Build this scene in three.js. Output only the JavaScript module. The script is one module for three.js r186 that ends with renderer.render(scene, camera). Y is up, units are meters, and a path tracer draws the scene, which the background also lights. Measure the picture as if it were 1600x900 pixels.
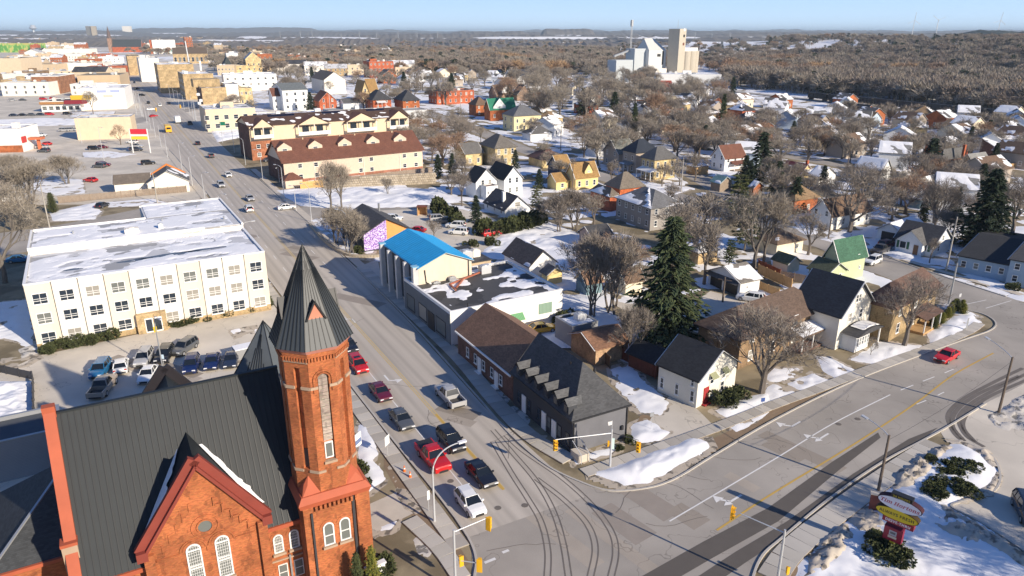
import * as THREE from 'three';
import { mergeGeometries, mergeVertices } from 'three/addons/utils/BufferGeometryUtils.js';

// ---------------------------------------------------------------- camera, sky, sun, exposure
const scene = new THREE.Scene();
const FOC = 1130, CAMH = 43, PITCH = Math.atan(400 / FOC), SP = Math.sin(PITCH), CP = Math.cos(PITCH);
const camera = new THREE.PerspectiveCamera(2 * Math.atan(450 / FOC) * 180 / Math.PI, 16 / 9, 0.5, 60000);
camera.position.set(0, CAMH, 0); camera.rotation.x = -PITCH;
const renderer = new THREE.WebGLRenderer({ antialias: true });
renderer.toneMapping = THREE.LinearToneMapping; renderer.toneMappingExposure = 1.26;
renderer.shadowMap.enabled = true;
const SUNEL = 27 * Math.PI / 180, SUNAZ = 117 * Math.PI / 180;         // bearing clockwise from straight ahead
const sunDir = new THREE.Vector3(Math.sin(SUNAZ) * Math.cos(SUNEL), Math.sin(SUNEL), -Math.cos(SUNAZ) * Math.cos(SUNEL));
const sun = new THREE.DirectionalLight(new THREE.Color(1, 0.885, 0.73), 5);
sun.position.copy(sunDir).multiplyScalar(600); sun.target.position.set(0, 0, -150); sun.castShadow = true;
sun.shadow.mapSize.set(4096, 4096); Object.assign(sun.shadow.camera, { left: -500, right: 500, top: 400, bottom: -300, near: 10, far: 2000 });
scene.add(sun, sun.target);
{ // clear winter sky: pale at the horizon, deeper blue overhead, a broad brightening towards the sun
  const W = 512, Hh = 256, d = new Float32Array(W * Hh * 4);
  const lerp = (a, b, t) => a + (b - a) * t;
  for (let j = 0; j < Hh; j++) for (let i = 0; i < W; i++) {
    const el = (0.5 - (Hh - 1 - j + 0.5) / Hh) * Math.PI, phi = (i + 0.5) / W * 2 * Math.PI;   // row 0 is the bottom
    const s = Math.max(0, Math.sin(el)), t = 1 - Math.pow(1 - s, 4.6), t2 = Math.min(1, s * 22);
    let c = [lerp(0.50, 0.035, t), lerp(0.73, 0.10, t), lerp(0.97, 0.30, t)];
    c = c.map((v, k) => lerp([0.62, 0.76, 0.92][k], v, Math.sqrt(t2)));
    const dx = Math.cos(el) * Math.cos(phi), dz = Math.cos(el) * Math.sin(phi), dot = -(dx * sunDir.x + dz * sunDir.z) + Math.sin(el) * sunDir.y;
    const g = 0.10 * Math.pow(Math.max(0, dot), 6);
    const o = (j * W + i) * 4; d[o] = c[0] + g; d[o + 1] = c[1] + g; d[o + 2] = c[2] + g * 0.9; d[o + 3] = 1;
  }
  const sky = new THREE.DataTexture(d, W, Hh, THREE.RGBAFormat, THREE.FloatType);
  sky.mapping = THREE.EquirectangularReflectionMapping; sky.magFilter = sky.minFilter = THREE.LinearFilter; sky.needsUpdate = true;
  scene.background = sky; scene.environment = sky; scene.environmentIntensity = 1; scene.backgroundIntensity = 1;
}
scene.fog = new THREE.FogExp2(new THREE.Color(0.66, 0.84, 1.0), 0.00007);

// ---------------------------------------------------------------- survey helpers
const rad = a => a * Math.PI / 180;
// ground position (metres) of a surveyed point, at height h
function G(px, py, h = 0) { const u = (px - 800) / FOC, v = (py - 450) / FOC, t = (CAMH - h) / (SP + v * CP); return [u * t, -(CP - v * SP) * t]; }
function hTop(x, z, py) { const k = (450 - py) / FOC; return CAMH + (-z) * (k * CP - SP) / (CP + k * SP); }  // height where the vertical at x,z reaches that sight line
function along(x0, z0, b, px, h = 0) { const u = (px - 800) / FOC, sx = Math.sin(rad(b)), sz = -Math.cos(rad(b)); return (u * (-z0 * CP + (CAMH - h) * SP) - x0) / (sx + u * sz * CP); }
const RO = G(532, 482), RB = -28.7;                                     // main street axis: origin and bearing
const rf = [Math.sin(rad(RB)), -Math.cos(rad(RB))], rr = [Math.cos(rad(RB)), Math.sin(rad(RB))];
const RS = (s, t) => [RO[0] + rf[0] * s + rr[0] * t, RO[1] + rf[1] * s + rr[1] * t];
function rng(seed) { let a = seed >>> 0; return () => { a |= 0; a = a + 0x6D2B79F5 | 0; let t = Math.imul(a ^ a >>> 15, 1 | a); t = t + Math.imul(t ^ t >>> 7, 61 | t) ^ t; return ((t ^ t >>> 14) >>> 0) / 4294967296; }; }
function hash(x, y, s = 0) { let h = Math.imul(x | 0, 374761393) + Math.imul(y | 0, 668265263) + Math.imul(s | 0, 1274126177); h = Math.imul(h ^ h >>> 13, 1274126177); return ((h ^ h >>> 16) >>> 0) / 4294967296; }
function vn(x, y, per = 0, s = 0) { const xi = Math.floor(x), yi = Math.floor(y), fx = x - xi, fy = y - yi, w = v => per ? ((v % per) + per) % per : v; const sx = fx * fx * (3 - 2 * fx), sy = fy * fy * (3 - 2 * fy);
  const a = hash(w(xi), w(yi), s), b = hash(w(xi + 1), w(yi), s), c = hash(w(xi), w(yi + 1), s), d = hash(w(xi + 1), w(yi + 1), s); return a + (b - a) * sx + (c - a) * sy + (a - b - c + d) * sx * sy; }
function fbm(x, y, oct = 4, per = 0, s = 0) { let v = 0, a = 0.5, n = 0; for (let i = 0; i < oct; i++) { v += a * vn(x, y, per, s + i); n += a; a *= 0.5; x *= 2; y *= 2; if (per) per *= 2; } return v / n; }
const clamp = (v, a = 0, b = 1) => Math.min(b, Math.max(a, v)), mix = (a, b, t) => a + (b - a) * t, sstep = (a, b, v) => { const t = clamp((v - a) / (b - a)); return t * t * (3 - 2 * t); };

// ---------------------------------------------------------------- names, labels
const used = {};
function numbered(n) { const k = used[n] = (used[n] ?? -1) + 1; return k ? n + '_' + String(k).padStart(3, '0') : n; }
function tag(o, label, category, group, kind) { o.userData = {}; if (label) o.userData.label = label; if (category) o.userData.category = category; if (group) o.userData.group = group; if (kind) o.userData.kind = kind; return o; }
function thing(name, label, category, x = 0, z = 0, ry = 0, group) { const o = new THREE.Group(); o.name = numbered(name); o.position.set(x, 0, z); o.rotation.y = ry; scene.add(o); return tag(o, label, category, group); }
function copyOf(src, label, x, z, ry, name, y) { const c = src.clone(); c.name = numbered(name || src.name.replace(/_\d{3}$/, '')); c.userData = { ...src.userData }; if (label) c.userData.label = label; if (x !== undefined) c.position.set(x, y ?? src.position.y, z); if (ry !== undefined) c.rotation.y = ry; scene.add(c); return c; }
const stuff = o => { o.userData.kind = 'stuff'; return o; };

// ---------------------------------------------------------------- mesh builder (metre uv, flat faces)
const V = (x, y, z) => new THREE.Vector3(x, y, z);
class MB {
  constructor() { this.p = []; this.n = []; this.u = []; this.m = null; }
  tri(a, b, c, ua, ub, uc) {
    if (this.m) { a = a.clone().applyMatrix4(this.m); b = b.clone().applyMatrix4(this.m); c = c.clone().applyMatrix4(this.m); }
    const ex = b.x - a.x, ey = b.y - a.y, ez = b.z - a.z, fx = c.x - a.x, fy = c.y - a.y, fz = c.z - a.z;
    let nx = ey * fz - ez * fy, ny = ez * fx - ex * fz, nz = ex * fy - ey * fx; const l = Math.hypot(nx, ny, nz); if (l < 1e-9) return; nx /= l; ny /= l; nz /= l;
    this.p.push(a.x, a.y, a.z, b.x, b.y, b.z, c.x, c.y, c.z); for (let i = 0; i < 3; i++) this.n.push(nx, ny, nz);
    if (ua) { this.u.push(ua[0], ua[1], ub[0], ub[1], uc[0], uc[1]); return; }
    if (Math.abs(ny) > 0.995) { for (const q of [a, b, c]) this.u.push(q.x, q.z); return; }
    const tl = Math.hypot(nz, nx), tx = nz / tl, tz = -nx / tl, bx = ny * tz, by = nz * tx - nx * tz, bz = -ny * tx;
    for (const q of [a, b, c]) this.u.push(q.x * tx + q.z * tz, q.x * bx + q.y * by + q.z * bz);
  }
  quad(a, b, c, d, uv) { if (uv) { this.tri(a, b, c, uv[0], uv[1], uv[2]); this.tri(a, c, d, uv[0], uv[2], uv[3]); } else { this.tri(a, b, c); this.tri(a, c, d); } return this; }
  fan(pts) { for (let i = 1; i < pts.length - 1; i++) this.tri(pts[0], pts[i], pts[i + 1]); return this; }
  box(x, y, z, w, h, d, ry = 0) { // x,z centre, y bottom
    const c = Math.cos(ry), s = Math.sin(ry), P = (i, j, k) => V(x + i * w / 2 * c + k * d / 2 * s, y + (j ? h : 0), z - i * w / 2 * s + k * d / 2 * c);
    const [a, b, e, f, g, i2, j, k] = [P(-1, 0, 1), P(1, 0, 1), P(1, 1, 1), P(-1, 1, 1), P(-1, 0, -1), P(1, 0, -1), P(1, 1, -1), P(-1, 1, -1)];
    this.quad(a, b, e, f); this.quad(i2, g, k, j); this.quad(g, a, f, k); this.quad(b, i2, j, e); this.quad(f, e, j, k); this.quad(g, i2, b, a); return this;
  }
  frustum(x, y, z, w, h, d, w2, d2, ox = 0, oz = 0) { // tapered box
    const B = [[-1, 1], [1, 1], [1, -1], [-1, -1]], lo = B.map(([i, k]) => V(x + i * w / 2, y, z + k * d / 2)), hi = B.map(([i, k]) => V(x + ox + i * w2 / 2, y + h, z + oz + k * d2 / 2));
    for (let i = 0; i < 4; i++) this.quad(lo[i], lo[(i + 1) % 4], hi[(i + 1) % 4], hi[i]); this.fan(hi); this.fan(lo.slice().reverse()); return this;
  }
  cyl(x, y, z, r0, r1, h, seg = 8, cap = true) {
    const lo = [], hi = []; for (let i = 0; i < seg; i++) { const a = i / seg * 2 * Math.PI; lo.push(V(x + Math.cos(a) * r0, y, z - Math.sin(a) * r0)); hi.push(V(x + Math.cos(a) * r1, y + h, z - Math.sin(a) * r1)); }
    for (let i = 0; i < seg; i++) this.quad(lo[i], lo[(i + 1) % seg], hi[(i + 1) % seg], hi[i]); if (cap) { if (r1 > 0.001) this.fan(hi); this.fan(lo.slice().reverse()); } return this;
  }
  bar(a, b, w, h = w, up = V(0, 1, 0)) { // box beam between two points
    const d = b.clone().sub(a).normalize(); let r = d.clone().cross(up); if (r.length() < 1e-3) r = V(1, 0, 0).cross(d); r.normalize(); const q = r.clone().cross(d);
    const c = (p, i, j) => p.clone().addScaledVector(r, i * w / 2).addScaledVector(q, j * h / 2), K = [[-1, -1], [1, -1], [1, 1], [-1, 1]];
    const A = K.map(k => c(a, ...k)), B = K.map(k => c(b, ...k)); for (let i = 0; i < 4; i++) this.quad(A[i], A[(i + 1) % 4], B[(i + 1) % 4], B[i]); this.fan(A.slice().reverse()); this.fan(B); return this;
  }
  tube(pts, r0, r1 = r0, seg = 6) { // round-ish limb along points
    let prev; const N = pts.length;
    for (let k = 0; k < N; k++) { const d = (k < N - 1 ? pts[k + 1].clone().sub(pts[k]) : pts[k].clone().sub(pts[k - 1])).normalize(); let a = Math.abs(d.y) > 0.9 ? V(1, 0, 0) : V(0, 1, 0); const u = a.clone().cross(d).normalize(), w = d.clone().cross(u); const r = mix(r0, r1, k / (N - 1)), ring = [];
      for (let i = 0; i < seg; i++) { const t = i / seg * 2 * Math.PI; ring.push(pts[k].clone().addScaledVector(u, Math.cos(t) * r).addScaledVector(w, Math.sin(t) * r)); }
      if (prev) for (let i = 0; i < seg; i++) this.quad(prev[i], prev[(i + 1) % seg], ring[(i + 1) % seg], ring[i]); prev = ring; } return this;
  }
  prism(poly, y0, y1, bottom = false) { // poly [[x,z]...] concave allowed
    let ar = 0; for (let i = 0; i < poly.length; i++) { const a = poly[i], b = poly[(i + 1) % poly.length]; ar += a[0] * b[1] - b[0] * a[1]; } if (ar > 0) poly = poly.slice().reverse();
    const c = poly.map(q => new THREE.Vector2(q[0], q[1])); const t = THREE.ShapeUtils.triangulateShape(c, []);
    for (const f of t) { const [a, b, d] = f.map(i => V(poly[i][0], y1, poly[i][1])); const cr = (b.z - a.z) * (d.x - a.x) - (b.x - a.x) * (d.z - a.z); cr > 0 ? this.tri(a, b, d) : this.tri(a, d, b); }
    if (y1 > y0) for (let i = 0; i < poly.length; i++) { const a = poly[i], b = poly[(i + 1) % poly.length]; this.quad(V(a[0], y0, a[1]), V(b[0], y0, b[1]), V(b[0], y1, b[1]), V(a[0], y1, a[1])); } return this;
  }
  wallPoly(pts, z, dz) { // polygon in x,y extruded along z from z-dz to z
    const c = pts.map(q => new THREE.Vector2(q[0], q[1])), t = THREE.ShapeUtils.triangulateShape(c, []);
    for (const f of t) { const q = f.map(i => V(pts[i][0], pts[i][1], z)); this.tri(...q); if (dz) { const k = f.map(i => V(pts[i][0], pts[i][1], z - dz)); this.tri(k[0], k[2], k[1]); } }
    if (dz) for (let i = 0; i < pts.length; i++) { const a = pts[i], b = pts[(i + 1) % pts.length]; this.quad(V(a[0], a[1], z - dz), V(b[0], b[1], z - dz), V(b[0], b[1], z), V(a[0], a[1], z)); } return this;
  }
  geo() { const g = new THREE.BufferGeometry(); g.setAttribute('position', new THREE.Float32BufferAttribute(this.p, 3)); g.setAttribute('normal', new THREE.Float32BufferAttribute(this.n, 3)); g.setAttribute('uv', new THREE.Float32BufferAttribute(this.u, 2)); return g; }
  mesh(name, mat, parent, label) { const o = new THREE.Mesh(this.geo(), mat); o.name = parent ? name : numbered(name); o.castShadow = o.receiveShadow = true; (parent || scene).add(o); if (label) o.userData.label = label; return o; }
}
function meshOf(geo, name, mat, parent) { const o = new THREE.Mesh(geo, mat); o.name = parent ? name : numbered(name); o.castShadow = o.receiveShadow = true; (parent || scene).add(o); return o; }

// ---------------------------------------------------------------- textures and materials
function dtex(n, tile, fn) { const d = new Uint8Array(n * n * 4); for (let y = 0; y < n; y++) for (let x = 0; x < n; x++) { let c = fn(x / n, y / n, x, y); if (!c.length) c = [c, c, c]; const o = (y * n + x) * 4; d[o] = clamp(c[0]) * 255; d[o + 1] = clamp(c[1]) * 255; d[o + 2] = clamp(c[2]) * 255; d[o + 3] = 255; }
  const t = new THREE.DataTexture(d, n, n); t.wrapS = t.wrapT = THREE.RepeatWrapping; t.magFilter = THREE.LinearFilter; t.minFilter = THREE.LinearMipmapLinearFilter; t.generateMipmaps = true; t.repeat.set(1 / tile, 1 / tile); t.needsUpdate = true; return t; }
const ctex = (w, h, draw) => { const c = document.createElement('canvas'); c.width = w; c.height = h; const g = c.getContext('2d'); draw(g, w, h); const t = new THREE.CanvasTexture(c); t.colorSpace = THREE.SRGBColorSpace; return t; };
const TX = {
  brick: dtex(1024, 8, (u, v) => { const row = Math.floor(v * 108), o = row % 2 * 0.5, col = Math.floor(u * 38 + o), fu = (u * 38 + o) % 1, fv = v * 108 % 1, k = hash(col % 38, row, 5), bl = fbm(u * 5, v * 5, 4, 5, 9), st = fbm(u * 16, v * 9, 3, 0, 21); const m = fu < 0.06 || fv < 0.14; let b = (0.62 + k * 0.32) * (0.58 + bl * 0.76) * (st > 0.64 ? 0.74 : 1); return m ? [b * 0.9, b * 0.98, b * 1.02] : [b * (0.97 + 0.1 * hash(col, row, 7)), b * (0.92 + 0.16 * hash(col, row, 8)), b * 0.95]; }),
  shingle: dtex(512, 6, (u, v) => { const row = Math.floor(v * 42), o = hash(row, 3) , col = Math.floor((u + o) % 1 * 20), k = hash(col, row, 1), f = v * 42 % 1; return (0.62 + k * 0.3) * (f < 0.16 ? 0.75 : 1) * (0.8 + 0.35 * fbm(u * 4, v * 4, 3, 4, 2)); }),
  siding: dtex(512, 4, (u, v) => { const f = v * 24 % 1; return (f < 0.14 ? 0.72 : 0.93 + 0.05 * f) * (0.93 + 0.1 * fbm(u * 6, v * 6, 3, 6, 4)); }),
  blotch: dtex(512, 9, (u, v) => 0.72 + 0.28 * fbm(u * 8, v * 8, 5, 8, 3) + 0.04 * (hash(u * 512, v * 512, 8) - 0.5)),
  stucco: dtex(512, 7, (u, v) => 0.86 + 0.14 * fbm(u * 7, v * 7, 5, 7, 13) - (fbm(u * 24, v * 3, 3, 0, 31) > 0.68 ? 0.04 : 0)),
  grain: dtex(512, 5, (u, v, x, y) => 0.78 + 0.12 * hash(x, y, 2) + 0.16 * (fbm(u * 6, v * 6, 4, 6, 6) - 0.3)),
  asphalt: dtex(1024, 28, (u, v, x, y) => { const cr = Math.abs(fbm(u * 9, v * 9, 4, 9, 44) - 0.5), pt = fbm(u * 5, v * 5, 5, 5, 16); const b = 0.66 + 0.42 * (pt - 0.3) + 0.07 * (hash(x, y, 2) - 0.5) - (cr < 0.006 ? 0.2 : 0); return [b * 1.0, b * 0.985, b * 0.955]; }),
  road: dtex(1024, 1, (u, v, x, y) => { // u: 20 m across, v: 60 m along; tyre paths of each lane worn darker, salt between
    const t = u * 20 - 10, w = fbm(u * 3, v * 4, 3, 0, 5); const lane = ((t + 7.2) / 3.35) % 1, path = Math.exp(-Math.pow((lane - 0.28) / 0.11, 2)) + Math.exp(-Math.pow((lane - 0.74) / 0.11, 2)), oil = Math.exp(-Math.pow((lane - 0.5) / 0.07, 2));
    const b = 0.80 - 0.13 * path - 0.06 * oil + 0.16 * (fbm(u * 30, v * 3, 3, 0, 11) - 0.5) + 0.12 * (w - 0.5) + 0.05 * (hash(x, y, 3) - 0.5); return [b, b * 0.975, b * 0.935]; }),
  snow: dtex(512, 11, (u, v, x, y) => { const b = 0.88 + 0.12 * fbm(u * 7, v * 7, 5, 7, 8) - (hash(x >> 1, y >> 1, 4) > 0.985 ? 0.1 : 0); return [b, b * 0.995, b * 0.985]; }),
  dirty: dtex(512, 6, (u, v, x, y) => { const n = fbm(u * 10, v * 10, 5, 10, 18), k = hash(x, y, 2), b = n > 0.5 ? 0.85 : mix(0.3, 0.85, sstep(0.28, 0.5, n)); return [b, b * 0.95, b * 0.87].map(q => q * (0.85 + 0.15 * k)); }),
  grass: dtex(1024, 26, (u, v, x, y) => { const a = fbm(u * 9, v * 9, 5, 9, 1), b = fbm(u * 22, v * 22, 4, 22, 7), k = 0.75 + 0.5 * hash(x, y, 9) * b; const t = sstep(0.35, 0.65, a); return [mix(0.27, 0.44, t) * k, mix(0.215, 0.355, t) * k, mix(0.13, 0.225, t) * k].map(q => q * 1.0); }),
  membrane: dtex(512, 14, (u, v) => { const a = fbm(u * 5, v * 5, 5, 5, 61); return a > 0.56 ? 0.55 : 0.75 + 0.3 * a; }),
  bark: dtex(256, 2, (u, v) => 0.6 + 0.4 * fbm(u * 16, v * 3, 4, 0, 71)),
  purple: dtex(512, 3.2, (u, v, x, y) => { const k = hash(Math.floor(u * 26), Math.floor(v * 26), 1), a = fbm(u * 26, v * 26, 2, 26, 12); return a > 0.56 ? [0.75, 0.68, 0.82] : k > 0.75 ? [0.16, 0.07, 0.32] : [0.30, 0.16, 0.52]; }),
  mural: dtex(256, 30, (u, v) => { const a = fbm(u * 6, v * 5, 3, 0, 15); return a > 0.55 ? [0.10, 0.30, 0.06] : a > 0.42 ? [0.28, 0.46, 0.12] : [0.5, 0.45, 0.14]; }),
  corr: dtex(256, 2, (u, v) => 0.8 + 0.16 * Math.sin(u * 2 * Math.PI * 8)),
  logs: dtex(256, 3, (u, v) => { const r = Math.floor(v * 9), f = v * 9 % 1; return (f < 0.14 ? 0.45 : 0.8 + 0.2 * hash(r, Math.floor(u * 6 + r * 0.37), 3)); }),
};
TX.road.repeat.set(1 / 20, 1 / 60);
const mcache = {};
function mat(r, g, b, o = {}) { const k = [r, g, b, JSON.stringify({ ...o, map: o.map?.uuid, bumpMap: o.bumpMap?.uuid })].join(); if (mcache[k]) return mcache[k]; const m = new (o.clearcoat || o.transmission ? THREE.MeshPhysicalMaterial : THREE.MeshStandardMaterial)({ roughness: 0.9, metalness: 0, side: THREE.DoubleSide, ...o }); m.color.setRGB(r, g, b); return mcache[k] = m; }
const bump = (t, s) => ({ map: t, bumpMap: t, bumpScale: s });
const MT = {
  orange: mat(0.53, 0.165, 0.06, bump(TX.brick, 0.02)), redbrick: mat(0.58, 0.15, 0.065, bump(TX.brick, 0.012)), brownbrick: mat(0.34, 0.225, 0.13, bump(TX.brick, 0.012)), tanbrick: mat(0.62, 0.45, 0.25, bump(TX.brick, 0.012)), yellowbrick: mat(0.80, 0.62, 0.33, bump(TX.brick, 0.012)), darkbrick: mat(0.20, 0.10, 0.075, bump(TX.brick, 0.012)),
  coping: mat(0.50, 0.115, 0.05, { map: TX.blotch, roughness: 0.7 }), copingRed: mat(0.27, 0.05, 0.032, { map: TX.blotch, roughness: 0.7 }), stone: mat(0.5, 0.36, 0.25, bump(TX.blotch, 0.02)),
  cream: mat(0.87, 0.815, 0.725, bump(TX.stucco, 0.004)), beige: mat(0.74, 0.60, 0.42, bump(TX.stucco, 0.004)), tan: mat(0.60, 0.46, 0.30, bump(TX.stucco, 0.004)), white: mat(0.90, 0.89, 0.86, bump(TX.stucco, 0.004)), pinkbeige: mat(0.72, 0.58, 0.45, bump(TX.siding, 0.006)),
  whiteS: mat(0.88, 0.88, 0.86, bump(TX.siding, 0.01)), creamS: mat(0.82, 0.73, 0.55, bump(TX.siding, 0.01)), greyS: mat(0.30, 0.31, 0.33, bump(TX.siding, 0.01)), blueS: mat(0.36, 0.47, 0.58, bump(TX.siding, 0.01)), greenS: mat(0.55, 0.61, 0.38, bump(TX.siding, 0.01)), yellowS: mat(0.85, 0.66, 0.30, bump(TX.siding, 0.01)), lightblueS: mat(0.55, 0.66, 0.78, bump(TX.siding, 0.01)), tealS: mat(0.20, 0.30, 0.34, bump(TX.siding, 0.01)), taupeS: mat(0.45, 0.38, 0.31, bump(TX.siding, 0.01)),
  darkS: mat(0.055, 0.058, 0.066, bump(TX.siding, 0.008)), greyWall: mat(0.17, 0.17, 0.185, bump(TX.blotch, 0.01)),
  shGrey: mat(0.155, 0.15, 0.145, bump(TX.shingle, 0.015)), shDark: mat(0.075, 0.075, 0.08, bump(TX.shingle, 0.015)), shBrown: mat(0.22, 0.14, 0.09, bump(TX.shingle, 0.015)), shRed: mat(0.23, 0.095, 0.06, bump(TX.shingle, 0.015)), shTan: mat(0.36, 0.24, 0.13, bump(TX.shingle, 0.015)), shBlack: mat(0.035, 0.037, 0.042, bump(TX.shingle, 0.012)), shGreen: mat(0.07, 0.18, 0.11, bump(TX.shingle, 0.012)), shLight: mat(0.33, 0.32, 0.30, bump(TX.shingle, 0.012)), green: mat(0.01, 0.20, 0.11, { map: TX.blotch, roughness: 0.5 }), shOchre: mat(0.45, 0.27, 0.10, bump(TX.shingle, 0.012)), shRedMetal: mat(0.22, 0.035, 0.035, { map: TX.blotch, roughness: 0.6 }),
  metalRoof: mat(0.018, 0.023, 0.026, { map: TX.blotch, roughness: 0.62, metalness: 0 }), seam: mat(0.012, 0.014, 0.016, { roughness: 0.5, metalness: 0.1 }), blueRoof: mat(0.015, 0.36, 0.72, { map: TX.blotch, roughness: 0.6 }), purpleTrim: mat(0.012, 0.009, 0.014, { roughness: 0.6 }),
  glass: mat(0.03, 0.04, 0.055, { roughness: 0.08 }), glassL: mat(0.16, 0.17, 0.16, { roughness: 0.15 }), blind: mat(0.34, 0.32, 0.28, { roughness: 0.4, map: TX.siding }), frame: mat(0.82, 0.81, 0.78, { roughness: 0.5 }), frameD: mat(0.05, 0.05, 0.055, { roughness: 0.5 }), frameT: mat(0.45, 0.36, 0.25, { roughness: 0.7 }),
  snow: mat(0.93, 0.93, 0.94, { ...bump(TX.snow, 0.05), roughness: 0.75 }), slate: mat(0.062, 0.07, 0.076, { map: TX.blotch, roughness: 0.5 }), dirty: mat(0.80, 0.78, 0.75, { ...bump(TX.dirty, 0.08) }), brownSnow: mat(0.72, 0.66, 0.58, { ...bump(TX.dirty, 0.1) }), slush: mat(0.62, 0.56, 0.48, { ...bump(TX.dirty, 0.06) }),
  asphalt: mat(0.52, 0.475, 0.42, bump(TX.asphalt, 0.01)), road: mat(0.64, 0.585, 0.515, bump(TX.road, 0.01)), lot: mat(0.86, 0.785, 0.67, bump(TX.asphalt, 0.01)), wet: mat(0.13, 0.115, 0.10, { map: TX.blotch, roughness: 0.6 }), skid: mat(0.19, 0.165, 0.14, { map: TX.blotch, roughness: 0.8 }), patch: mat(0.13, 0.113, 0.097, { map: TX.grain }), concrete: mat(0.66, 0.585, 0.48, bump(TX.grain, 0.006)), kerb: mat(0.55, 0.51, 0.45, bump(TX.grain, 0.006)), dirt: mat(0.30, 0.21, 0.13, bump(TX.blotch, 0.04)), grass: mat(0.80, 0.80, 0.78, bump(TX.grass, 0.05)), membrane: mat(0.085, 0.082, 0.08, { map: TX.membrane, roughness: 0.7 }), gravel: mat(0.45, 0.42, 0.38, bump(TX.grain, 0.02)),
  whiteRoof: mat(0.66, 0.66, 0.665, { map: TX.membrane }), yel: mat(0.62, 0.40, 0.10, { map: TX.grain }), paint: mat(0.85, 0.83, 0.79, { map: TX.grain }), yelOld: mat(0.66, 0.50, 0.24, { map: TX.grain }),
  steel: mat(0.42, 0.43, 0.44, { roughness: 0.45, metalness: 0.5 }), galv: mat(0.60, 0.61, 0.62, { roughness: 0.45, metalness: 0.3 }), black: mat(0.02, 0.02, 0.022, { roughness: 0.5 }), woodPole: mat(0.19, 0.145, 0.11, { map: TX.bark }), concPole: mat(0.5, 0.46, 0.40, { map: TX.blotch }), sigYellow: mat(0.85, 0.46, 0.02, { roughness: 0.45 }), wood: mat(0.62, 0.38, 0.17, { map: TX.bark }), woodGrey: mat(0.36, 0.28, 0.21, { map: TX.bark }), woodRed: mat(0.24, 0.075, 0.04, { map: TX.bark }),
  bark: mat(0.21, 0.175, 0.145, { map: TX.bark }), twig: mat(0.265, 0.225, 0.185), twigG: mat(0.315, 0.27, 0.215), twigR: mat(0.32, 0.21, 0.14), needle: mat(0.048, 0.070, 0.030, { roughness: 1 }), needleD: mat(0.024, 0.042, 0.022, { roughness: 1 }), needleO: mat(0.095, 0.105, 0.035, { roughness: 1 }), hedge: mat(0.075, 0.085, 0.03, { roughness: 1 }), cedar: mat(0.24, 0.22, 0.04, { roughness: 1 }),
  stoneWall: mat(0.50, 0.42, 0.31, bump(TX.blotch, 0.04)), silo: mat(0.56, 0.50, 0.40, bump(TX.stucco, 0.02)), corr: mat(0.78, 0.78, 0.77, { map: TX.corr }), corrBlue: mat(0.60, 0.64, 0.66, { map: TX.corr }), solar: mat(0.012, 0.016, 0.035, { roughness: 0.15, metalness: 0.2 }),
};
// ================================================================ SETTING: ground, hills, roads, walks, snow cover
const struct = (o, label) => { o.userData.kind = 'structure'; if (label) o.userData.label = label; return o; };
const P = list => list.map(q => q.length === 2 ? G(q[0], q[1]) : RS(q[1], q[2]));           // [px,py] or ['s',along,across]
function hillH(x, z) { // valley side rising to the right beyond the railway, and a gentle knoll on the far left
  const r = sstep(560, 1150, Math.hypot(x - 60, z * 0.9) ) * sstep(330, 760, x + (-z - 900) * 0.12) * sstep(2600, 1500, -z); return 27 * r * (0.8 + 0.4 * fbm(x / 300, z / 300, 2, 0, 77)); }
{ const m = new MB(), R = 30000; m.quad(V(-R, 0, 200), V(R, 0, 200), V(R, 0, -R), V(-R, 0, -R)); struct(m.mesh('ground', MT.grass)); }
{ // hillside sheet
  const g = new THREE.BufferGeometry(), p = [], u = [], ix = [], nx = 70, nz = 60; for (let j = 0; j <= nz; j++) for (let i = 0; i <= nx; i++) { const z = -480 - j * 36, x = 150 + i * 34, h = hillH(x, z); p.push(x, h - 0.25, z); u.push(x, z); }
  for (let j = 0; j < nz; j++) for (let i = 0; i < nx; i++) { const a = j * (nx + 1) + i, b = a + 1, c = a + nx + 1, d = c + 1; ix.push(a, b, c, b, d, c); }
  g.setAttribute('position', new THREE.Float32BufferAttribute(p, 3)); g.setAttribute('uv', new THREE.Float32BufferAttribute(u, 2)); g.setIndex(ix); g.computeVertexNormals(); struct(meshOf(g, 'valley_side', MT.grass)); }
{ const g = new THREE.BufferGeometry(), p = [], u = [], ix = [], f = [], nx = 190, nz = 110; for (let j = 0; j <= nz; j++) for (let i = 0; i <= nx; i++) { const z = -520 - j * 11, x = 190 + i * 9 + j * 2, v = clamp((fbm(x / 42, z / 42, 4, 0, 88) - 0.47) * 4, -0.6, 0.4); f.push(v + (hillH(x, z) > 1 ? 0 : -2)); p.push(x, hillH(x, z) - 0.1 + v, z); u.push(x, z); } for (let j = 0; j < nz; j++) for (let i = 0; i < nx; i++) { const a = j * (nx + 1) + i, b = a + 1, c = a + nx + 1, d = c + 1; if (Math.min(f[a], f[b], f[c], f[d]) > -0.5) ix.push(a, b, c, b, d, c); } g.setAttribute('position', new THREE.Float32BufferAttribute(p, 3)); g.setAttribute('uv', new THREE.Float32BufferAttribute(u, 2)); g.setIndex(ix); g.computeVertexNormals(); meshOf(g, 'snow', MT.snow).userData.kind = 'stuff'; }
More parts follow.
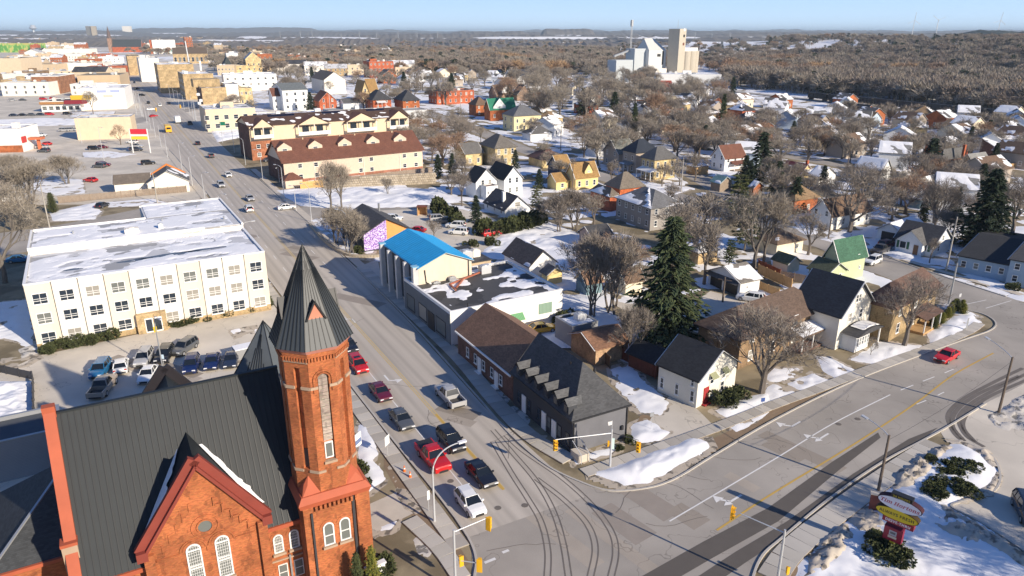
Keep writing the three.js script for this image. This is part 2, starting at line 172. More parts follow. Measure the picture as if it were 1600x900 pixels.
{ const g = new THREE.BufferGeometry(), p = [], u = [], ix = [], f = [], nx = 220, nz = 120; for (let j = 0; j <= nz; j++) for (let i = 0; i <= nx; i++) { const z = -760 - j * 15, x = -700 + i * 11 + (i - 110) * j * 0.05, v = clamp((fbm(x / 55, z / 55, 4, 0, 91) - 0.5) * 5 + 0.1, -0.6, 0.5); f.push(v); p.push(x, hillH(x, z) + v - 0.15, z); u.push(x, z); } for (let j = 0; j < nz; j++) for (let i = 0; i < nx; i++) { const a = j * (nx + 1) + i, b = a + 1, c = a + nx + 1, d = c + 1; if (Math.min(f[a], f[b], f[c], f[d]) > -0.5) ix.push(a, b, c, b, d, c); } g.setAttribute('position', new THREE.Float32BufferAttribute(p, 3)); g.setAttribute('uv', new THREE.Float32BufferAttribute(u, 2)); g.setIndex(ix); g.computeVertexNormals(); meshOf(g, 'snow', MT.snow).userData.kind = 'stuff'; }
// far ridges: long wooded swells with an uneven canopy line, snow-covered fields between them
const woods = mat(0.15, 0.135, 0.125, { roughness: 1 }), woodsD = mat(0.06, 0.075, 0.06, { roughness: 1 });
function ridge(z, x0, x1, h, seed, m = woods, depth = 260, rough = 0.5) {
  const g = new THREE.BufferGeometry(), p = [], ix = [], n = Math.round((x1 - x0) / (Math.max(9, -z / 260))), K = 5;
  for (let k = 0; k < K; k++) for (let i = 0; i <= n; i++) { const x = mix(x0, x1, i / n), e = sstep(0, 0.12, i / n) * sstep(1, 0.88, i / n), env = Math.sin(Math.PI * k / (K - 1)); const y = h * env * e * (1 - rough + rough * 2 * fbm(x / 420, seed, 3, 0, seed)) + (k && k < K - 1 ? 7 * (hash(i, k, seed) - 0.2) * e : -1); p.push(x, y, z - depth * k / (K - 1) + 30 * Math.sin(x / 500 + seed)); }
  for (let k = 0; k < K - 1; k++) for (let i = 0; i < n; i++) { const a = k * (n + 1) + i, b = a + 1, c = a + n + 1, d = c + 1; ix.push(a, b, c, b, d, c); }
  g.setAttribute('position', new THREE.Float32BufferAttribute(p, 3)); g.setIndex(ix); const g2 = g.toNonIndexed(); g2.computeVertexNormals(); g2.setAttribute('uv', new THREE.Float32BufferAttribute(new Float32Array(g2.attributes.position.count * 2), 2)); const o = meshOf(g2, 'wooded_ridge', m); o.userData.kind = 'structure'; return o; }
ridge(-1900, -900, 400, 14, 3); ridge(-2300, -1800, -300, 16, 4); ridge(-2500, 300, 1100, 13, 5); ridge(-2900, -2400, 800, 16, 6); ridge(-3300, 600, 3200, 18, 7); ridge(-4200, -3400, 1500, 24, 8); ridge(-4700, 900, 4800, 34, 9);
ridge(-6200, -5200, 6200, 38, 10, woods, 600); ridge(-8800, -8200, 8200, 50, 11, woods, 900); ridge(-9600, -5200, -2300, 95, 12, woods, 900, 0.15); ridge(-5600, 190, 640, 66, 13, woods, 300, 0.15); ridge(-5700, -520, 150, 46, 14, woods, 300, 0.2); ridge(-12500, -12000, 12000, 66, 15, woods, 1200);
ridge(-2050, 1250, 2700, 44, 16, woodsD, 500, 0.35);
{ const R = rng(5); for (let i = 0; i < 46; i++) { const z = -mix(2400, 8200, Math.pow(R(), 1.4)), x = mix(-0.75, 0.75, R()) * -z, w = mix(120, 620, R()), d = mix(50, 190, R()), m = new MB(), y = -z / 480; const k = []; for (let a = 0; a < 10; a++) { const t = a / 10 * 6.283, r = 0.75 + 0.35 * R(); k.push([x + Math.cos(t) * w / 2 * r, z + Math.sin(t) * d / 2 * r]); } const rise = y * 1.1 + 6; m.fan(k.map(q => V(q[0], y * 0.7 + rise * (z + d * 0.55 - q[1]) / (d * 1.1), q[1]))); struct(m.mesh('snow_field', MT.snow)); } }

// ---- sheets
function sheet(name, m, pts, y, parent) { const b = new MB(); b.prism(P(pts), y, y); return struct(b.mesh(name, m, parent)); }
function ribbonGeo(pts, w, y, b = new MB(), uvw) { // pts world [x,z], w width (or [left,right] offsets)
  const L = [], R = []; let acc = 0; const [a, c] = Array.isArray(w) ? w : [-w / 2, w / 2];
  for (let i = 0; i < pts.length; i++) { const p = pts[Math.max(0, i - 1)], q = pts[Math.min(pts.length - 1, i + 1)], dx = q[0] - p[0], dz = q[1] - p[1], l = Math.hypot(dx, dz), rx = -dz / l, rz = dx / l; if (i) acc += Math.hypot(pts[i][0] - pts[i - 1][0], pts[i][1] - pts[i - 1][1]); L.push([V(pts[i][0] + rx * a, y, pts[i][1] + rz * a), acc]); R.push([V(pts[i][0] + rx * c, y, pts[i][1] + rz * c), acc]); }
  for (let i = 0; i < pts.length - 1; i++) b.quad(L[i][0], R[i][0], R[i + 1][0], L[i + 1][0], uvw ? [[a, L[i][1]], [c, R[i][1]], [c, R[i + 1][1]], [a, L[i + 1][1]]] : null); return b; }
function smooth(pts, n = 6) { const c = new THREE.CatmullRomCurve3(pts.map(p => V(p[0], 0, p[1])), false, 'centripetal'); return c.getPoints((pts.length - 1) * n).map(v => [v.x, v.z]); }
{ // main street, straight from the junction into downtown
  const b = new MB(), E = [[-62, -6.1, 6.4], [-41, -6.4, 5.9], [-10, -6.8, 7.8], [20, -7.1, 8.6], [60, -7.2, 8.9], [100, -7.2, 9.4], [145, -8, 9.2], [217, -10, 10], [320, -11, 11], [500, -9, 9], [760, -9, 9]];
  for (let i = 0; i < E.length - 1; i++) { const [s, l, r] = E[i], [s2, l2, r2] = E[i + 1]; for (let k = 0; k < 4; k++) { const t = k / 4, t2 = (k + 1) / 4, A = [mix(s, s2, t), mix(l, l2, t), mix(r, r2, t)], B = [mix(s, s2, t2), mix(l, l2, t2), mix(r, r2, t2)]; const c = q => V(q[0], 0.03, q[1]); b.quad(c(RS(A[0], A[1])), c(RS(A[0], A[2])), c(RS(B[0], B[2])), c(RS(B[0], B[1])), [[A[1] + 10, A[0]], [A[2] + 10, A[0]], [B[2] + 10, B[0]], [B[1] + 10, B[0]]]); } }
  struct(b.mesh('main_street', MT.road)); }
sheet('road_junction', MT.asphalt, [[735, 1000], [738, 880], ['s', -62.5, -6.1], ['s', -61.5, -6.1], ['s', -61.5, 6.4], [856, 729], [900, 751], [950, 767], [1012, 763], [1050, 751], [1112, 714], [1200, 662], [1300, 612], [1360, 585], [1445, 554], [1512, 530], [1550, 516], [1557, 507], [1550, 497], [1532, 490], [1487, 481], [1442, 458], [1386, 434], [1340, 418], [1280, 388], [1228, 370], [1190, 356], [1100, 330], [1100, 318], [1190, 341], [1230, 353], [1280, 368], [1386, 401], [1470, 430], [1572, 463], [1640, 488], [1800, 540], [1800, 545], [1620, 590], [1540, 630], [1485, 664], [1440, 690], [1380, 722], [1296, 780], [1220, 843], [1192, 868], [1176, 905], [1172, 1000]], 0.026);
const lane = (name, pts, w, y = 0.022, m = MT.asphalt) => struct(ribbonGeo(smooth(P(pts)), w, y).mesh(name, m));
lane('side_street', [[640, 168], [705, 189], [765, 212], [830, 238], [900, 262], [960, 282], [1030, 300], [1110, 322]], 8);
lane('side_street', [[1400, 280], [1310, 258], [1240, 246], [1180, 236]], 7, 0.018);
lane('cross_avenue', [[120, 205], [200, 192], [260, 178], [330, 166]], 12, 0.02);
lane('side_street', [[1240, 372], [1130, 300], [1060, 262], [1000, 240], [900, 200], [830, 160]], 7, 0.016);
sheet('parking_lot', MT.lot, [[-160, 606], [0, 583], [60, 556], [424, 477], ['s', 12, -9.3], ['s', -27, -9.3], [440, 650], [90, 730], [46, 770], [-160, 790]], 0.018);
sheet('parking_lot', MT.lot, [[560, 330], [725, 324], [760, 336], [810, 362], [850, 384], [830, 398], [700, 396], [640, 380], [590, 352]], 0.018);
sheet('driveway', MT.asphalt, [[430, 334], [480, 322], [725, 320], [790, 318], [790, 326], [700, 334], [560, 334], [505, 341], [476, 352]], 0.014);
sheet('parking_lot', MT.lot, [[20, 262], [55, 196], [140, 186], [215, 195], [255, 222], [275, 240], [225, 262], [120, 276], [60, 290], [20, 280]], 0.012);
sheet('back_lane', MT.asphalt, [[-120, 380], [90, 352], [220, 326], [255, 322], [250, 350], [100, 372], [50, 392], [-120, 420]], 0.015);
sheet('parking_lot', MT.lot, [[1470, 676], [1485, 664], [1540, 630], [1620, 590], [1900, 620], [1900, 900], [1660, 905], [1600, 862], [1530, 815], [1486, 792], [1500, 785], [1553, 768], [1562, 738], [1543, 708], [1500, 690], [1476, 686]], 0.02);
sheet('driveway', MT.lot, [[985, 690], [1030, 640], [1050, 612], [1090, 640], [1118, 668], [1060, 690]], 0.015);
sheet('driveway', MT.lot, [[1040, 500], [1110, 455], [1170, 470], [1150, 500], [1090, 520]], 0.013);
sheet('forecourt', MT.concrete, [['s', -28, 8.6], ['s', 20, 8.8], [590, 405], [600, 450], [655, 488], [705, 540], [715, 560]], 0.012);
sheet('driveway', MT.asphalt, [[1240, 378], [1340, 380], [1395, 372], [1410, 385], [1400, 400], [1350, 402], [1300, 392]], 0.02);
sheet('paved_yard', MT.lot, [[860, 520], [880, 500], [1000, 500], [950, 470], [1010, 465], [1060, 500], [930, 560]], 0.008);
sheet('paved_ground', MT.lot, [[-70, 206], [-70, 70], [60, 62], [200, 58], [300, 64], [360, 92], [480, 108], [560, 118], [480, 150], [520, 182], [330, 215], [255, 222], [140, 200]], 0.006); sheet('paved_ground', MT.lot, [[-70, 300], [-70, 210], [330, 220], [330, 300], [300, 318], [60, 320]], 0.005);
{ const R = rng(17), pm = [mat(0.43, 0.375, 0.315, bump(TX.asphalt, 0.01)), mat(0.58, 0.51, 0.43, bump(TX.asphalt, 0.01)), mat(0.36, 0.31, 0.26, { map: TX.grain })]; for (let i = 0; i < 30; i++) { const [x, z] = i < 16 ? G(mix(820, 1420, R()), mix(660, 890, R())) : i < 24 ? RS(mix(-50, 60, R()), mix(-5.5, 4.5, R())) : G(mix(90, 400, R()), mix(530, 600, R())); if (i < 16 && (roadDist0(x, z) > -2.5)) continue; const a = i < 16 ? rad(37.5) : rad(61), w = mix(0.6, 1.6, R()), l = mix(1.5, 6, R()), c = Math.cos(a), s2 = Math.sin(a), q = (u, v) => [x + u * c - v * s2, z + u * s2 * -1 - v * c]; const b = new MB(); b.prism([q(-w, -l), q(w, -l), q(w * 0.9, l), q(-w, l)], (i < 16 ? 0.0284 : 0.033) + i * 0.0001, (i < 16 ? 0.0284 : 0.033) + i * 0.0001); struct(b.mesh('asphalt_patch', pm[i % 3])); }
  for (let i = 0; i < 22; i++) { const k = i < 12, [x, z] = k ? G(mix(860, 1300, R()), mix(690, 880, R())) : RS(mix(-55, 40, R()), mix(-5, 5, R())), c = [[x, z]]; if (k && roadDist0(x, z) > -2) continue; let a = R() * 6.28; for (let j = 0; j < 7; j++) { a += (R() - 0.5) * 0.8; const p = c[c.length - 1]; c.push([p[0] + Math.cos(a) * 0.9, p[1] + Math.sin(a) * 0.9]); } struct(ribbonGeo(c, 0.06, 0.0365).mesh('sealed_crack', MT.skid)); } }
function roadDist0(x, z) { const A = G(1040, 790), B = G(1450, 590), dx = B[0] - A[0], dz = B[1] - A[1]; return Math.abs((x - A[0]) * dz - (z - A[1]) * dx) / Math.hypot(dx, dz) - 6.5; }
// dark resurfaced strips and old tyre marks
sheet('asphalt_patch', MT.patch, [[990, 908], [1100, 846], [1200, 794], [1300, 722], [1372, 676], [1376, 684], [1312, 734], [1216, 815], [1112, 873], [1052, 908]], 0.031);
sheet('asphalt_patch', MT.patch, [[1080, 908], [1150, 862], [1228, 816], [1332, 741], [1420, 686], [1466, 668], [1446, 684], [1342, 752], [1244, 828], [1164, 880], [1124, 908]], 0.031);
function marks(list, gap, w) { const b = new MB(); for (const l of list) { const c = smooth(P(l), 8); ribbonGeo(c, [-gap / 2 - w, -gap / 2], 0.0355, b); ribbonGeo(c, [gap / 2, gap / 2 + w], 0.0355, b); } return struct(b.mesh('tyre_marks', MT.skid)); }
marks([[[770, 690], [800, 741], [825, 780], [845, 815], [856, 862], [855, 905]], [[770, 672], [800, 707], [838, 752], [865, 800], [880, 850], [889, 905]], [[838, 748], [882, 782], [918, 820], [930, 855], [922, 905]], [[790, 680], [815, 703], [882, 750], [930, 795], [957, 835], [962, 865], [954, 905]]], 0.4, 0.13);
marks([[[1532, 700], [1505, 684], [1492, 664], [1490, 650], [1510, 628], [1560, 600], [1605, 578]], [[1515, 690], [1497, 668], [1500, 648], [1530, 622], [1600, 590]]], 0.6, 0.5);
// painted lines
function line(m, pts, w, y = 0.0395, straightRS) { return struct(ribbonGeo(straightRS ? pts.map(q => RS(...q)) : P(pts), w, y).mesh('road_marking', m)); }
line(MT.yelOld, [[-57, -0.16], [700, -0.16]], 0.16, 0.0395, true); line(MT.yelOld, [[-57, 0.16], [700, 0.16]], 0.16, 0.0395, true);
line(MT.yel, [[-57.2, 0], [-40, 0]], 0.3, 0.043, true);
line(MT.paint, [[-57, -3.3], [-18, -3.4]], 0.13, 0.0395, true);
for (let s = -12; s < 250; s += 9) { line(MT.paint, [[s, -3.5], [s + 3, -3.5]], 0.12, 0.0395, true); if (s > 20) line(MT.paint, [[s, 4.2], [s + 3, 4.2]], 0.12, 0.0395, true); }
struct(ribbonGeo(smooth(P([[1120, 829], [1200, 776], [1340, 691], [1430, 631], [1490, 586], [1552, 552]])), 0.22, 0.0395).mesh('road_marking', MT.yel));
struct(ribbonGeo(smooth(P([[1046, 815], [1210, 718], [1300, 663], [1391, 617]])), 0.16, 0.0395).mesh('road_marking', MT.paint));
for (const [a, b] of [[[1407, 610], [1427, 602]], [[1442, 596], [1460, 589]], [[1476, 583], [1490, 577]], [[1432, 632], [1447, 626]], [[1465, 618], [1475, 613]], [[1503, 477], [1541, 469]], [[1540, 482], [1580, 470]]]) line(MT.paint, [a, b], 0.14);
line(MT.paint, [[757, 880], [774, 873]], 0.3); line(MT.paint, [[785, 864], [795, 860]], 0.3);
function arrow(px, py, b, turn, two) { const m = new MB(), [x, z] = G(px, py), t = rad(b), f = [Math.sin(t), -Math.cos(t)], r = [Math.cos(t), Math.sin(t)], q = (a, c) => V(x + f[0] * a + r[0] * c, 0.0395, z + f[1] * a + r[1] * c); m.quad(q(-1.4, -0.12), q(-1.4, 0.12), q(0.5, 0.12), q(0.5, -0.12)); m.quad(q(0.2, 0), q(0.5, 0), q(1.1, turn * 0.9), q(0.8, turn * 0.9)); m.tri(q(0.4, turn * 0.75), q(1.6, turn * 0.75), q(0.95, turn * 1.7)); if (two) m.tri(q(0.5, -0.4), q(0.5, 0.4), q(1.4, 0)); struct(m.mesh('road_marking', MT.paint)); }
arrow(606, 593, 151, -1); arrow(551, 500, -29, -1); arrow(1240, 665, 232, 1); arrow(1284, 684, 232, 1, true); arrow(1145, 782, 232, 1, true);
// kerbs: real steps
function kerb(pts, h = 0.14, w = 0.2, raw) { const c = raw ? pts : smooth(pts, 5), b = new MB(); for (let i = 0; i < c.length - 1; i++) b.bar(V(c[i][0], h / 2, c[i][1]), V(c[i + 1][0], h / 2, c[i + 1][1]), w, h); return struct(b.mesh('kerb', MT.kerb)); }
kerb([RS(60, 9), RS(20, 8.7), RS(-10, 8), RS(-41, 6.1), ...P([[800, 682], [856, 729], [900, 751], [950, 767], [1012, 763], [1050, 751], [1112, 714], [1200, 662], [1300, 611], [1360, 585], [1445, 553], [1512, 529], [1548, 516], [1556, 507], [1549, 498], [1532, 490], [1487, 481]])]);
kerb([RS(24, -7.3), RS(-10, -6.9), RS(-41, -6.5), RS(-62, -6.2), ...P([[744, 876], [741, 905], [740, 960]])]); kerb([RS(110, -7.3), RS(60, -7.3), RS(24, -7.3)]); kerb([RS(200, -9.6), RS(145, -8.1), RS(112, -7.4)]); kerb([RS(140, 9.4), RS(100, 9.6), RS(76, 9.4)]);
kerb(P([[1540, 631], [1485, 665], [1440, 690], [1380, 722], [1296, 780], [1220, 843], [1192, 868], [1176, 905], [1170, 960]])); kerb(P([[1572, 464], [1470, 431], [1386, 402]])); kerb(P([[1476, 686], [1500, 690], [1543, 708], [1562, 738], [1553, 768], [1500, 785], [1486, 792], [1530, 815], [1600, 862], [1650, 900]]));
// walks laid in separate slabs
const slabGeo = new THREE.BoxGeometry(1, 1, 1), slabM = [mat(0.54, 0.50, 0.43, { map: TX.grain }), mat(0.62, 0.57, 0.49, { map: TX.grain }), mat(0.57, 0.53, 0.465, { map: TX.grain }), mat(0.47, 0.43, 0.37, { map: TX.grain })];
function slabs(pts, w, len, seed, y = 0.13) { const R = rng(seed), g = new THREE.Group(); g.name = numbered('sidewalk'); g.userData.kind = 'structure'; scene.add(g); const bed = ribbonGeo(smooth(pts, 4), w + 0.1, y - 0.05); struct(bed.mesh('bed', MT.dirt, g)); delete g.children[0].userData.kind;
  const cv = new THREE.CatmullRomCurve3(pts.map(p => V(p[0], 0, p[1])), false, 'centripetal'), L = cv.getLength(), n = Math.round(L / len);
  for (let i = 0; i < n; i++) { const a = cv.getPointAt(i / n), b = cv.getPointAt((i + 1) / n), o = meshOf(slabGeo, 'paving_slab', slabM[Math.floor(R() * 4)], g); o.position.set((a.x + b.x) / 2, y - 0.06 + 0.012 * R(), (a.z + b.z) / 2); o.scale.set(L / n - 0.045, 0.12, w - 0.04 * R()); o.rotation.y = -Math.atan2(b.z - a.z, b.x - a.x); } }
slabs([RS(18, 9.9), RS(-10, 9.4), RS(-27, 9.0), RS(-42, 7.6), RS(-50, 7.4), RS(-56, 8.6)], 2.1, 1.7, 1);
slabs([RS(22, -8.6), RS(-10, -8.1), RS(-41, -7.6), RS(-63, -7.4)], 1.7, 1.7, 2);
slabs(P([[912, 740], [960, 724], [1010, 707], [1060, 690], [1110, 672], [1160, 653], [1207, 634], [1260, 615], [1305, 598], [1352, 580], [1405, 561], [1460, 541], [1515, 517], [1530, 506]]), 1.6, 1.6, 3);
slabs(P([[1205, 905], [1232, 866], [1320, 792], [1400, 735], [1462, 694]]), 2.3, 1.6, 4);
slabs(P([[640, 812], [690, 860], [722, 905]]).concat([]), 1.6, 1.6, 5);
struct(ribbonGeo([RS(18, 10), RS(62, 10.4), RS(140, 11)], 1.8, 0.1).mesh('sidewalk', MT.concrete)); struct(ribbonGeo([RS(22, -8.6), RS(100, -8.8), RS(200, -11)], 1.7, 0.1).mesh('sidewalk', MT.concrete)); struct(ribbonGeo(smooth(P([[1410, 405], [1480, 427], [1585, 458], [1660, 482]])), 1.5, 0.1).mesh('sidewalk', MT.concrete));
// bare earth and gravel verges
for (const q of [[[1000, 762], [1050, 745], [1112, 708], [1200, 657], [1300, 606], [1360, 580], [1445, 549], [1500, 530], [1500, 527], [1440, 546], [1350, 576], [1260, 611], [1190, 642], [1150, 668], [1105, 690], [1050, 728], [1005, 752]], [[1225, 905], [1290, 842], [1350, 790], [1410, 745], [1462, 700], [1500, 692], [1470, 700], [1420, 752], [1360, 800], [1300, 850], [1245, 905]], [[985, 690], [1000, 650], [1020, 640], [1040, 660], [1010, 690]], [[600, 700], [625, 720], [660, 770], [735, 880], [700, 900], [640, 800], [600, 730]]]) sheet('bare_earth', MT.dirt, q, 0.01);
sheet('stone_terrace', MT.concrete, [[572, 790], [628, 765], [650, 800], [590, 830], [572, 822]], 0.014);
// ---- snow lying on the ground: a height field that thins out to nothing at its edges
function snowField(poly, o = {}) { // poly world [x,z]
  const { y0 = 0, h = 0.22, cell = 0.35, cover = 0.35, amp = 0.9, scale = 2.5, edge = 0.5, seed = 1, m = MT.snow, lump = 0, name = 'snow', parent, kind = 'stuff' } = o;
  let x0 = 1e9, x1 = -1e9, z0 = 1e9, z1 = -1e9; for (const [x, z] of poly) { x0 = Math.min(x0, x); x1 = Math.max(x1, x); z0 = Math.min(z0, z); z1 = Math.max(z1, z); }
  const nx = Math.max(2, Math.ceil((x1 - x0) / cell)), nz = Math.max(2, Math.ceil((z1 - z0) / cell)), f = new Float32Array((nx + 1) * (nz + 1)), p = [], u = [], ix = [];
  for (let j = 0; j <= nz; j++) for (let i = 0; i <= nx; i++) { const x = x0 + i * cell, z = z0 + j * cell; let ins = false, d = 1e9;
    for (let a = 0, b = poly.length - 1; a < poly.length; b = a++) { const [xa, za] = poly[a], [xb, zb] = poly[b]; if ((za > z) !== (zb > z) && x < (xb - xa) * (z - za) / (zb - za) + xa) ins = !ins; const dx = xb - xa, dz = zb - za, t = clamp(((x - xa) * dx + (z - za) * dz) / (dx * dx + dz * dz)); d = Math.min(d, Math.hypot(x - xa - dx * t, z - za - dz * t)); }
    const e = (ins ? d : -d) * edge + 0.35 * (fbm(x / 1.3, z / 1.3, 3, 0, seed + 6) - 0.5), n = cover + amp * (fbm(x / scale, z / scale, 4, 0, seed) - 0.5) * 2 + 0.5 * (fbm(x / 0.7, z / 0.7, 3, 0, seed + 3) - 0.5); let v = Math.min(e, n) ; v = Math.min(v, 1) * h; if (lump && v > 0) v += lump * 0.7 * Math.pow(1 - Math.abs(2 * fbm(x / 0.8, z / 0.8, 4, 0, seed + 40) - 1), 3) * sstep(0, 0.2, v) * 0.9 - lump * 0.25 * sstep(0, 0.2, v); v += 0.02 * (fbm(x * 1.7, z * 1.7, 2, 0, seed + 9) - 0.5); f[j * (nx + 1) + i] = v; p.push(x, y0 + Math.max(-0.05, v), z); u.push(x, z); }
  for (let j = 0; j < nz; j++) for (let i = 0; i < nx; i++) { const a = j * (nx + 1) + i, b = a + 1, c = a + nx + 1, d = c + 1; if (Math.max(f[a], f[b], f[c], f[d]) > -0.01) ix.push(a, c, b, b, c, d); }
  if (!ix.length) return null; const g = new THREE.BufferGeometry(); g.setAttribute('position', new THREE.Float32BufferAttribute(p, 3)); g.setAttribute('uv', new THREE.Float32BufferAttribute(u, 2)); g.setIndex(ix); g.computeVertexNormals(); const q = meshOf(g, name, m, parent); if (kind && !parent) q.userData.kind = kind; return q; }
const SN = [ [[[-20, 188], [80, 184], [150, 188], [140, 195], [60, 197], [-20, 198]], { cover: 0.45, h: 0.5, cell: 0.9 }], [[[100, 176], [180, 174], [178, 181], [110, 183]], { cover: 0.4, cell: 0.9 }], [[[128, 238], [170, 236], [214, 241], [180, 247], [130, 246]], { cover: 0.4, cell: 0.6 }], [[[166, 316], [236, 310], [262, 316], [220, 322], [170, 324]], { cover: 0.4, cell: 0.6 }], [[[300, 455], [330, 470], [424, 440], [424, 476], [330, 500]], { cover: 0.1 }],
  [[[922, 740], [1000, 713], [1080, 683], [1108, 690], [1110, 700], [1050, 737], [1010, 756], [972, 760]], { h: 0.55, cover: 0.7, amp: 0.5, y0: 0.05 }], [[[893, 716], [935, 701], [968, 692], [964, 706], [900, 727]], { cover: 0.5 }], [[[983, 668], [1010, 654], [1048, 676], [1030, 690], [985, 692]], { h: 0.4, cover: 0.6 }], [[[950, 578], [985, 566], [1012, 600], [1050, 630], [1035, 650], [1000, 645], [975, 625]], { cover: 0.25, amp: 1 }],
  [[[880, 500], [900, 484], [985, 503], [1048, 532], [1064, 560], [1000, 578], [955, 556], [905, 526]], { cover: 0.55, amp: 1 }], [[[1112, 642], [1145, 628], [1200, 612], [1205, 628], [1135, 654]], { h: 0.4, cover: 0.5 }], [[[1136, 664], [1200, 638], [1206, 646], [1150, 677]], { cover: 0.4 }], [[[1275, 556], [1300, 560], [1344, 582], [1310, 595], [1288, 582]], { cover: 0.6, h: 0.35 }], [[[1228, 600], [1270, 582], [1302, 596], [1255, 613]], { cover: 0.6, h: 0.35 }], [[[1200, 575], [1250, 574], [1242, 590], [1195, 602]], { cover: 0.4 }], [[[1195, 606], [1210, 600], [1246, 613], [1196, 632]], { cover: 0.5 }],
  [[[1328, 562], [1372, 534], [1440, 539], [1449, 545], [1370, 572]], { cover: 0.6, h: 0.35 }], [[[1448, 522], [1490, 493], [1520, 490], [1534, 504], [1500, 526], [1456, 541]], { cover: 0.6, h: 0.35 }], [[[1476, 472], [1500, 480], [1530, 494], [1500, 494], [1470, 480]], { cover: 0.4 }], [[[1474, 418], [1492, 418], [1590, 449], [1584, 456]], { cover: 0.7, h: 0.3 }], [[[1456, 424], [1470, 427], [1580, 461], [1572, 464]], { cover: 0.5 }], [[[1372, 394], [1400, 390], [1440, 402], [1490, 406], [1492, 415], [1452, 414], [1400, 405]], { cover: 0.7, h: 0.4 }], [[[1280, 374], [1320, 358], [1334, 366], [1300, 379]], { cover: 0.6 }], [[[1235, 354], [1280, 352], [1284, 364], [1262, 370]], { cover: 0.6 }], [[[1335, 362], [1365, 354], [1374, 366], [1340, 372]], { cover: 0.6 }],
  [[[1540, 648], [1560, 640], [1600, 613], [1660, 620], [1660, 690], [1600, 684], [1550, 664]], { cover: 0.5, h: 0.5, lump: 0.5, m: MT.dirty }], [[[558, 664], [576, 658], [592, 690], [586, 720], [602, 748], [576, 772], [563, 770]], { cover: 0.6, h: 0.4 }], [[[642, 842], [664, 828], [688, 850], [670, 870], [650, 862]], { cover: 0.5, m: MT.dirty }], [[[588, 822], [622, 812], [616, 829], [592, 834]], { cover: 0.4 }], [[[602, 716], [616, 734], [626, 760], [642, 770], [664, 795], [650, 807], [632, 796], [618, 770]], { cover: 0.35, m: MT.slush, lump: 0.2 }], [[[690, 880], [700, 876], [712, 900], [700, 905]], { cover: 0.4, m: MT.dirty }],
  [[[428, 298], [480, 293], [600, 290], [690, 297], [720, 316], [640, 324], [520, 326], [470, 322], [448, 312]], { cover: 0.7, h: 0.5, cell: 0.7, edge: 0.3 }], [[[745, 402], [770, 378], [800, 350], [850, 344], [912, 368], [905, 386], [850, 397], [800, 407]], { cover: 0.6, h: 0.4, cell: 0.5 }], [[[78, 332], [150, 316], [158, 330], [150, 343], [82, 346]], { cover: 0.6, h: 0.4, cell: 0.6 }], [[[52, 278], [130, 280], [134, 302], [88, 306], [50, 296]], { cover: 0.4, cell: 0.6 }],
  [[[-60, 478], [44, 468], [56, 548], [20, 532], [-60, 520]], { cover: 0.5, h: 0.4 }], [[[-60, 594], [50, 596], [53, 690], [48, 735], [-60, 730]], { cover: 0.7, h: 0.7, lump: 0.3 }], [[[52, 650], [60, 640], [64, 700], [80, 730], [56, 735]], { cover: 0.3, m: MT.dirty, lump: 0.2 }], [[[0, 560], [40, 556], [62, 552], [70, 560], [40, 575], [0, 580]], { cover: 0.4, m: MT.slush }], [[[356, 516], [400, 508], [406, 520], [365, 530]], { cover: 0.1 }], [[[30, 545], [56, 536], [62, 552], [35, 560]], { cover: 0.6, m: MT.dirty, h: 0.5 }],
  [[[540, 350], [560, 345], [600, 372], [580, 400], [540, 380], [480, 350], [510, 345]], { cover: 0.3 }], [[[480, 345], [512, 338], [530, 370], [560, 398], [600, 402], [600, 410], [555, 404], [520, 385]], { cover: 0.35, h: 0.3 }], [[[730, 470], [760, 455], [790, 480], [740, 500]], { cover: 0.4 }], [[[790, 640], [802, 632], [830, 655], [820, 668]], { cover: 0.4, m: MT.dirty }], [[[770, 610], [780, 604], [800, 622], [792, 632]], { cover: 0.3, m: MT.dirty }], [[[832, 672], [850, 664], [880, 690], [872, 702]], { cover: 0.2, m: MT.slush }], [[[1190, 470], [1230, 462], [1262, 478], [1230, 490], [1160, 490]], { cover: 0.3 }], [[[880, 300], [1000, 282], [1080, 296], [1040, 310], [940, 302]], { cover: 0.5, cell: 0.7, h: 0.3 }], [[[1150, 392], [1230, 380], [1250, 400], [1180, 410]], { cover: 0.2 }], [[[330, 205], [390, 200], [380, 214], [340, 222]], { cover: 0.5, h: 0.8, cell: 0.7 }],
];
SN.forEach(([q, o], i) => { const w = P(q); snowField(w, { seed: 10 + i, ...o }); if (o.m) return; const c = w.reduce((a, p) => [a[0] + p[0] / w.length, a[1] + p[1] / w.length], [0, 0]); snowField(w.map(p => { const d = Math.hypot(p[0] - c[0], p[1] - c[1]), k = 1 + 0.55 / d; return [c[0] + (p[0] - c[0]) * k, c[1] + (p[1] - c[1]) * k]; }), { ...o, seed: 210 + i, h: 0.07, cover: 0.3, amp: 1.2, scale: 1.2, m: MT.slush, y0: (o.y0 || 0) + 0.005, name: 'slush' }); });
snowField(P([[1232, 930], [1250, 884], [1300, 836], [1372, 776], [1412, 744], [1462, 700], [1500, 692], [1540, 708], [1560, 738], [1551, 764], [1500, 780], [1482, 792], [1530, 818], [1600, 868], [1640, 930]]), { h: 0.4, cover: 0.75, amp: 0.5, seed: 80, y0: 0.03 });
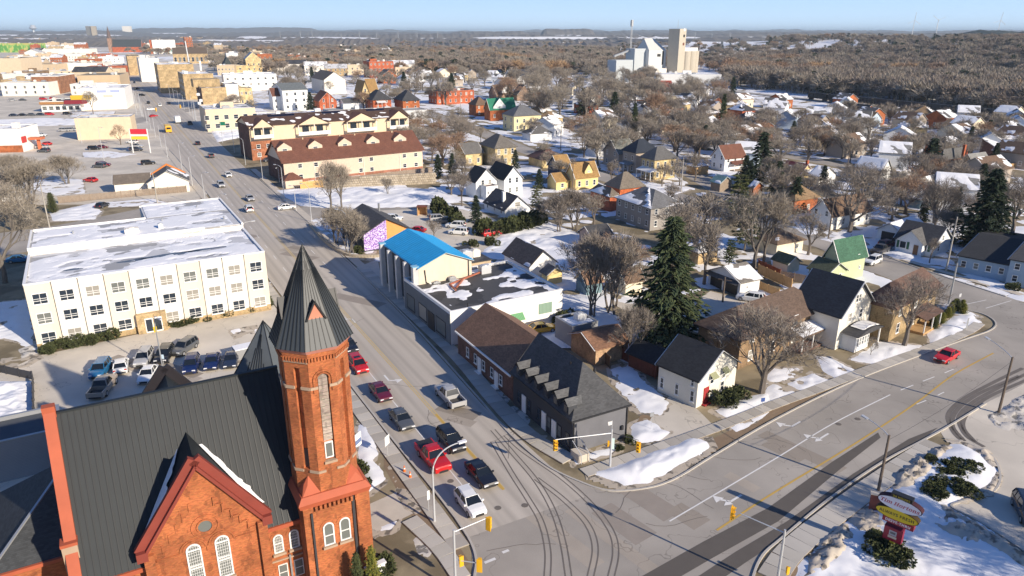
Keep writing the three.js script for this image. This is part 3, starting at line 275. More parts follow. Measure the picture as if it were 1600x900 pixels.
for (const [q, s, hh] of [[[[1250, 905], [1280, 850], [1320, 820], [1345, 845], [1310, 880], [1280, 905]], 1, 0.9], [[[1325, 815], [1380, 780], [1410, 795], [1380, 850], [1340, 835]], 2, 0.8], [[[1395, 765], [1400, 745], [1430, 715], [1470, 695], [1490, 700], [1450, 750], [1420, 770]], 3, 0.8], [[[1445, 815], [1470, 790], [1520, 815], [1600, 865], [1620, 900], [1560, 870], [1500, 850]], 4, 0.8], [[[1478, 690], [1500, 688], [1545, 706], [1556, 730], [1540, 722], [1510, 700]], 5, 0.5], [[[1530, 770], [1555, 745], [1562, 738], [1556, 768], [1500, 786]], 6, 0.6]]) snowField(P(q), { h: hh, cover: 0.45, lump: 0.55, m: MT.brownSnow, seed: 90 + s, y0: 0.12, scale: 1.6, cell: 0.28 });
// patchy cover over the yards and lots of the whole quarter
const roadLines = [[[640, 168], [705, 189], [765, 212], [830, 238], [900, 262], [960, 282], [1030, 300], [1110, 322], [1190, 348], [1280, 376], [1386, 417], [1470, 445], [1560, 480]], [[1400, 280], [1310, 258], [1240, 246], [1180, 236]], [[1240, 372], [1130, 300], [1060, 262], [1000, 240], [900, 200], [830, 160]], [[620, 330], [700, 345], [780, 375]], [[1130, 480], [1080, 500]]].map(P).concat([[RS(0, 0), RS(700, 0)], P([[1040, 790], [1450, 590], [1600, 520]])]);
const roadW = [6, 5.5, 5.5, 11, 8, 19, 16];
function roadDist(x, z) { let d = 1e9; roadLines.forEach((l, k) => { for (let i = 0; i < l.length - 1; i++) { const [xa, za] = l[i], [xb, zb] = l[i + 1], dx = xb - xa, dz = zb - za, t = clamp(((x - xa) * dx + (z - za) * dz) / (dx * dx + dz * dz)); d = Math.min(d, Math.hypot(x - xa - dx * t, z - za - dz * t) - roadW[k]); } }); return d; }
{ const cell = 1.1, p = [], u = [], ix = [], f = [], NX = 450, NZ = 409, X0 = -120, Z0 = -95; for (let j = 0; j <= NZ; j++) for (let i = 0; i <= NX; i++) { const sc = 1 + j / NZ * 1.6, x = X0 + i * cell * sc - j * 0.33, z = Z0 - j * cell * sc * 0.85; let v = (0.02 + 1.5 * (fbm(x / 3.6, z / 3.6, 5, 0, 3) - 0.48) + 0.45 * (fbm(x / 40, z / 40, 2, 0, 6) - 0.5)); v = Math.min(v, roadDist(x, z) * 0.5, ((x - RO[0]) * rr[0] + (z - RO[1]) * rr[1] - 13) * 0.15); v = clamp(v * 0.6, -0.05, 0.22); f.push(v); p.push(x, v, z); u.push(x, z); }
  for (let j = 0; j < NZ; j++) for (let i = 0; i < NX; i++) { const a = j * (NX + 1) + i, b = a + 1, c = a + NX + 1, d = c + 1; if (Math.max(f[a], f[b], f[c], f[d]) > 0) ix.push(a, b, c, b, d, c); }
  const g = new THREE.BufferGeometry(); g.setAttribute('position', new THREE.Float32BufferAttribute(p, 3)); g.setAttribute('uv', new THREE.Float32BufferAttribute(u, 2)); g.setIndex(ix); g.computeVertexNormals(); const o = meshOf(g, 'snow', MT.snow); o.userData.kind = 'stuff'; }
// ================================================================ CHURCH (local: x along the nave, z towards the street corner)
{
  const K = 0.97, M4 = new THREE.Matrix4().makeScale(K, K, K).setPosition(0, 1.29, 0), GB = -1.36;
  const ch = thing('brick_church', 'orange brick church with dark standing-seam roof and an octagonal spire tower by the junction', 'church', -15.04, -49.86, rad(29.5));
  const B = () => { const b = new MB(); b.m = M4; return b; };
  const hr = 16.3, nr = -5.75, he = 5.6, ne = 0.95, sl = (hr - he) / (ne - nr), L = -18.3, R = -1.8, nb = nr - (ne - nr);
  const roofH = n => he + (ne - n) * sl;
  // walls
  let b = B(); const nw = 0.5, gL = V(0, 0, 0);
  b.box((L + R) / 2, GB, nw - 0.2, R - L, he - GB, 0.4); b.box((L + R) / 2, GB, nb + 0.65, R - L, he - GB, 0.4);
  for (const x of [L + 0.2, R - 0.2]) { const p = [[nb + 0.45, GB], [nw, GB], [nw, he], [nr, hr - 0.1], [nb + 0.45, he]], c = p.map(q => new THREE.Vector2(...q)); for (const f of THREE.ShapeUtils.triangulateShape(c, [])) b.tri(...f.map(i => V(x, p[i][1], p[i][0]))); }
  b.mesh('wall', MT.orange, ch);
  // main roof and seams
  b = B(); const th = 0.16; const A = V(L + 0.3, hr, nr), A2 = V(R, hr, nr);
  b.quad(V(L + 0.3, he - 0.1, ne + 0.06), V(R, he - 0.1, ne + 0.06), A2, A); b.quad(V(R, he - 0.1, nb - 0.06), V(L + 0.3, he - 0.1, nb - 0.06), A, A2);
  b.bar(V(L + 0.3, hr + 0.02, nr), V(R, hr + 0.02, nr), 0.35, 0.14);
  const roof = b.mesh('roof', MT.metalRoof, ch); b = B();
  const dn = sl / Math.hypot(1, sl), inGable = (x, n) => Math.abs(x + 9.6) < 4.3 * clamp((13.3 - roofH(n)) / 6.1);
  for (let x = L + 0.7; x < R; x += 0.43) { const mk = (n0, n1) => b.bar(V(x, roofH(n0) + 0.03, n0 + 0.03), V(x, roofH(n1) + 0.03, n1 + 0.03), 0.045, 0.075, V(1, 0, 0)); const ex = Math.abs(x + 9.6), hb = ex < 4.25 ? 13.3 - ex / 4.3 * 6.1 : he, n1 = ne - (hb - he) / sl; mk(ex < 4.25 ? n1 - 0.05 : ne, nr); }
  stuff(b.mesh('roof_seam', MT.seam, roof));
  b = B(); b.bar(V(-5.2, he - 0.14, ne + 0.02), V(R - 0.4, he - 0.14, ne + 0.02), 0.28, 0.34); b.mesh('eave_moulding', MT.coping, ch); b = B(); b.bar(V(L, he - 0.14, ne + 0.02), V(-14.0, he - 0.14, ne + 0.02), 0.28, 0.34); b.mesh('eave_moulding', MT.coping, ch);
  // left gable coping with a kneeler block
  b = B(); const cp = (n0, n1, o, w, h, x = L) => b.bar(V(x, roofH(n0) + o, n0), V(x, roofH(n1) + o, n1), h, w, V(1, 0, 0)); cp(nr + 0.1, -0.6, 0.25, 0.78, 0.62); cp(-0.75, ne + 0.3, -0.05, 0.78, 0.62, L - 0.06); b.box(L, hr - 0.2, nr, 0.85, 0.9, 0.7); b.mesh('coping', MT.coping, ch);
  b = B(); b.box(L - 0.1, 5.2, -0.55, 1.0, 3.2, 0.9); b.mesh('kneeler', MT.stone, ch); b = B(); b.box(L - 0.1, 8.4, -0.55, 1.1, 0.25, 1.0); b.mesh('kneeler_cap', MT.coping, ch);
  // front cross gable
  const gx = -9.6, hw = 4.28, gk = 7.25, ga = 13.4, gn = 1.3;
  b = B(); b.wallPoly([[gx - hw, GB], [gx + hw, GB], [gx + hw, gk], [gx, ga], [gx - hw, gk]], gn, 0.7); b.box(gx - hw + 0.25, GB, gn + 0.1, 0.7, gk - GB - 0.4, 0.5); b.box(gx + hw - 0.25, GB, gn + 0.1, 0.7, gk - GB - 0.4, 0.5);
  const cg = b.mesh('cross_gable', MT.orange, ch);
  b = B(); const gv = h => ne - (h - he) / sl; for (const s of [-1, 1]) { b.quad(V(gx + s * hw, gk - 0.15, gn), V(gx, ga - 0.15, gn), V(gx, ga - 0.15, gv(ga - 0.15) - 0.1), V(gx + s * hw, gk - 0.15, gv(gk - 0.15) - 0.1)); } b.mesh('gable_roof', MT.metalRoof, ch);
  b = B(); for (const s of [-1, 1]) { b.bar(V(gx + s * (hw + 0.25), gk - 0.22, gn - 0.2), V(gx, ga + 0.14, gn - 0.2), 0.9, 0.42, V(0, 0, 1)); b.bar(V(gx + s * (hw + 0.1), gk - 0.5, gn + 0.2), V(gx, ga - 0.28, gn + 0.2), 0.22, 0.3, V(0, 0, 1)); b.box(gx + s * (hw + 0.15), gk - 0.75, gn - 0.1, 0.75, 0.75, 1.0); } b.mesh('coping', MT.copingRed, cg);
  // snow caught in the two valleys
  const valley = (s, n0, n1, w0, w1, seed) => { const q = new MB(); q.m = M4; const N = 26; let pr; for (let i = 0; i <= N; i++) { const t = i / N, h = mix(gk + 0.1, ga - 1.2, t), ex = hw * (13.4 - h) / 6.15, n = gv(h); const w = mix(w0, w1, t) * (0.75 + 0.6 * vn(i * 0.7, seed)), k = [V(gx + s * (ex + 0.05), h + 0.06, n + 0.02), V(gx + s * (ex - w * 0.55 + 0.02), h + w * 0.8 + 0.07, n + w * 0.55)]; if (s > 0) { k[0] = V(gx + ex + w * 0.9, h + 0.05, n + 0.05); k[1] = V(gx + ex - 0.1, h + 0.14, n + 0.22); } if (pr) q.quad(pr[0], k[0], k[1], pr[1]); pr = k; } q.mesh('valley_snow', MT.snow, roof); };
  valley(-1, 0, 0, 2.1, 0.12, 3); valley(1, 0, 0, 0.55, 0.15, 5);
  // arched windows
  const arch = (x, yb, yt, w, seg = 8) => { const r = w / 2, p = [[x - r, yb], [x + r, yb]]; for (let i = 0; i <= seg; i++) { const a = i / seg * Math.PI; p.push([x + Math.cos(a) * r, yt - r + Math.sin(a) * r]); } return p; };
  function ring(b, x, y, r0, r1, z0, z1, a0, a1, seg = 14) { for (let i = 0; i < seg; i++) { const a = mix(a0, a1, i / seg), c = mix(a0, a1, (i + 1) / seg), p = (r, t, z) => V(x + r * Math.cos(t), y + r * Math.sin(t), z); b.quad(p(r0, a, z1), p(r1, a, z1), p(r1, c, z1), p(r0, c, z1)); b.quad(p(r1, a, z0), p(r1, c, z0), p(r1, c, z1), p(r1, a, z1)); b.quad(p(r0, a, z1), p(r0, c, z1), p(r0, c, z0), p(r0, a, z0)); } }
  function archWindow(x, yb, yt, w, n, parent, bars, sill = true, grid) { const q = B(), r = w / 2, f = 0.055; q.box(x - r, yb, n + 0.03, f * 2, yt - r - yb, 0.1); q.box(x + r, yb, n + 0.03, f * 2, yt - r - yb, 0.1); ring(q, x, yt - r, r - f, r + f, n - 0.02, n + 0.08, 0, Math.PI, 10); for (const t of bars) q.box(x, t, n + 0.03, w, 0.07, 0.09); q.box(x, yb, n + 0.03, w, 0.09, 0.1); if (grid) for (let k = 1; k < 6; k++) q.box(x - r + w * k / 6, yb, n + 0.025, 0.02, yt - yb - 0.15, 0.03); if (grid) for (let y = yb + 0.3; y < yt - 0.2; y += 0.27) q.box(x, y, n + 0.025, w, 0.02, 0.03); const o = q.mesh('window', MT.frame, parent); const g = B(); g.wallPoly(arch(x, yb, yt, w), n + 0.02, 0); g.mesh('pane', MT.glassL, o); if (sill) { const s = B(); s.box(x, yb - 0.22, n + 0.1, w + 0.35, 0.2, 0.3); s.mesh('sill', MT.stone, o); } const k = B(); ring(k, x, yt - r, r + 0.12, r + 0.30, n - 0.02, n + 0.05, 0, Math.PI, 10); k.mesh('hood_mould', MT.orange, o); return o; }
  archWindow(-10.66, 2.75, 6.5, 0.95, gn, cg, [4.3, 4.55, 5.95], true, true); archWindow(-8.62, 2.75, 6.5, 0.95, gn, cg, [4.3, 4.55, 5.95], true, true);
  b = B(); for (const x of [-10.66, -8.62]) ring(b, x, 6.02, 0.86, 0.98, gn - 0.02, gn + 0.09, 0, Math.PI, 16); b.box(-12.4, 5.95, gn + 0.03, 1.6, 0.12, 0.14); b.box(-6.9, 5.95, gn + 0.03, 1.5, 0.12, 0.14); b.box(-9.64, 5.6, gn + 0.03, 0.16, 0.5, 0.14);
  for (let i = 0; i < 5; i++) { b.box(-8.75 + i * 0.55, 9.35 - i * 0.72, gn + 0.04, 0.14, 0.75, 0.16); b.box(-8.5 + i * 0.55, 9.35 - i * 0.72, gn + 0.04, 0.5, 0.12, 0.16); b.box(gx - (-8.75 - gx) - i * 0.55, 9.35 - i * 0.72, gn + 0.02, 0.14, 0.75, 0.1); } b.mesh('brick_moulding', MT.orange, cg);
  b = B(); ring(b, -9.6, 7.8, 0.5, 0.62, gn - 0.02, gn + 0.1, 0, 6.2832, 18); const rw = b.mesh('round_window', MT.orange, cg); b = B(); ring(b, -9.6, 7.8, 0.9, 1.0, gn - 0.02, gn + 0.08, 0, 6.2832, 20); b.mesh('hood_mould', MT.orange, rw); b = B(); b.wallPoly(Array.from({ length: 16 }, (_, i) => [-9.6 + 0.5 * Math.cos(i / 16 * 6.2832), 7.8 + 0.5 * Math.sin(i / 16 * 6.2832)]), gn + 0.015, 0); b.mesh('pane', MT.glassL, rw);
  // bay between gable and tower
  archWindow(-4.43, 2.7, 4.4, 0.68, nw, ch, [3.55], true, true); archWindow(-3.15, 2.7, 4.4, 0.68, nw, ch, [3.55], true, true);
  for (const x of [-4.3, -3.02]) { const q = B(); q.box(x, -0.15, nw + 0.03, 0.76, 1.62, 0.08); const o = q.mesh('window', MT.frame, ch); const g = B(); g.box(x, -0.08, nw + 0.06, 0.62, 0.72, 0.04); g.box(x, 0.72, nw + 0.06, 0.62, 0.68, 0.04); g.mesh('pane', MT.glassL, o); }
  b = B(); b.box(-3.72, 1.9, nw + 0.07, 3.2, 0.12, 0.14); b.mesh('string_course', MT.stone, ch);
  b = B(); b.box(-3.66, GB, nw + 0.12, 0.14, 3.6, 0.14); b.mesh('downpipe', MT.steel, ch); b = B(); b.box(-5.22, GB, nw + 0.16, 0.2, 7.6, 0.24); b.mesh('downpipe', MT.frameD, ch);
  // tower base
  const tb = 2.6; b = B(); b.box(0, GB, 0, tb * 2, 7.7 - GB, tb * 2); b.box(2.2, GB, 2.2, 1.15, 7.6 - GB, 1.15); b.box(-2.25, GB, 2.2, 0.7, 7.3 - GB, 0.9); const tower = b.mesh('tower_base', MT.orange, ch);
  b = B(); b.frustum(0, 7.6, 0, 5.6, 0.45, 5.6, 5.9, 5.9); b.frustum(0, 8.05, 0, 5.9, 0.5, 5.9, 5.2, 5.2);
  for (const [sx, sz] of [[1, 1], [-1, 1], [1, -1], [-1, -1]]) { const o = V(sx * 2.55, 8.4, sz * 2.55), t = V(sx * 1.72, 9.9, sz * 1.72), c1 = V(sx * 0.95, 8.4, sz * 2.5), c2 = V(sx * 2.5, 8.4, sz * 0.95), m1 = V(sx * 1.95, 9.3, sz * 2.2), m2 = V(sx * 2.2, 9.3, sz * 1.95); b.tri(o, c1, m1); b.tri(o, m1, m2); b.tri(o, m2, c2); b.tri(m1, c1, t); b.tri(m1, t, m2); b.tri(m2, t, c2); } b.mesh('cornice', MT.coping, tower);
  b = B(); for (let i = 0; i < 10; i++) for (const s of [0, 1]) s ? b.box(-1.6 + i * 0.36, 7.15, tb + 0.13, 0.16, 0.42, 0.3) : b.box(tb + 0.13, 7.15, -1.9 + i * 0.36, 0.3, 0.42, 0.16); stuff(b.mesh('dentil', MT.orange, tower));
  archWindow(-0.76, 3.5, 5.6, 0.78, tb, tower, [4.4]); archWindow(0.58, 3.5, 5.6, 0.78, tb, tower, [4.4]);
  b = B(); b.box(1.42, GB, tb + 0.06, 0.2, 7.5 - GB, 0.12); b.box(-1.98, GB, tb + 0.1, 0.16, 7.0 - GB, 0.2); b.mesh('downpipe', MT.frameD, tower);
  // octagonal shaft: recessed core, corner piers, slots and bands on each face
  const oct = (ap, y) => Array.from({ length: 8 }, (_, i) => { const a = (i + 0.5) / 8 * 2 * Math.PI, r = ap / Math.cos(Math.PI / 8); return V(Math.cos(a) * r, y, Math.sin(a) * r); });
  const octPrism = (b, ap0, y0, ap1, y1) => { const l = oct(ap0, y0), h = oct(ap1, y1); for (let i = 0; i < 8; i++) b.quad(l[(i + 1) % 8], l[i], h[i], h[(i + 1) % 8]); b.fan(h.slice().reverse()); b.fan(l); };
  b = B(); octPrism(b, 2.16, 7.6, 2.16, 20.5); const face = (b, a, f) => { const keep = b.m; b.m = M4.clone().multiply(new THREE.Matrix4().makeRotationY(a)); f(); b.m = keep; };
  const shaftM = b; for (let i = 0; i < 8; i++) face(b, i * Math.PI / 4, () => { const w = i === 0 ? 0.42 : 0.26, o = 1.02, pw = o - w; b.box(-(w + pw / 2), 7.6, 2.3, pw, 12.9, 0.32); b.box(w + pw / 2, 7.6, 2.3, pw, 12.9, 0.32); b.box(0, 7.6, 2.3, w * 2, i === 0 ? 3.55 : 2.9, 0.318); b.box(0, i === 0 ? 18.9 : 19.3, 2.3, w * 2, i === 0 ? 1.6 : 1.2, 0.318); });
  const shaft = b.mesh('tower_shaft', MT.orange, ch);
  b = B(); for (let i = 0; i < 8; i++) face(b, i * Math.PI / 4, () => { for (const [y, h, d] of [[10.25, 0.2, 0.1], [17.55, 0.22, 0.12]]) { const w = i ? 0.27 : 0.44; b.box(-(1.03 + w) / 2, y, 2.46 + d / 2, 1.03 - w, h, d); b.box((1.03 + w) / 2, y, 2.46 + d / 2, 1.03 - w, h, d); } if (i % 2) b.box(0, 19.75, 2.5, 2.0, 0.14, 0.12); });
  stuff(b.mesh('string_course', MT.stone, shaft));
  b = B(); octPrism(b, 2.5, 20.15, 2.56, 20.55); for (let i = 0; i < 8; i++) face(b, i * Math.PI / 4, () => { for (let k = -4; k <= 4; k++) b.box(k * 0.235, 19.85, 2.5, 0.12, 0.32, 0.2); }); stuff(b.mesh('dentil', MT.orange, shaft));
  b = B(); octPrism(b, 2.62, 20.55, 2.86, 20.98); b.mesh('gutter', mat(0.62, 0.26, 0.20, { map: TX.blotch }), shaft);
  b = B(); ring(b, 0, 18.3, 0.62, 0.78, 2.4, 2.56, 0, Math.PI, 16); ring(b, 0, 18.3, 0.44, 0.54, 2.4, 2.52, 0, Math.PI, 14); b.box(-0.7, 17.2, 2.5, 0.16, 1.1, 0.12); b.box(0.7, 17.2, 2.5, 0.16, 1.1, 0.12); b.mesh('hood_mould', MT.orange, shaft);
  b = B(); for (let k = 0; k < 20; k++) b.box(0, 12.9 + k * 0.3, 2.2 + 0.02 * (k % 2), 0.7, 0.27, 0.2); b.mesh('louvre', mat(0.50, 0.41, 0.36, bump(TX.brick, 0.02)), shaft);
  b = B(); b.box(0, 11.3, 2.2, 0.66, 1.45, 0.16); let wq = b.mesh('window', MT.frame, shaft); b = B(); b.box(0, 11.42, 2.23, 0.48, 1.2, 0.12); b.mesh('pane', MT.glassL, wq); b = B(); b.box(0, 10.98, 2.42, 1.0, 0.2, 0.4); b.mesh('sill', MT.stone, wq);
  for (const i of [2, 5, 6, 7]) { b = B(); face(b, i * Math.PI / 4, () => b.box(0, 10.6, 2.19, 0.5, 1.6, 0.1)); b.mesh('pane', MT.frameD, shaft); }
  // spire
  b = B(); { const l = oct(2.92, 20.9), t = V(0, 28.15, 0); for (let i = 0; i < 8; i++) b.tri(l[(i + 1) % 8], l[i], t); } const spire = b.mesh('spire', MT.slate, ch);
  b = B(); for (let i = 0; i < 8; i++) { const l = oct(2.93, 20.9), A0 = l[i], A1 = l[(i + 1) % 8], T = V(0, 28.2, 0); for (let k = 0; k <= 6; k++) { const p = A0.clone().lerp(A1, k / 6), q = k % 6 === 0 ? T : A0.clone().lerp(A1, 0.5).lerp(T, 0.985 - 0.9 * Math.abs(k / 6 - 0.5) * 0.0).lerp(p, 0); const top = k % 6 === 0 ? T : p.clone().lerp(T, 0.93 - 0.25 * Math.abs(k - 3) / 3); b.bar(p, top, 0.05, 0.07, V(A0.x + A1.x, 1, A0.z + A1.z)); } } stuff(b.mesh('roof_seam', MT.seam, spire));
  for (let i = 0; i < 8; i += 2) { b = B(); const z0 = 1.95, zs = 1.15; face(b, i * Math.PI / 4, () => { b.tri(V(-0.62, 23.05, z0 + 0.12), V(0.62, 23.05, z0 + 0.12), V(0, 24.25, z0 + 0.12)); }); const f = b.mesh('lucarne', mat(0.62, 0.26, 0.17, { map: TX.blotch }), spire); b = B(); face(b, i * Math.PI / 4, () => { for (const s of [-1, 1]) { b.quad(V(s * 0.74, 22.95, z0 + 0.24), V(0, 24.45, z0 + 0.24), V(0, 24.45, zs + 0.1), V(s * 0.74, 22.95, z0 - 0.05)); b.bar(V(s * 0.74, 22.95, z0 + 0.2), V(0, 24.42, z0 + 0.2), 0.12, 0.12); } }); b.mesh('lucarne_roof', MT.black, f); }
  // rear transept, rear turret, left apse
  b = B(); const rx = -10.1, rn = -12.6; for (const s of [-1, 1]) b.quad(V(rx, 14.6, nr), V(rx + s * 3.6, 10.2, nr - 3.8), V(rx + s * 3.6, 10.2, rn), V(rx, 14.6, rn)); b.mesh('transept_roof', MT.metalRoof, ch);
  b = B(); b.wallPoly([[rx - 3.4, GB], [rx + 3.4, GB], [rx + 3.4, 10.4], [rx, 14.9], [rx - 3.4, 10.4]], rn, 0.4); b.mesh('transept_wall', MT.darkbrick, ch); b = B(); for (const s of [-1, 1]) b.bar(V(rx + s * 3.9, 10.1, rn - 0.1), V(rx, 15.3, rn - 0.1), 0.8, 0.3, V(0, 0, 1)); b.mesh('coping', MT.purpleTrim, ch);
  b = B(); b.box(0.2, GB, -15.5, 7, 9.6, 7); b.mesh('turret_wall', MT.orange, ch); b = B(); { const t = V(-0.9, 16.8, -15.6), c = [[-0.9, -22], [4.9, -15.6], [-0.9, -9.6], [-6.7, -15.6]].map(q => V(q[0], 8.0, q[1])); for (let i = 0; i < 4; i++) b.tri(c[i], c[(i + 1) % 4], t); } const tr = b.mesh('turret_roof', mat(0.12, 0.135, 0.145, { map: TX.blotch, roughness: 0.55 }), ch);
  b = B(); { const t = V(-0.9, 16.85, -15.6), c = [V(4.9, 8.02, -15.6), V(-0.9, 8.02, -9.6), V(-6.7, 8.02, -15.6)]; for (let q = 0; q < 2; q++) for (let k = 0; k <= 14; k++) { const p = c[q].clone().lerp(c[q + 1], k / 14), m = 1 - Math.abs(k - 7) / 7.2; b.bar(p, p.clone().lerp(t, k % 14 ? m : 1), 0.05, 0.07); } } stuff(b.mesh('roof_seam', MT.seam, tr));
  b = B(); b.box(-21.4, GB, -11.7, 6.2, 5.5, 12.2); b.mesh('apse_wall', MT.orange, ch);
  b = B(); { const t = V(-18.3, 9.3, -11.7), c = [V(-18.3, 4.15, -5.4), V(-24.7, 4.15, -5.4), V(-24.7, 4.15, -18), V(-18.3, 4.15, -18)]; b.tri(c[1], c[0], t); b.tri(c[2], c[1], t); b.tri(c[3], c[2], t); } const ar = b.mesh('apse_roof', mat(0.065, 0.07, 0.075, bump(TX.shingle, 0.01)), ch);
  b = B(); b.bar(V(-24.7, 4.1, -5.35), V(-18.3, 4.1, -5.35), 0.25, 0.3); b.mesh('eave_moulding', MT.coping, ch);
  b = B(); { const t = V(-18.3, 9.3, -11.7); b.bar(V(-24.7, 4.2, -5.4), t, 0.2, 0.12); } b.mesh('hip_capping', MT.steel, ar);
}
// ================================================================ BUILDINGS
// windows: frame with glass as a sub-part, shared shapes
const winCache = {};
function winGeo(w, h, st) { const k = [w, h, st].join(); if (winCache[k]) return winCache[k]; const f = new MB(), t = 0.09; f.box(0, -h / 2, 0.03, w, t, 0.08); f.box(0, h / 2 - t, 0.03, w, t, 0.08); f.box(-w / 2 + t / 2, -h / 2 + t, 0.03, t, h - 2 * t, 0.08); f.box(w / 2 - t / 2, -h / 2 + t, 0.03, t, h - 2 * t, 0.08); if (st !== 'plain') f.box(0, -0.03, 0.028, w - 2 * t, 0.06, 0.07); if (st === 'grid') { f.box(0, -h / 2 + t, 0.028, 0.06, h - 2 * t, 0.072); f.box(0, -h / 2 + h * 0.3, 0.028, w - 2 * t, 0.07, 0.074); } f.box(0, -h / 2 - 0.07, 0.06, w + 0.12, 0.07, 0.16); const p = new MB(); p.box(0, -h / 2 + 0.02, 0.005, w - 0.04, h - 0.04, 0.05); return winCache[k] = [f.geo(), p.geo()]; }
let winSeed = rng(77);
function addWin(parent, face, u, y, w, h, W, D, o = {}) { // face f(+z) k(-z) l(-x) r(+x); u metres along the face seen from outside, from its centre
  const [fg, pg] = winGeo(w, h, o.st || 'sash'); const k = meshOf(fg, 'window', o.frame || MT.frame, parent), q = winSeed(); meshOf(pg, 'pane', o.glass || (q < 0.16 ? MT.blind : q < 0.4 ? MT.glassL : MT.glass), k);
  const off = o.off || 0; if (face === 'f') k.position.set(u, y, D / 2 + off); else if (face === 'k') { k.position.set(-u, y, -D / 2 - off); k.rotation.y = Math.PI; } else if (face === 'l') { k.position.set(-W / 2 - off, y, u); k.rotation.y = -Math.PI / 2; } else { k.position.set(W / 2 + off, y, -u); k.rotation.y = Math.PI / 2; } return k; }
function slopeSnow(b, o, uV, vV, inside, seed, cover, cell = 0.5) { // irregular snow patches on a roof plane; o corner, uV/vV edge vectors, inside(s,t)
  const lu = uV.length(), lv = vV.length(), n = uV.clone().cross(vV).normalize(); if (n.y < 0) n.negate(); const nu = Math.max(3, Math.round(lu / cell)), nv = Math.max(3, Math.round(lv / cell)), F = [], Q = [];
  for (let j = 0; j <= nv; j++) for (let i = 0; i <= nu; i++) { const s = i / nu, t = j / nv, m = inside(s, t), v = Math.min(m, cover - 0.5 + (fbm(s * lu / 3 + seed * 3.1, t * lv / 2.2 + seed, 3, 0, seed) - 0.5) * 1.6 + 0.15 * (0.5 - t)); F.push(v); Q.push(o.clone().addScaledVector(uV, s).addScaledVector(vV, t).addScaledVector(n, clamp(v * 0.5, -0.06, 0.11) + 0.012)); }
  for (let j = 0; j < nv; j++) for (let i = 0; i < nu; i++) { const a = j * (nu + 1) + i, c = a + 1, d = a + nu + 1, e = d + 1; if (Math.max(F[a], F[c], F[d], F[e]) > -0.02) b.quad(Q[a], Q[c], Q[e], Q[d]); } }
let bSeed = 100; const lots = [];
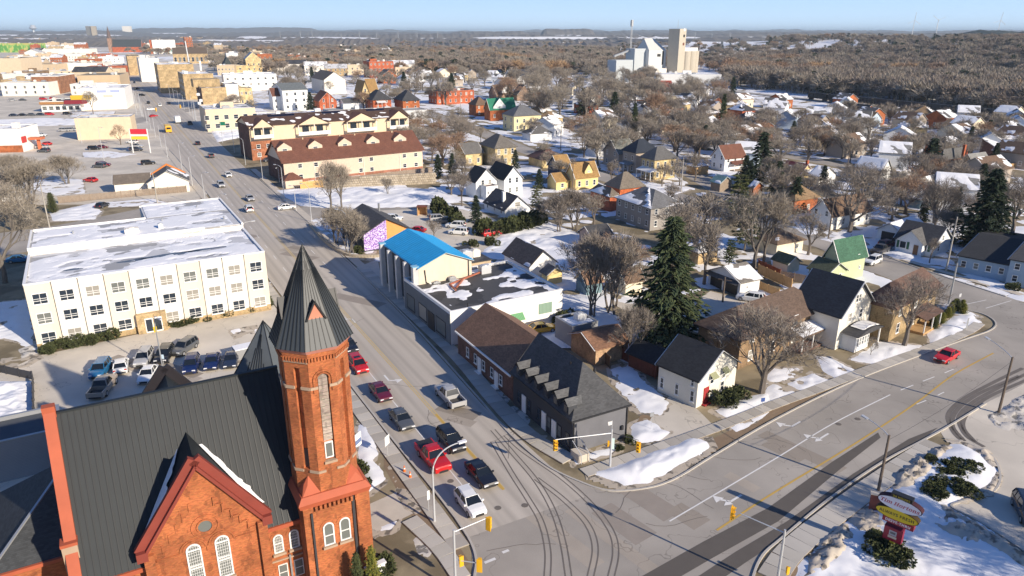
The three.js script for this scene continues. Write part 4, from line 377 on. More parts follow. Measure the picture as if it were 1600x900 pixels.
// o: p near corner (-x,+z) on the ground, b bearing of +x, rx / lx sight columns of the other two corners (or w,d), ty sight row of the eave at the corner (or h)
function building(name, label, category, o) {
  const b = o.b ?? 61; let [ax, az] = o.at || G(...o.p); const ux = Math.sin(rad(b)), uz = -Math.cos(rad(b)), vx = Math.cos(rad(b)), vz = Math.sin(rad(b));
  const w = o.w ?? Math.abs(along(ax, az, b, o.rx)), d = o.d ?? Math.abs(along(ax, az, b - 90, o.lx)), h = o.h ?? hTop(ax, az, o.ty), sd = ++bSeed;
  const cx = ax + ux * w / 2 - vx * d / 2, cz = az + uz * w / 2 - vz * d / 2, g = thing(name, label, category, cx, cz, rad(90 - b), o.group);
  lots.push([cx, cz, (w + d) / 4]); const far = Math.hypot(cx, cz) > 420, ov = o.ov ?? 0.35, rh = o.rh ?? 2.4, wm = o.wall || MT.whiteS, rm = o.roofm || MT.shGrey; let m = new MB(); const W2 = w / 2, D2 = d / 2;
  m.box(0, -0.2, 0, w, h + 0.2, d); let roof, planes = [];
  if (o.roof === 'gz' || o.roof === 'gx') { const z = o.roof === 'gz'; // ridge along z or x
    if (z) for (const s of [1, -1]) { const k = V(-W2, h, s * D2), l = V(W2, h, s * D2), t = V(0, h + rh, s * D2); s > 0 ? m.tri(k, l, t) : m.tri(l, k, t); } else for (const s of [1, -1]) { const k = V(s * W2, h, D2), l = V(s * W2, h, -D2), t = V(s * W2, h + rh, 0); s > 0 ? m.tri(k, l, t) : m.tri(l, k, t); }
    const r = new MB(), T = 0.14, span = z ? W2 : D2, len = (z ? D2 : W2) + ov, k = rh / span, e = span + ov, ey = h - ov * k; const C = (a, y, c) => z ? V(a, y, c) : V(c, y, -a);
    for (const s of [1, -1]) { r.quad(C(s * e, ey + T, -s * len), C(s * e, ey + T, s * len), C(0, h + rh + T, s * len), C(0, h + rh + T, -s * len)); for (const q of [1, -1]) r.quad(C(s * e, ey - 0.06, q * len), C(0, h + rh - 0.06, q * len), C(0, h + rh + T, q * len), C(s * e, ey + T, q * len)); r.quad(C(s * e, ey - 0.06, -s * len), C(s * e, ey - 0.06, s * len), C(s * e, ey + T, s * len), C(s * e, ey + T, -s * len)); r.quad(C(s * e, ey - 0.06, len), C(s * e, ey - 0.06, -len), C(0, h + rh - 0.06, -len), C(0, h + rh - 0.06, len)); planes.push([C(s * e, ey + T, -s * len), C(0, 0, 2 * s * len), C(-s * e, rh + ov * k, 0), (a, t) => Math.min(a, 1 - a, t, 1 - t) * 4]); }
    roof = r.mesh('roof', rm, g); if (o.barge !== false) { const q = new MB(); for (const s of [1, -1]) for (const c of [1, -1]) q.bar(C(s * e, ey + 0.02, c * (len + 0.025)), C(0, h + rh + 0.02, c * (len + 0.025)), 0.05, 0.22, V(z ? 0 : 1, 0, z ? 1 : 0)); q.mesh('bargeboard', o.trim || MT.frame, g).userData.kind = 'stuff'; }
  } else if (o.roof === 'hip') { const r = new MB(), T = 0.14, a = W2 + ov, c = D2 + ov, y = h - 0.1, t = h + rh, e = o.ridge ?? Math.abs(a - c) ; const R1 = a >= c ? V(-e, t, 0) : V(0, t, -e), R2 = a >= c ? V(e, t, 0) : V(0, t, e); const c0 = V(-a, y, c), c1 = V(a, y, c), c2 = V(a, y, -c), c3 = V(-a, y, -c);
    if (a >= c) { r.quad(c0, c1, R2, R1); r.tri(c1, c2, R2); r.quad(c2, c3, R1, R2); r.tri(c3, c0, R1); } else { r.tri(c0, c1, R2); r.quad(c1, c2, R1, R2); r.tri(c2, c3, R1); r.quad(c3, c0, R2, R1); } r.box(0, y - 0.16, 0, 2 * a, 0.155, 2 * c);
    const tri = (s, q) => Math.min(s - q * 0.5, 1 - s - q * 0.5, q + 0.02, 1 - q) * 4; planes.push([c0, c1.clone().sub(c0), V(0, rh + 0.1, -c), tri], [c3, c0.clone().sub(c3), V(a, rh + 0.1, 0), tri]); roof = r.mesh('roof', rm, g);
  } else { const pr = o.par ?? 0.5, r = new MB(); r.box(0, h - 0.02, 0, w - 0.5, 0.12, d - 0.5); roof = r.mesh('roof', rm, g); const q = new MB(); for (const s of [1, -1]) { q.box(0, h, s * (D2 - 0.125), w, pr, 0.25); q.box(s * (W2 - 0.125), h, 0, 0.25, pr, d - 0.5); } q.mesh('parapet', o.parm || wm, g); const cpm = new MB(); for (const s of [1, -1]) { cpm.box(0, h + pr, s * (D2 - 0.125), w + 0.1, 0.07, 0.36); cpm.box(s * (W2 - 0.125), h + pr, 0, 0.36, 0.07, d - 0.62); } cpm.mesh('coping', o.cap || MT.steel, g); planes.push([V(-W2 + 0.3, h + 0.1, D2 - 0.3), V(w - 0.6, 0, 0), V(0, 0, -d + 0.6), (s, t) => Math.min(s, 1 - s, t, 1 - t) * 6 + 0.1]); }
  m.mesh('wall', wm, g);
  if (o.snow) { const q = new MB(); planes.forEach((p, i) => { const cv = Array.isArray(o.snow) ? o.snow[i] : o.snow; if (cv) slopeSnow(q, p[0], p[1], p[2], p[3], sd + i * 7, cv, far ? 1 : 0.45); }); if (q.p.length) q.mesh('roof_snow', MT.snow, roof).userData.kind = 'stuff'; }
  if (o.chim) for (const [x, z, hh = 1.4, cm] of [].concat(o.chim[0].length ? o.chim : [o.chim])) { const q = new MB(); const top = h + rh + hh * 0.6; q.box(x, h, z, 0.7, top - h, 0.7); q.box(x, top, z, 0.82, 0.15, 0.82); q.mesh('chimney', cm || MT.redbrick, roof); }
  for (const [f, cols, rows, ww = 0.9, wh = 1.3, y0, yp = 2.8, sp, opt] of o.win || []) { const L = f === 'f' || f === 'k' ? w : d; const pitch = sp || L / cols; for (let r = 0; r < rows; r++) for (let c = 0; c < cols; c++) addWin(g, f, (c - (cols - 1) / 2) * pitch, (y0 ?? 1.5) + r * yp, ww, wh, w, d, { ...opt, frame: o.frame, glass: (opt || {}).glass }); }
  for (const [f, u, y, ww, wh, opt] of o.w1 || []) addWin(g, f, u, y, ww, wh, w, d, opt);
  for (const [f, u, dm, ww = 1, hh = 2.1] of o.door || []) { const q = new MB(); q.box(0, 0.15, 0, ww, hh, 0.12); q.box(0, 0.05, 0.2, ww + 0.4, 0.12, 0.6); const k = q.mesh('door', dm || MT.woodRed, g); if (f === 'f') k.position.set(u, 0, D2 + 0.03); else { k.position.set(-W2 - 0.03, 0, u); k.rotation.y = -Math.PI / 2; } }
  for (const [f, u, pw, pd, ph, prm, psn = 0, cols = 3, deck] of o.porch || []) { // lean-to porch
    const q = new MB(), x0 = -pw / 2, x1 = pw / 2; q.quad(V(x0 - 0.2, ph, pd + 0.2), V(x1 + 0.2, ph, pd + 0.2), V(x1 + 0.2, ph + 0.8, 0), V(x0 - 0.2, ph + 0.8, 0)); q.box(0, ph - 0.2, pd - 0.05, pw + 0.2, 0.2, 0.2); for (const s of [x0, x1]) { q.tri(V(s, ph, pd), V(s, ph, 0), V(s, ph + 0.75, 0)); } const pg = q.mesh('porch_roof', prm || rm, g); const posts = new MB(); for (let i = 0; i < cols; i++) { const pm = new MB(); pm.box(mix(x0 + 0.1, x1 - 0.1, i / (cols - 1)), 0.3, pd - 0.08, 0.16, ph - 0.5, 0.16); pm.mesh('post', MT.frame, pg); } const dk = new MB(); dk.box(0, -0.1, pd / 2, pw, 0.45, pd); dk.mesh('porch_floor', deck || MT.woodGrey, pg); if (psn) { const s = new MB(); slopeSnow(s, V(x0 - 0.1, ph + 0.02, pd + 0.1), V(pw + 0.2, 0, 0), V(0, 0.76, -pd - 0.1), (a, t) => Math.min(a, 1 - a, t + 0.05, 1 - t) * 5, sd + 31, psn, 0.35); if (s.p.length) s.mesh('roof_snow', MT.snow, pg).userData.kind = 'stuff'; }
    if (f === 'f') pg.position.set(u, 0, D2); else { pg.position.set(-W2, 0, u); pg.rotation.y = -Math.PI / 2; } }
  for (const [f, u, y, ww, hh, dd, wm2, rm2, rr2 = 1] of o.dormer || []) { const q = new MB(); q.box(0, 0, -dd / 2, ww, hh, dd); q.tri(V(-ww / 2, hh, 0), V(ww / 2, hh, 0), V(0, hh + rr2, 0)); const k = q.mesh('dormer', wm2 || wm, roof); const r = new MB(); for (const s of [1, -1]) { const a = V(s * (ww / 2 + 0.25), hh - 0.25 * 2 * rr2 / ww, 0.25), c = V(0, hh + rr2, 0.25); const a2 = a.clone(), c2 = c.clone(); a2.z = c2.z = -dd; r.quad(a, c, c2, a2); const lo = v => v.clone().add(V(0, 0.1, 0)); r.quad(lo(a), lo(c), lo(c2), lo(a2)); r.quad(a, c, lo(c), lo(a)); } r.mesh('dormer_roof', rm2 || rm, k); const [fg, pg] = winGeo(ww * 0.34, hh * 0.42, 'sash'); const wn = meshOf(fg, 'window', MT.frame, k); meshOf(pg, 'pane', MT.glass, wn).removeFromParent(); wn.position.set(0, hh * 0.62, 0); const pn = meshOf(pg, 'pane', MT.glass, k); pn.position.copy(wn.position); if (f === 'f') k.position.set(u, y, D2 + (dd ? 0 : 0)); else { k.position.set(-W2, y, u); k.rotation.y = -Math.PI / 2; } k.position[f === 'f' ? 'z' : 'x'] += (o.dormerBack || 0) * (f === 'f' ? -1 : 1); }
  if (o.roof === 'flat' && w > 14 && !o.clean) { const R = rng(sd * 13), n = Math.min(6, 1 + Math.floor(w * d / 260)); for (let i = 0; i < n; i++) hvac(roof, (R() - 0.5) * (w - 5), h + 0.1, (R() - 0.5) * (d - 5), 1.2 + 2.2 * R(), 0.8 + 1.2 * R(), 1.2 + 1.6 * R(), [MT.galv, MT.cream, MT.steel][i % 3]); if (R() < 0.6) { const q = new MB(); q.box((R() - 0.5) * w * 0.5, h, (R() - 0.5) * d * 0.4, 4 + 4 * R(), 2.6, 4); q.mesh('stair_housing', wm, roof); } } return { g, w, d, h, cx, cz, roof, W2, D2 };
}
function hvac(parent, x, y, z, w = 1.4, h = 1, d = 1.2, m = MT.galv) { const q = new MB(); q.box(x, y, z, w, h, d); q.box(x, y + h, z, w * 0.8, 0.08, d * 0.8); q.cyl(x, y + h + 0.08, z, Math.min(w, d) * 0.3, Math.min(w, d) * 0.3, 0.1, 10); return q.mesh('rooftop_unit', m, parent); }

{ // ---- white three-storey block with panelled front
  const K = building('apartment_block', 'white three-storey block with dark panel joints and a snowy flat roof by the car park', 'building', { p: [60, 548], rx: 424, b: 60, d: 17, ty: 449, roof: 'flat', par: 0.35, wall: MT.cream, roofm: MT.whiteRoof, cap: mat(0.8, 0.8, 0.8), snow: 0.62, clean: 1 });
  const { g, w, W2, D2, h } = K, n = 10, pw = w / n; const pan = new THREE.BoxGeometry(pw - 0.1, h - 1.1, 0.12); for (let i = 0; i < n; i++) { const o = meshOf(pan, 'panel', i % 3 ? MT.cream : mat(0.84, 0.74, 0.585, bump(TX.stucco, 0.004)), g); o.position.set(-W2 + pw * (i + 0.5), (h + 1.1) / 2 + 0.16, D2 + 0.06); if (i) { const q = new MB(); q.box(-W2 + pw * i, 0.2, D2 + 0.1, 0.09, h + 0.1, 0.1); q.mesh('downpipe', MT.frameD, g); } }
  const q = new MB(); q.box(0, 0, D2 + 0.05, w, 1.0, 0.11); q.mesh('plinth', MT.tanbrick, g);
  for (let r = 0; r < 3; r++) for (let i = 0; i < n; i++) { if (r === 0 && i === 4) continue; addWin(g, 'f', -W2 + pw * (i + 0.5), 1.78 + r * 2.95, 1.85, 1.65, w, K.d, { st: 'grid', off: 0.12 }); }
  const e = new MB(); e.box(-W2 + pw * 4.5 + 0.3, 0, D2 + 0.45, pw * 1.25, 3.1, 0.9); e.mesh('entrance_surround', MT.tanbrick, g); for (const s of [-0.62, 0.62]) { const f = new MB(); f.box(-W2 + pw * 4.5 + 0.5 + s, 0.1, D2 + 0.92, 1.1, 2.3, 0.06); const dd = f.mesh('door', MT.frame, g); const pn = new MB(); pn.box(-W2 + pw * 4.5 + 0.5 + s, 0.3, D2 + 0.95, 0.85, 1.9, 0.04); pn.mesh('pane', MT.glass, dd); }
  // higher rear wing and the wing along the street
  const rb = new MB(); rb.box(-3.2, 0, -D2 - 6.5, w - 6.4, h + 0.9, 13); rb.box(W2 - 7.5, 0, -D2 - 12, 15, h + 0.85, 24); rb.mesh('wall', MT.cream, g); const rr = new MB(); rr.box(-3.2, h + 0.9, -D2 - 6.5, w - 6.6, 0.1, 12.7); rr.box(W2 - 7.5, h + 0.9, -D2 - 12.2, 14.7, 0.14, 23.6); const rf2 = rr.mesh('roof', MT.whiteRoof, g); const cpp = new MB(); cpp.box(-3.2, h + 0.9, -D2 - 0.1, w - 6.4, 0.4, 0.25); cpp.box(W2 - 0.1, h + 0.85, -D2 - 12, 0.3, 0.45, 24); cpp.box(W2 - 7.5, h + 0.85, -D2 - 24, 15, 0.45, 0.3); cpp.box(-W2 + 0.1, h + 0.9, -D2 - 6.5, 0.25, 0.4, 13); cpp.box(-3.2 - 4, h + 0.9, -D2 - 13, w - 15, 0.4, 0.25); cpp.mesh('parapet', mat(0.85, 0.83, 0.8), g);
  const sn = new MB(); slopeSnow(sn, V(-W2 + 0.5, h + 1.03, -D2 - 0.4), V(w - 2, 0, 0), V(0, 0, -12.3), (s, t) => Math.min(s, 1 - s, t, 1 - t) * 6 + 0.1, 5, 0.66, 0.5); slopeSnow(sn, V(W2 - 14.5, h + 1.07, -D2 - 12.8), V(14, 0, 0), V(0, 0, -11), (s, t) => Math.min(s, 1 - s, t, 1 - t) * 6 + 0.1, 8, 0.74, 0.5); stuff(sn.mesh('roof_snow', MT.snow, rf2)); hvac(rf2, -W2 + 15, h + 1, -D2 - 3, 2.2, 0.9, 1.6, MT.cream); hvac(rf2, W2 - 13, h + 1, -D2 - 4, 0.8, 0.9, 0.8); for (const [x, z] of [[-10, -16], [4, -18], [11, -26], [14, -14]]) { const v = new MB(); v.cyl(x, h + 0.9, z, 0.16, 0.14, 0.7, 8); v.mesh('vent_pipe', MT.steel, rf2); }
  const pud = new MB(); for (const [x, z, a, c] of [[3, 2, 5, 0.9], [-2, 2.6, 3, 0.6], [8, 1.5, 3.5, 0.5], [-10, 3, 2, 0.5]]) pud.prism(Array.from({ length: 14 }, (_, i) => [x + a * Math.cos(i / 14 * 6.283) * (0.7 + 0.5 * hash(i, x | 0)), z + c * Math.sin(i / 14 * 6.283) * (0.7 + 0.6 * hash(i, 9))]), h + 0.105, h + 0.105); stuff(pud.mesh('puddle', mat(0.10, 0.11, 0.13, { roughness: 0.12 }), K.roof)); }
{ // ---- dark row with dormers, grey end wall
  const K = building('row_house_block', 'long dark row with small roof dormers and a plain grey end wall at the corner', 'building', { p: [893, 709], rx: 976, lx: 802, b: 61, ty: 654, roof: 'none', wall: MT.darkS, roofm: MT.membrane, par: 0.02, cap: MT.darkS }); const { g, w, d, h, W2, D2 } = K; K.roof.visible = true;
  let q = new MB(); q.box(0, 0, D2 + 0.02, w + 0.02, h - 0.05, 0.06); q.mesh('end_wall', MT.greyWall, g);
  const rg = 4.3, e = 0.4, hipz = D2 - 3.6, r = new MB(), prof = (s, x0 = W2 + e) => [V(s * x0, h - 0.1, 0), V(s * (W2 - 0.7), h + 1.0, 0), V(0, h + rg, 0)];
  for (const s of [-1, 1]) { const p = prof(s), back = -D2 - 0.1; for (let i = 0; i < 2; i++) { const a = p[i], c = p[i + 1], za = i === 0 ? D2 + e : D2 - 0.7, zc = i === 0 ? D2 - 0.7 : hipz; r.quad(V(a.x, a.y, back), V(a.x, a.y, za), V(c.x, c.y, zc), V(c.x, c.y, back)); } }
  r.quad(V(-W2 - e, h - 0.1, D2 + e), V(W2 + e, h - 0.1, D2 + e), V(W2 - 0.7, h + 1, D2 - 0.7), V(-W2 + 0.7, h + 1, D2 - 0.7)); r.tri(V(-W2 + 0.7, h + 1, D2 - 0.7), V(W2 - 0.7, h + 1, D2 - 0.7), V(0, h + rg, hipz)); r.fan([V(W2 + e, h - 0.1, -D2 - 0.1), V(0, h + rg, -D2 - 0.1), V(-W2 - e, h - 0.1, -D2 - 0.1)]);
  const roof = r.mesh('roof', mat(0.095, 0.096, 0.10, bump(TX.shingle, 0.02)), g); q = new MB(); q.box(-W2 - e, h - 0.28, 0, 0.14, 0.2, d + 0.6); q.box(0, h - 0.28, D2 + e, w + 0.8, 0.2, 0.14); q.mesh('gutter', MT.black, g); q = new MB(); q.box(W2 + 0.05, 0, D2 + 0.12, 0.12, h - 0.2, 0.14); q.box(-W2 + 0.1, 0, D2 + 0.12, 0.12, h - 0.2, 0.14); q.mesh('downpipe', MT.black, g);
  for (let i = 0; i < 6; i++) { const z = -D2 + 1.6 + i * (d - 2.6) / 5, m = new MB(); m.box(-W2 + 0.35, h + 0.25, z, 1.1, 1.15, 0.95); const k = m.mesh('dormer', MT.darkS, roof); const rr = new MB(); for (const s of [-1, 1]) { rr.quad(V(-W2 - 0.42, h + 1.3, z + s * 0.68), V(-W2 - 0.42, h + 1.95, z), V(-W2 + 1.7, h + 1.95, z), V(-W2 + 1.4, h + 1.3, z + s * 0.68)); } rr.mesh('dormer_roof', mat(0.15, 0.15, 0.15, bump(TX.shingle, 0.01)), k); const wn = new MB(); wn.box(-W2 - 0.23, h + 0.42, z, 0.06, 0.8, 0.6); wn.mesh('pane', MT.glass, k); }
  for (const [z, y, ww, hh] of [[-5, 1.5, 0.8, 1.5], [-2.6, 1.5, 0.8, 1.5], [-0.4, 1.5, 0.8, 1.5], [1.8, 1.5, 0.8, 1.5], [4, 1.5, 0.8, 1.5], [5.6, 1.4, 0.8, 1.5]]) addWin(g, 'l', z, y, ww, hh, w, d, { frame: MT.frameD }); for (const z of [-3.8, 0.75, 2.9]) { const m = new MB(); m.box(-W2 - 0.05, 0.1, z, 0.1, 2.2, 0.9); m.mesh('door', MT.frame, g); }
  q = new MB(); q.cyl(-0.6, h + 3.2, hipz - 1.5, 0.1, 0.1, 0.7, 6); q.cyl(1.2, h + 3.0, hipz + 0.6, 0.18, 0.12, 0.6, 6); q.mesh('vent_pipe', MT.black, roof); q = new MB(); q.box(W2 - 0.6, 1.2, D2 + 0.2, 0.3, 0.5, 0.2); q.mesh('meter_box', MT.black, g);
  q = new MB(); q.box(-W2 + 0.3, 0, D2 + 1.2, 1.4, 0.9, 1.6); q.mesh('stoop', MT.concrete, g); for (const s of [-0.5, 0.5]) { const m = new MB(); m.bar(V(-W2 + 0.3 + s, 1.9, D2 + 0.4), V(-W2 + 0.3 + s, 1, D2 + 2.2), 0.06); m.bar(V(-W2 + 0.3 + s, 1, D2 + 2.2), V(-W2 + 0.3 + s, 0, D2 + 2.2), 0.06); m.mesh('handrail', MT.galv, g); } }
{ // ---- brown brick shop next door (ridge along the street)
  const K = building('brick_shop', 'low brown-roofed brick shop between the dark row and the white flat-roofed shop', 'building', { p: [802, 628], lx: 716, w: 9.2, b: 61, h: 3.7, roof: 'gz', rh: 3.0, wall: MT.darkbrick, roofm: mat(0.30, 0.165, 0.10, bump(TX.shingle, 0.015)), trim: MT.snow, win: [['l', 5, 1, 0.8, 1.4, 1.6, 3, 2.4]], door: [['l', -1.2, MT.frame], ['l', 3.6, MT.frame]], barge: false });
  const q = new MB(); q.box(-K.W2 - 0.4, K.h - 0.22, 0, 0.16, 0.22, K.d); q.mesh('gutter', MT.frame, K.g); }
{ // rear additions
  const K = building('rear_addition', 'small brown-roofed brick addition behind the dark row beside the board fence', 'building', { p: [930, 572], b: 61, w: 5.5, d: 6, h: 2.6, roof: 'gx', rh: 1.3, wall: mat(0.55, 0.36, 0.22, bump(TX.brick, 0.01)), roofm: mat(0.32, 0.17, 0.10, bump(TX.shingle, 0.015)) });
  const L = building('rear_shed', 'grey shed with a white snow-topped roof behind the dark row', 'shed', { p: [893, 545], b: 61, w: 4.5, d: 4.5, h: 3.2, roof: 'flat', par: 0.2, wall: MT.greyS, roofm: MT.membrane, snow: 0.6 }); hvac(L.roof, 0.3, L.h + 0.1, 0.4, 1.5, 1, 1.2); }
{ // ---- white flat-roofed shop
  const K = building('flat_roof_shop', 'white shop with a dark snow-patched flat roof and a green window awning', 'building', { p: [705, 540], rx: 878, lx: 634, b: 60, ty: 492, roof: 'flat', par: 0.45, wall: MT.white, roofm: MT.membrane, cap: mat(0.8, 0.79, 0.77), snow: 0.4, clean: 1 }), { g, w, d, h, W2, D2 } = K;
  let q = new MB(); q.box(-W2 - 0.05, 0, 0, 0.1, h - 0.02, d); q.mesh('shop_front', mat(0.16, 0.18, 0.20, { map: TX.blotch }), g); for (const [u, ww] of [[-6, 3.2], [-1.2, 3], [5.5, 3.4]]) addWin(g, 'l', u, 1.9, ww, 2.4, w, d, { frame: MT.frameD, off: 0.1, st: 'plain' }); q = new MB(); q.box(-W2 - 0.14, 0.1, 2, 0.1, 2.9, 2.4); q.mesh('door', MT.black, g);
  q = new MB(); q.quad(V(-0.2, 2.0, D2 + 1), V(2.4, 2.0, D2 + 1), V(2.4, 2.9, D2 + 0.03), V(-0.2, 2.9, D2 + 0.03)); q.tri(V(-0.2, 2, D2 + 1), V(-0.2, 2.9, D2 + 0.03), V(-0.2, 2, D2 + 0.03)); q.mesh('awning', mat(0.18, 0.42, 0.20, { map: TX.corr }), g); addWin(g, 'f', 1.1, 1.7, 1.8, 1.1, w, d, { st: 'plain', glass: MT.glass }); q = new MB(); q.box(6.5, 1.9, D2 + 0.03, 2.4, 1.7, 0.07); q.mesh('shutter', mat(0.30, 0.44, 0.34, { map: TX.corr }), g);
  hvac(K.roof, 3.5, h + 0.1, -5.6, 1.8, 1.3, 1.4); q = new MB(); for (const [a, c, e, f] of [[-4.5, -2.4, 2.5, -5.4], [-4.8, 0.5, -4.5, -2.4], [-1.5, -3.6, -4.2, -0.5]]) q.bar(V(a, h + 0.4, c), V(e, h + 0.4, f), 0.22, 0.25); q.mesh('roof_pipe', mat(0.42, 0.14, 0.08, { map: TX.blotch }), K.roof); q = new MB(); q.cyl(-W2 + 3.4, h, D2 - 1.2, 0.09, 0.09, 0.8, 6); q.mesh('vent_pipe', MT.black, K.roof); }
{ // ---- blue-roofed hall
  const K = building('blue_roof_hall', 'cream hall with a bright blue gable roof and tall grey street-side piers', 'building', { p: [657, 490], rx: 738, lx: 603, b: 61, ty: 419, roof: 'gz', rh: 1.9, ov: 0.3, wall: mat(0.74, 0.64, 0.50, bump(TX.stucco, 0.006)), roofm: MT.blueRoof, trim: MT.beige }), { g, w, d, h, W2, D2 } = K;
  for (let i = 0; i < 5; i++) { const q = new MB(), z = -D2 + 0.5 + i * (d - 1) / 4; q.box(-W2 - 0.45, 0, z, 0.9, h + (i % 4 ? -0.1 : 0.15), i % 4 ? 0.6 : 0.95); q.mesh('pier', mat(0.66, 0.65, 0.64, { map: TX.blotch }), g); if (i % 4 === 0) { const c = new MB(); c.box(-W2 - 0.45, h + 0.15, z, 1.1, 0.12, 1.15); c.mesh('pier_cap', mat(0.25, 0.5, 0.65), g); } if (i < 4) { const p = new MB(), zz = z + (d - 1) / 8; p.box(-W2 - 0.06, 0.6, zz, 0.1, h - 1, (d - 1) / 4 - 0.7); const o = p.mesh('window', MT.frameD, g); const k = new MB(); k.box(-W2 - 0.1, 0.8, zz, 0.06, h - 4.4, (d - 1) / 4 - 0.9); k.box(-W2 - 0.1, h - 3.2, zz, 0.06, 2.5, (d - 1) / 4 - 0.9); k.mesh('pane', MT.glass, o); } }
  { const sm = new MB(); for (const s of [-1, 1]) for (let z = -D2; z <= D2; z += 0.8) sm.bar(V(s * (W2 + 0.25), h + 0.14, z), V(s * 0.1, h + 2.05, z), 0.05, 0.05); stuff(sm.mesh('roof_seam', MT.blueRoof, K.roof)); } for (const [x, y] of [[-1.9, 4.2], [0.9, 4.6]]) hvac(g, x, y, D2 + 0.5, 1.2, 0.9, 0.7, MT.steel); let q = new MB(); q.tube([V(-W2 + 1, h - 0.5, D2 + 0.1), V(-W2 + 1.2, h - 2.6, D2 + 0.12), V(-W2 + 2.3, h - 3.2, D2 + 0.12)], 0.09); q.box(W2 - 0.6, 0, D2 + 0.1, 0.12, h, 0.12); q.mesh('service_pipe', MT.black, g);
  q = new MB(); q.box(W2 + 3.2, 0, -D2 + 6, 6.4, 5.2, 10); q.mesh('rear_wing', MT.tan, g); q = new MB(); q.box(W2 + 3.2, 5.2, -D2 + 6, 6.6, 0.2, 10.2); const r2 = q.mesh('rear_wing_roof', MT.membrane, g); hvac(r2, W2 + 2.4, 5.4, -D2 + 9, 2, 1.6, 2); hvac(r2, W2 + 4.8, 5.4, -D2 + 8, 1.4, 1.2, 1.4, MT.cream); }
{ // ---- purple mural building
  const K = building('mural_building', 'dark-roofed building with a purple patterned wall and an orange wall', 'building', { p: [569, 394], rx: 641, lx: 536, b: 61, ty: 366, roof: 'gz', rh: 2.7, ov: 0.5, wall: MT.darkS, roofm: mat(0.10, 0.10, 0.105, bump(TX.shingle, 0.01)), trim: MT.frameD }), { g, w, h, W2, D2 } = K;
  let q = new MB(); q.wallPoly([[-W2 + 0.1, 0.3], [0, 0.3], [0, h + 2.5], [-W2 + 0.1, h - 0.1]], D2 + 0.05, 0.05); q.mesh('patterned_wall', mat(1, 1, 1, { map: TX.purple }), g); q = new MB(); q.wallPoly([[0.01, 0], [W2 - 0.1, 0], [W2 - 0.1, h - 0.1], [0.01, h + 2.5]], D2 + 0.05, 0.05); q.mesh('orange_wall', mat(0.78, 0.36, 0.11, bump(TX.siding, 0.008)), g); q = new MB(); q.box(1.2, 0, D2 + 0.5, 1.6, 1.6, 0.8); q.mesh('utility_box', MT.steel, g); q = new MB(); q.cyl(3, h + 0.6, -D2 + 2, 0.25, 0.25, 2.4, 8); q.mesh('flue', MT.steel, K.roof); }
{ // ---- townhouse row with five dormers
  const K = building('townhouse_row', 'long beige townhouse row with a brown roof and five small gabled dormers', 'building', { p: [446, 287], rx: 661, d: 17, b: 57, ty: 253, roof: 'gx', rh: 5.2, ov: 0.6, wall: MT.pinkbeige, roofm: MT.shRed, trim: MT.shRed, dormerBack: 4.0, dormer: [-21, -11.5, -2, 7.5, 17].map(u => ['f', u, 0, 4.4, 2.3, 5, MT.pinkbeige, MT.shRed, 1.5]) }), { g, w, h, W2, D2 } = K; K.roof.children.forEach(c => { if (c.name === 'dormer') c.position.y = h + 1.3; });
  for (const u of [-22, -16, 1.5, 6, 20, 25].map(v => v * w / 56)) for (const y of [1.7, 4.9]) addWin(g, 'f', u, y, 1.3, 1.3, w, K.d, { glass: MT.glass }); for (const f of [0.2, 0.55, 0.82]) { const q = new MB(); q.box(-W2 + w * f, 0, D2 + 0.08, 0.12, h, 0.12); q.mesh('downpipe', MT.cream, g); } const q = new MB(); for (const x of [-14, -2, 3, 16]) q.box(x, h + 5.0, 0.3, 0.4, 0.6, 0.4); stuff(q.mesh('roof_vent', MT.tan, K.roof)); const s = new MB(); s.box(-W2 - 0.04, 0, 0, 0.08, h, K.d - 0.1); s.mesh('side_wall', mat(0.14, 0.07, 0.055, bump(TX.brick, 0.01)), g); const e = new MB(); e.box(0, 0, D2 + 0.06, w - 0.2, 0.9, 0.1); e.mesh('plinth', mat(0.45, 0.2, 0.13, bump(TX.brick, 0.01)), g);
  building('garden_shed', 'small beige shed with a brown hipped roof at the street end of the townhouse row', 'shed', { p: [447, 295], b: 57, w: 5, d: 4, h: 2.6, roof: 'hip', rh: 1.6, wall: MT.pinkbeige, roofm: MT.shRed }); }
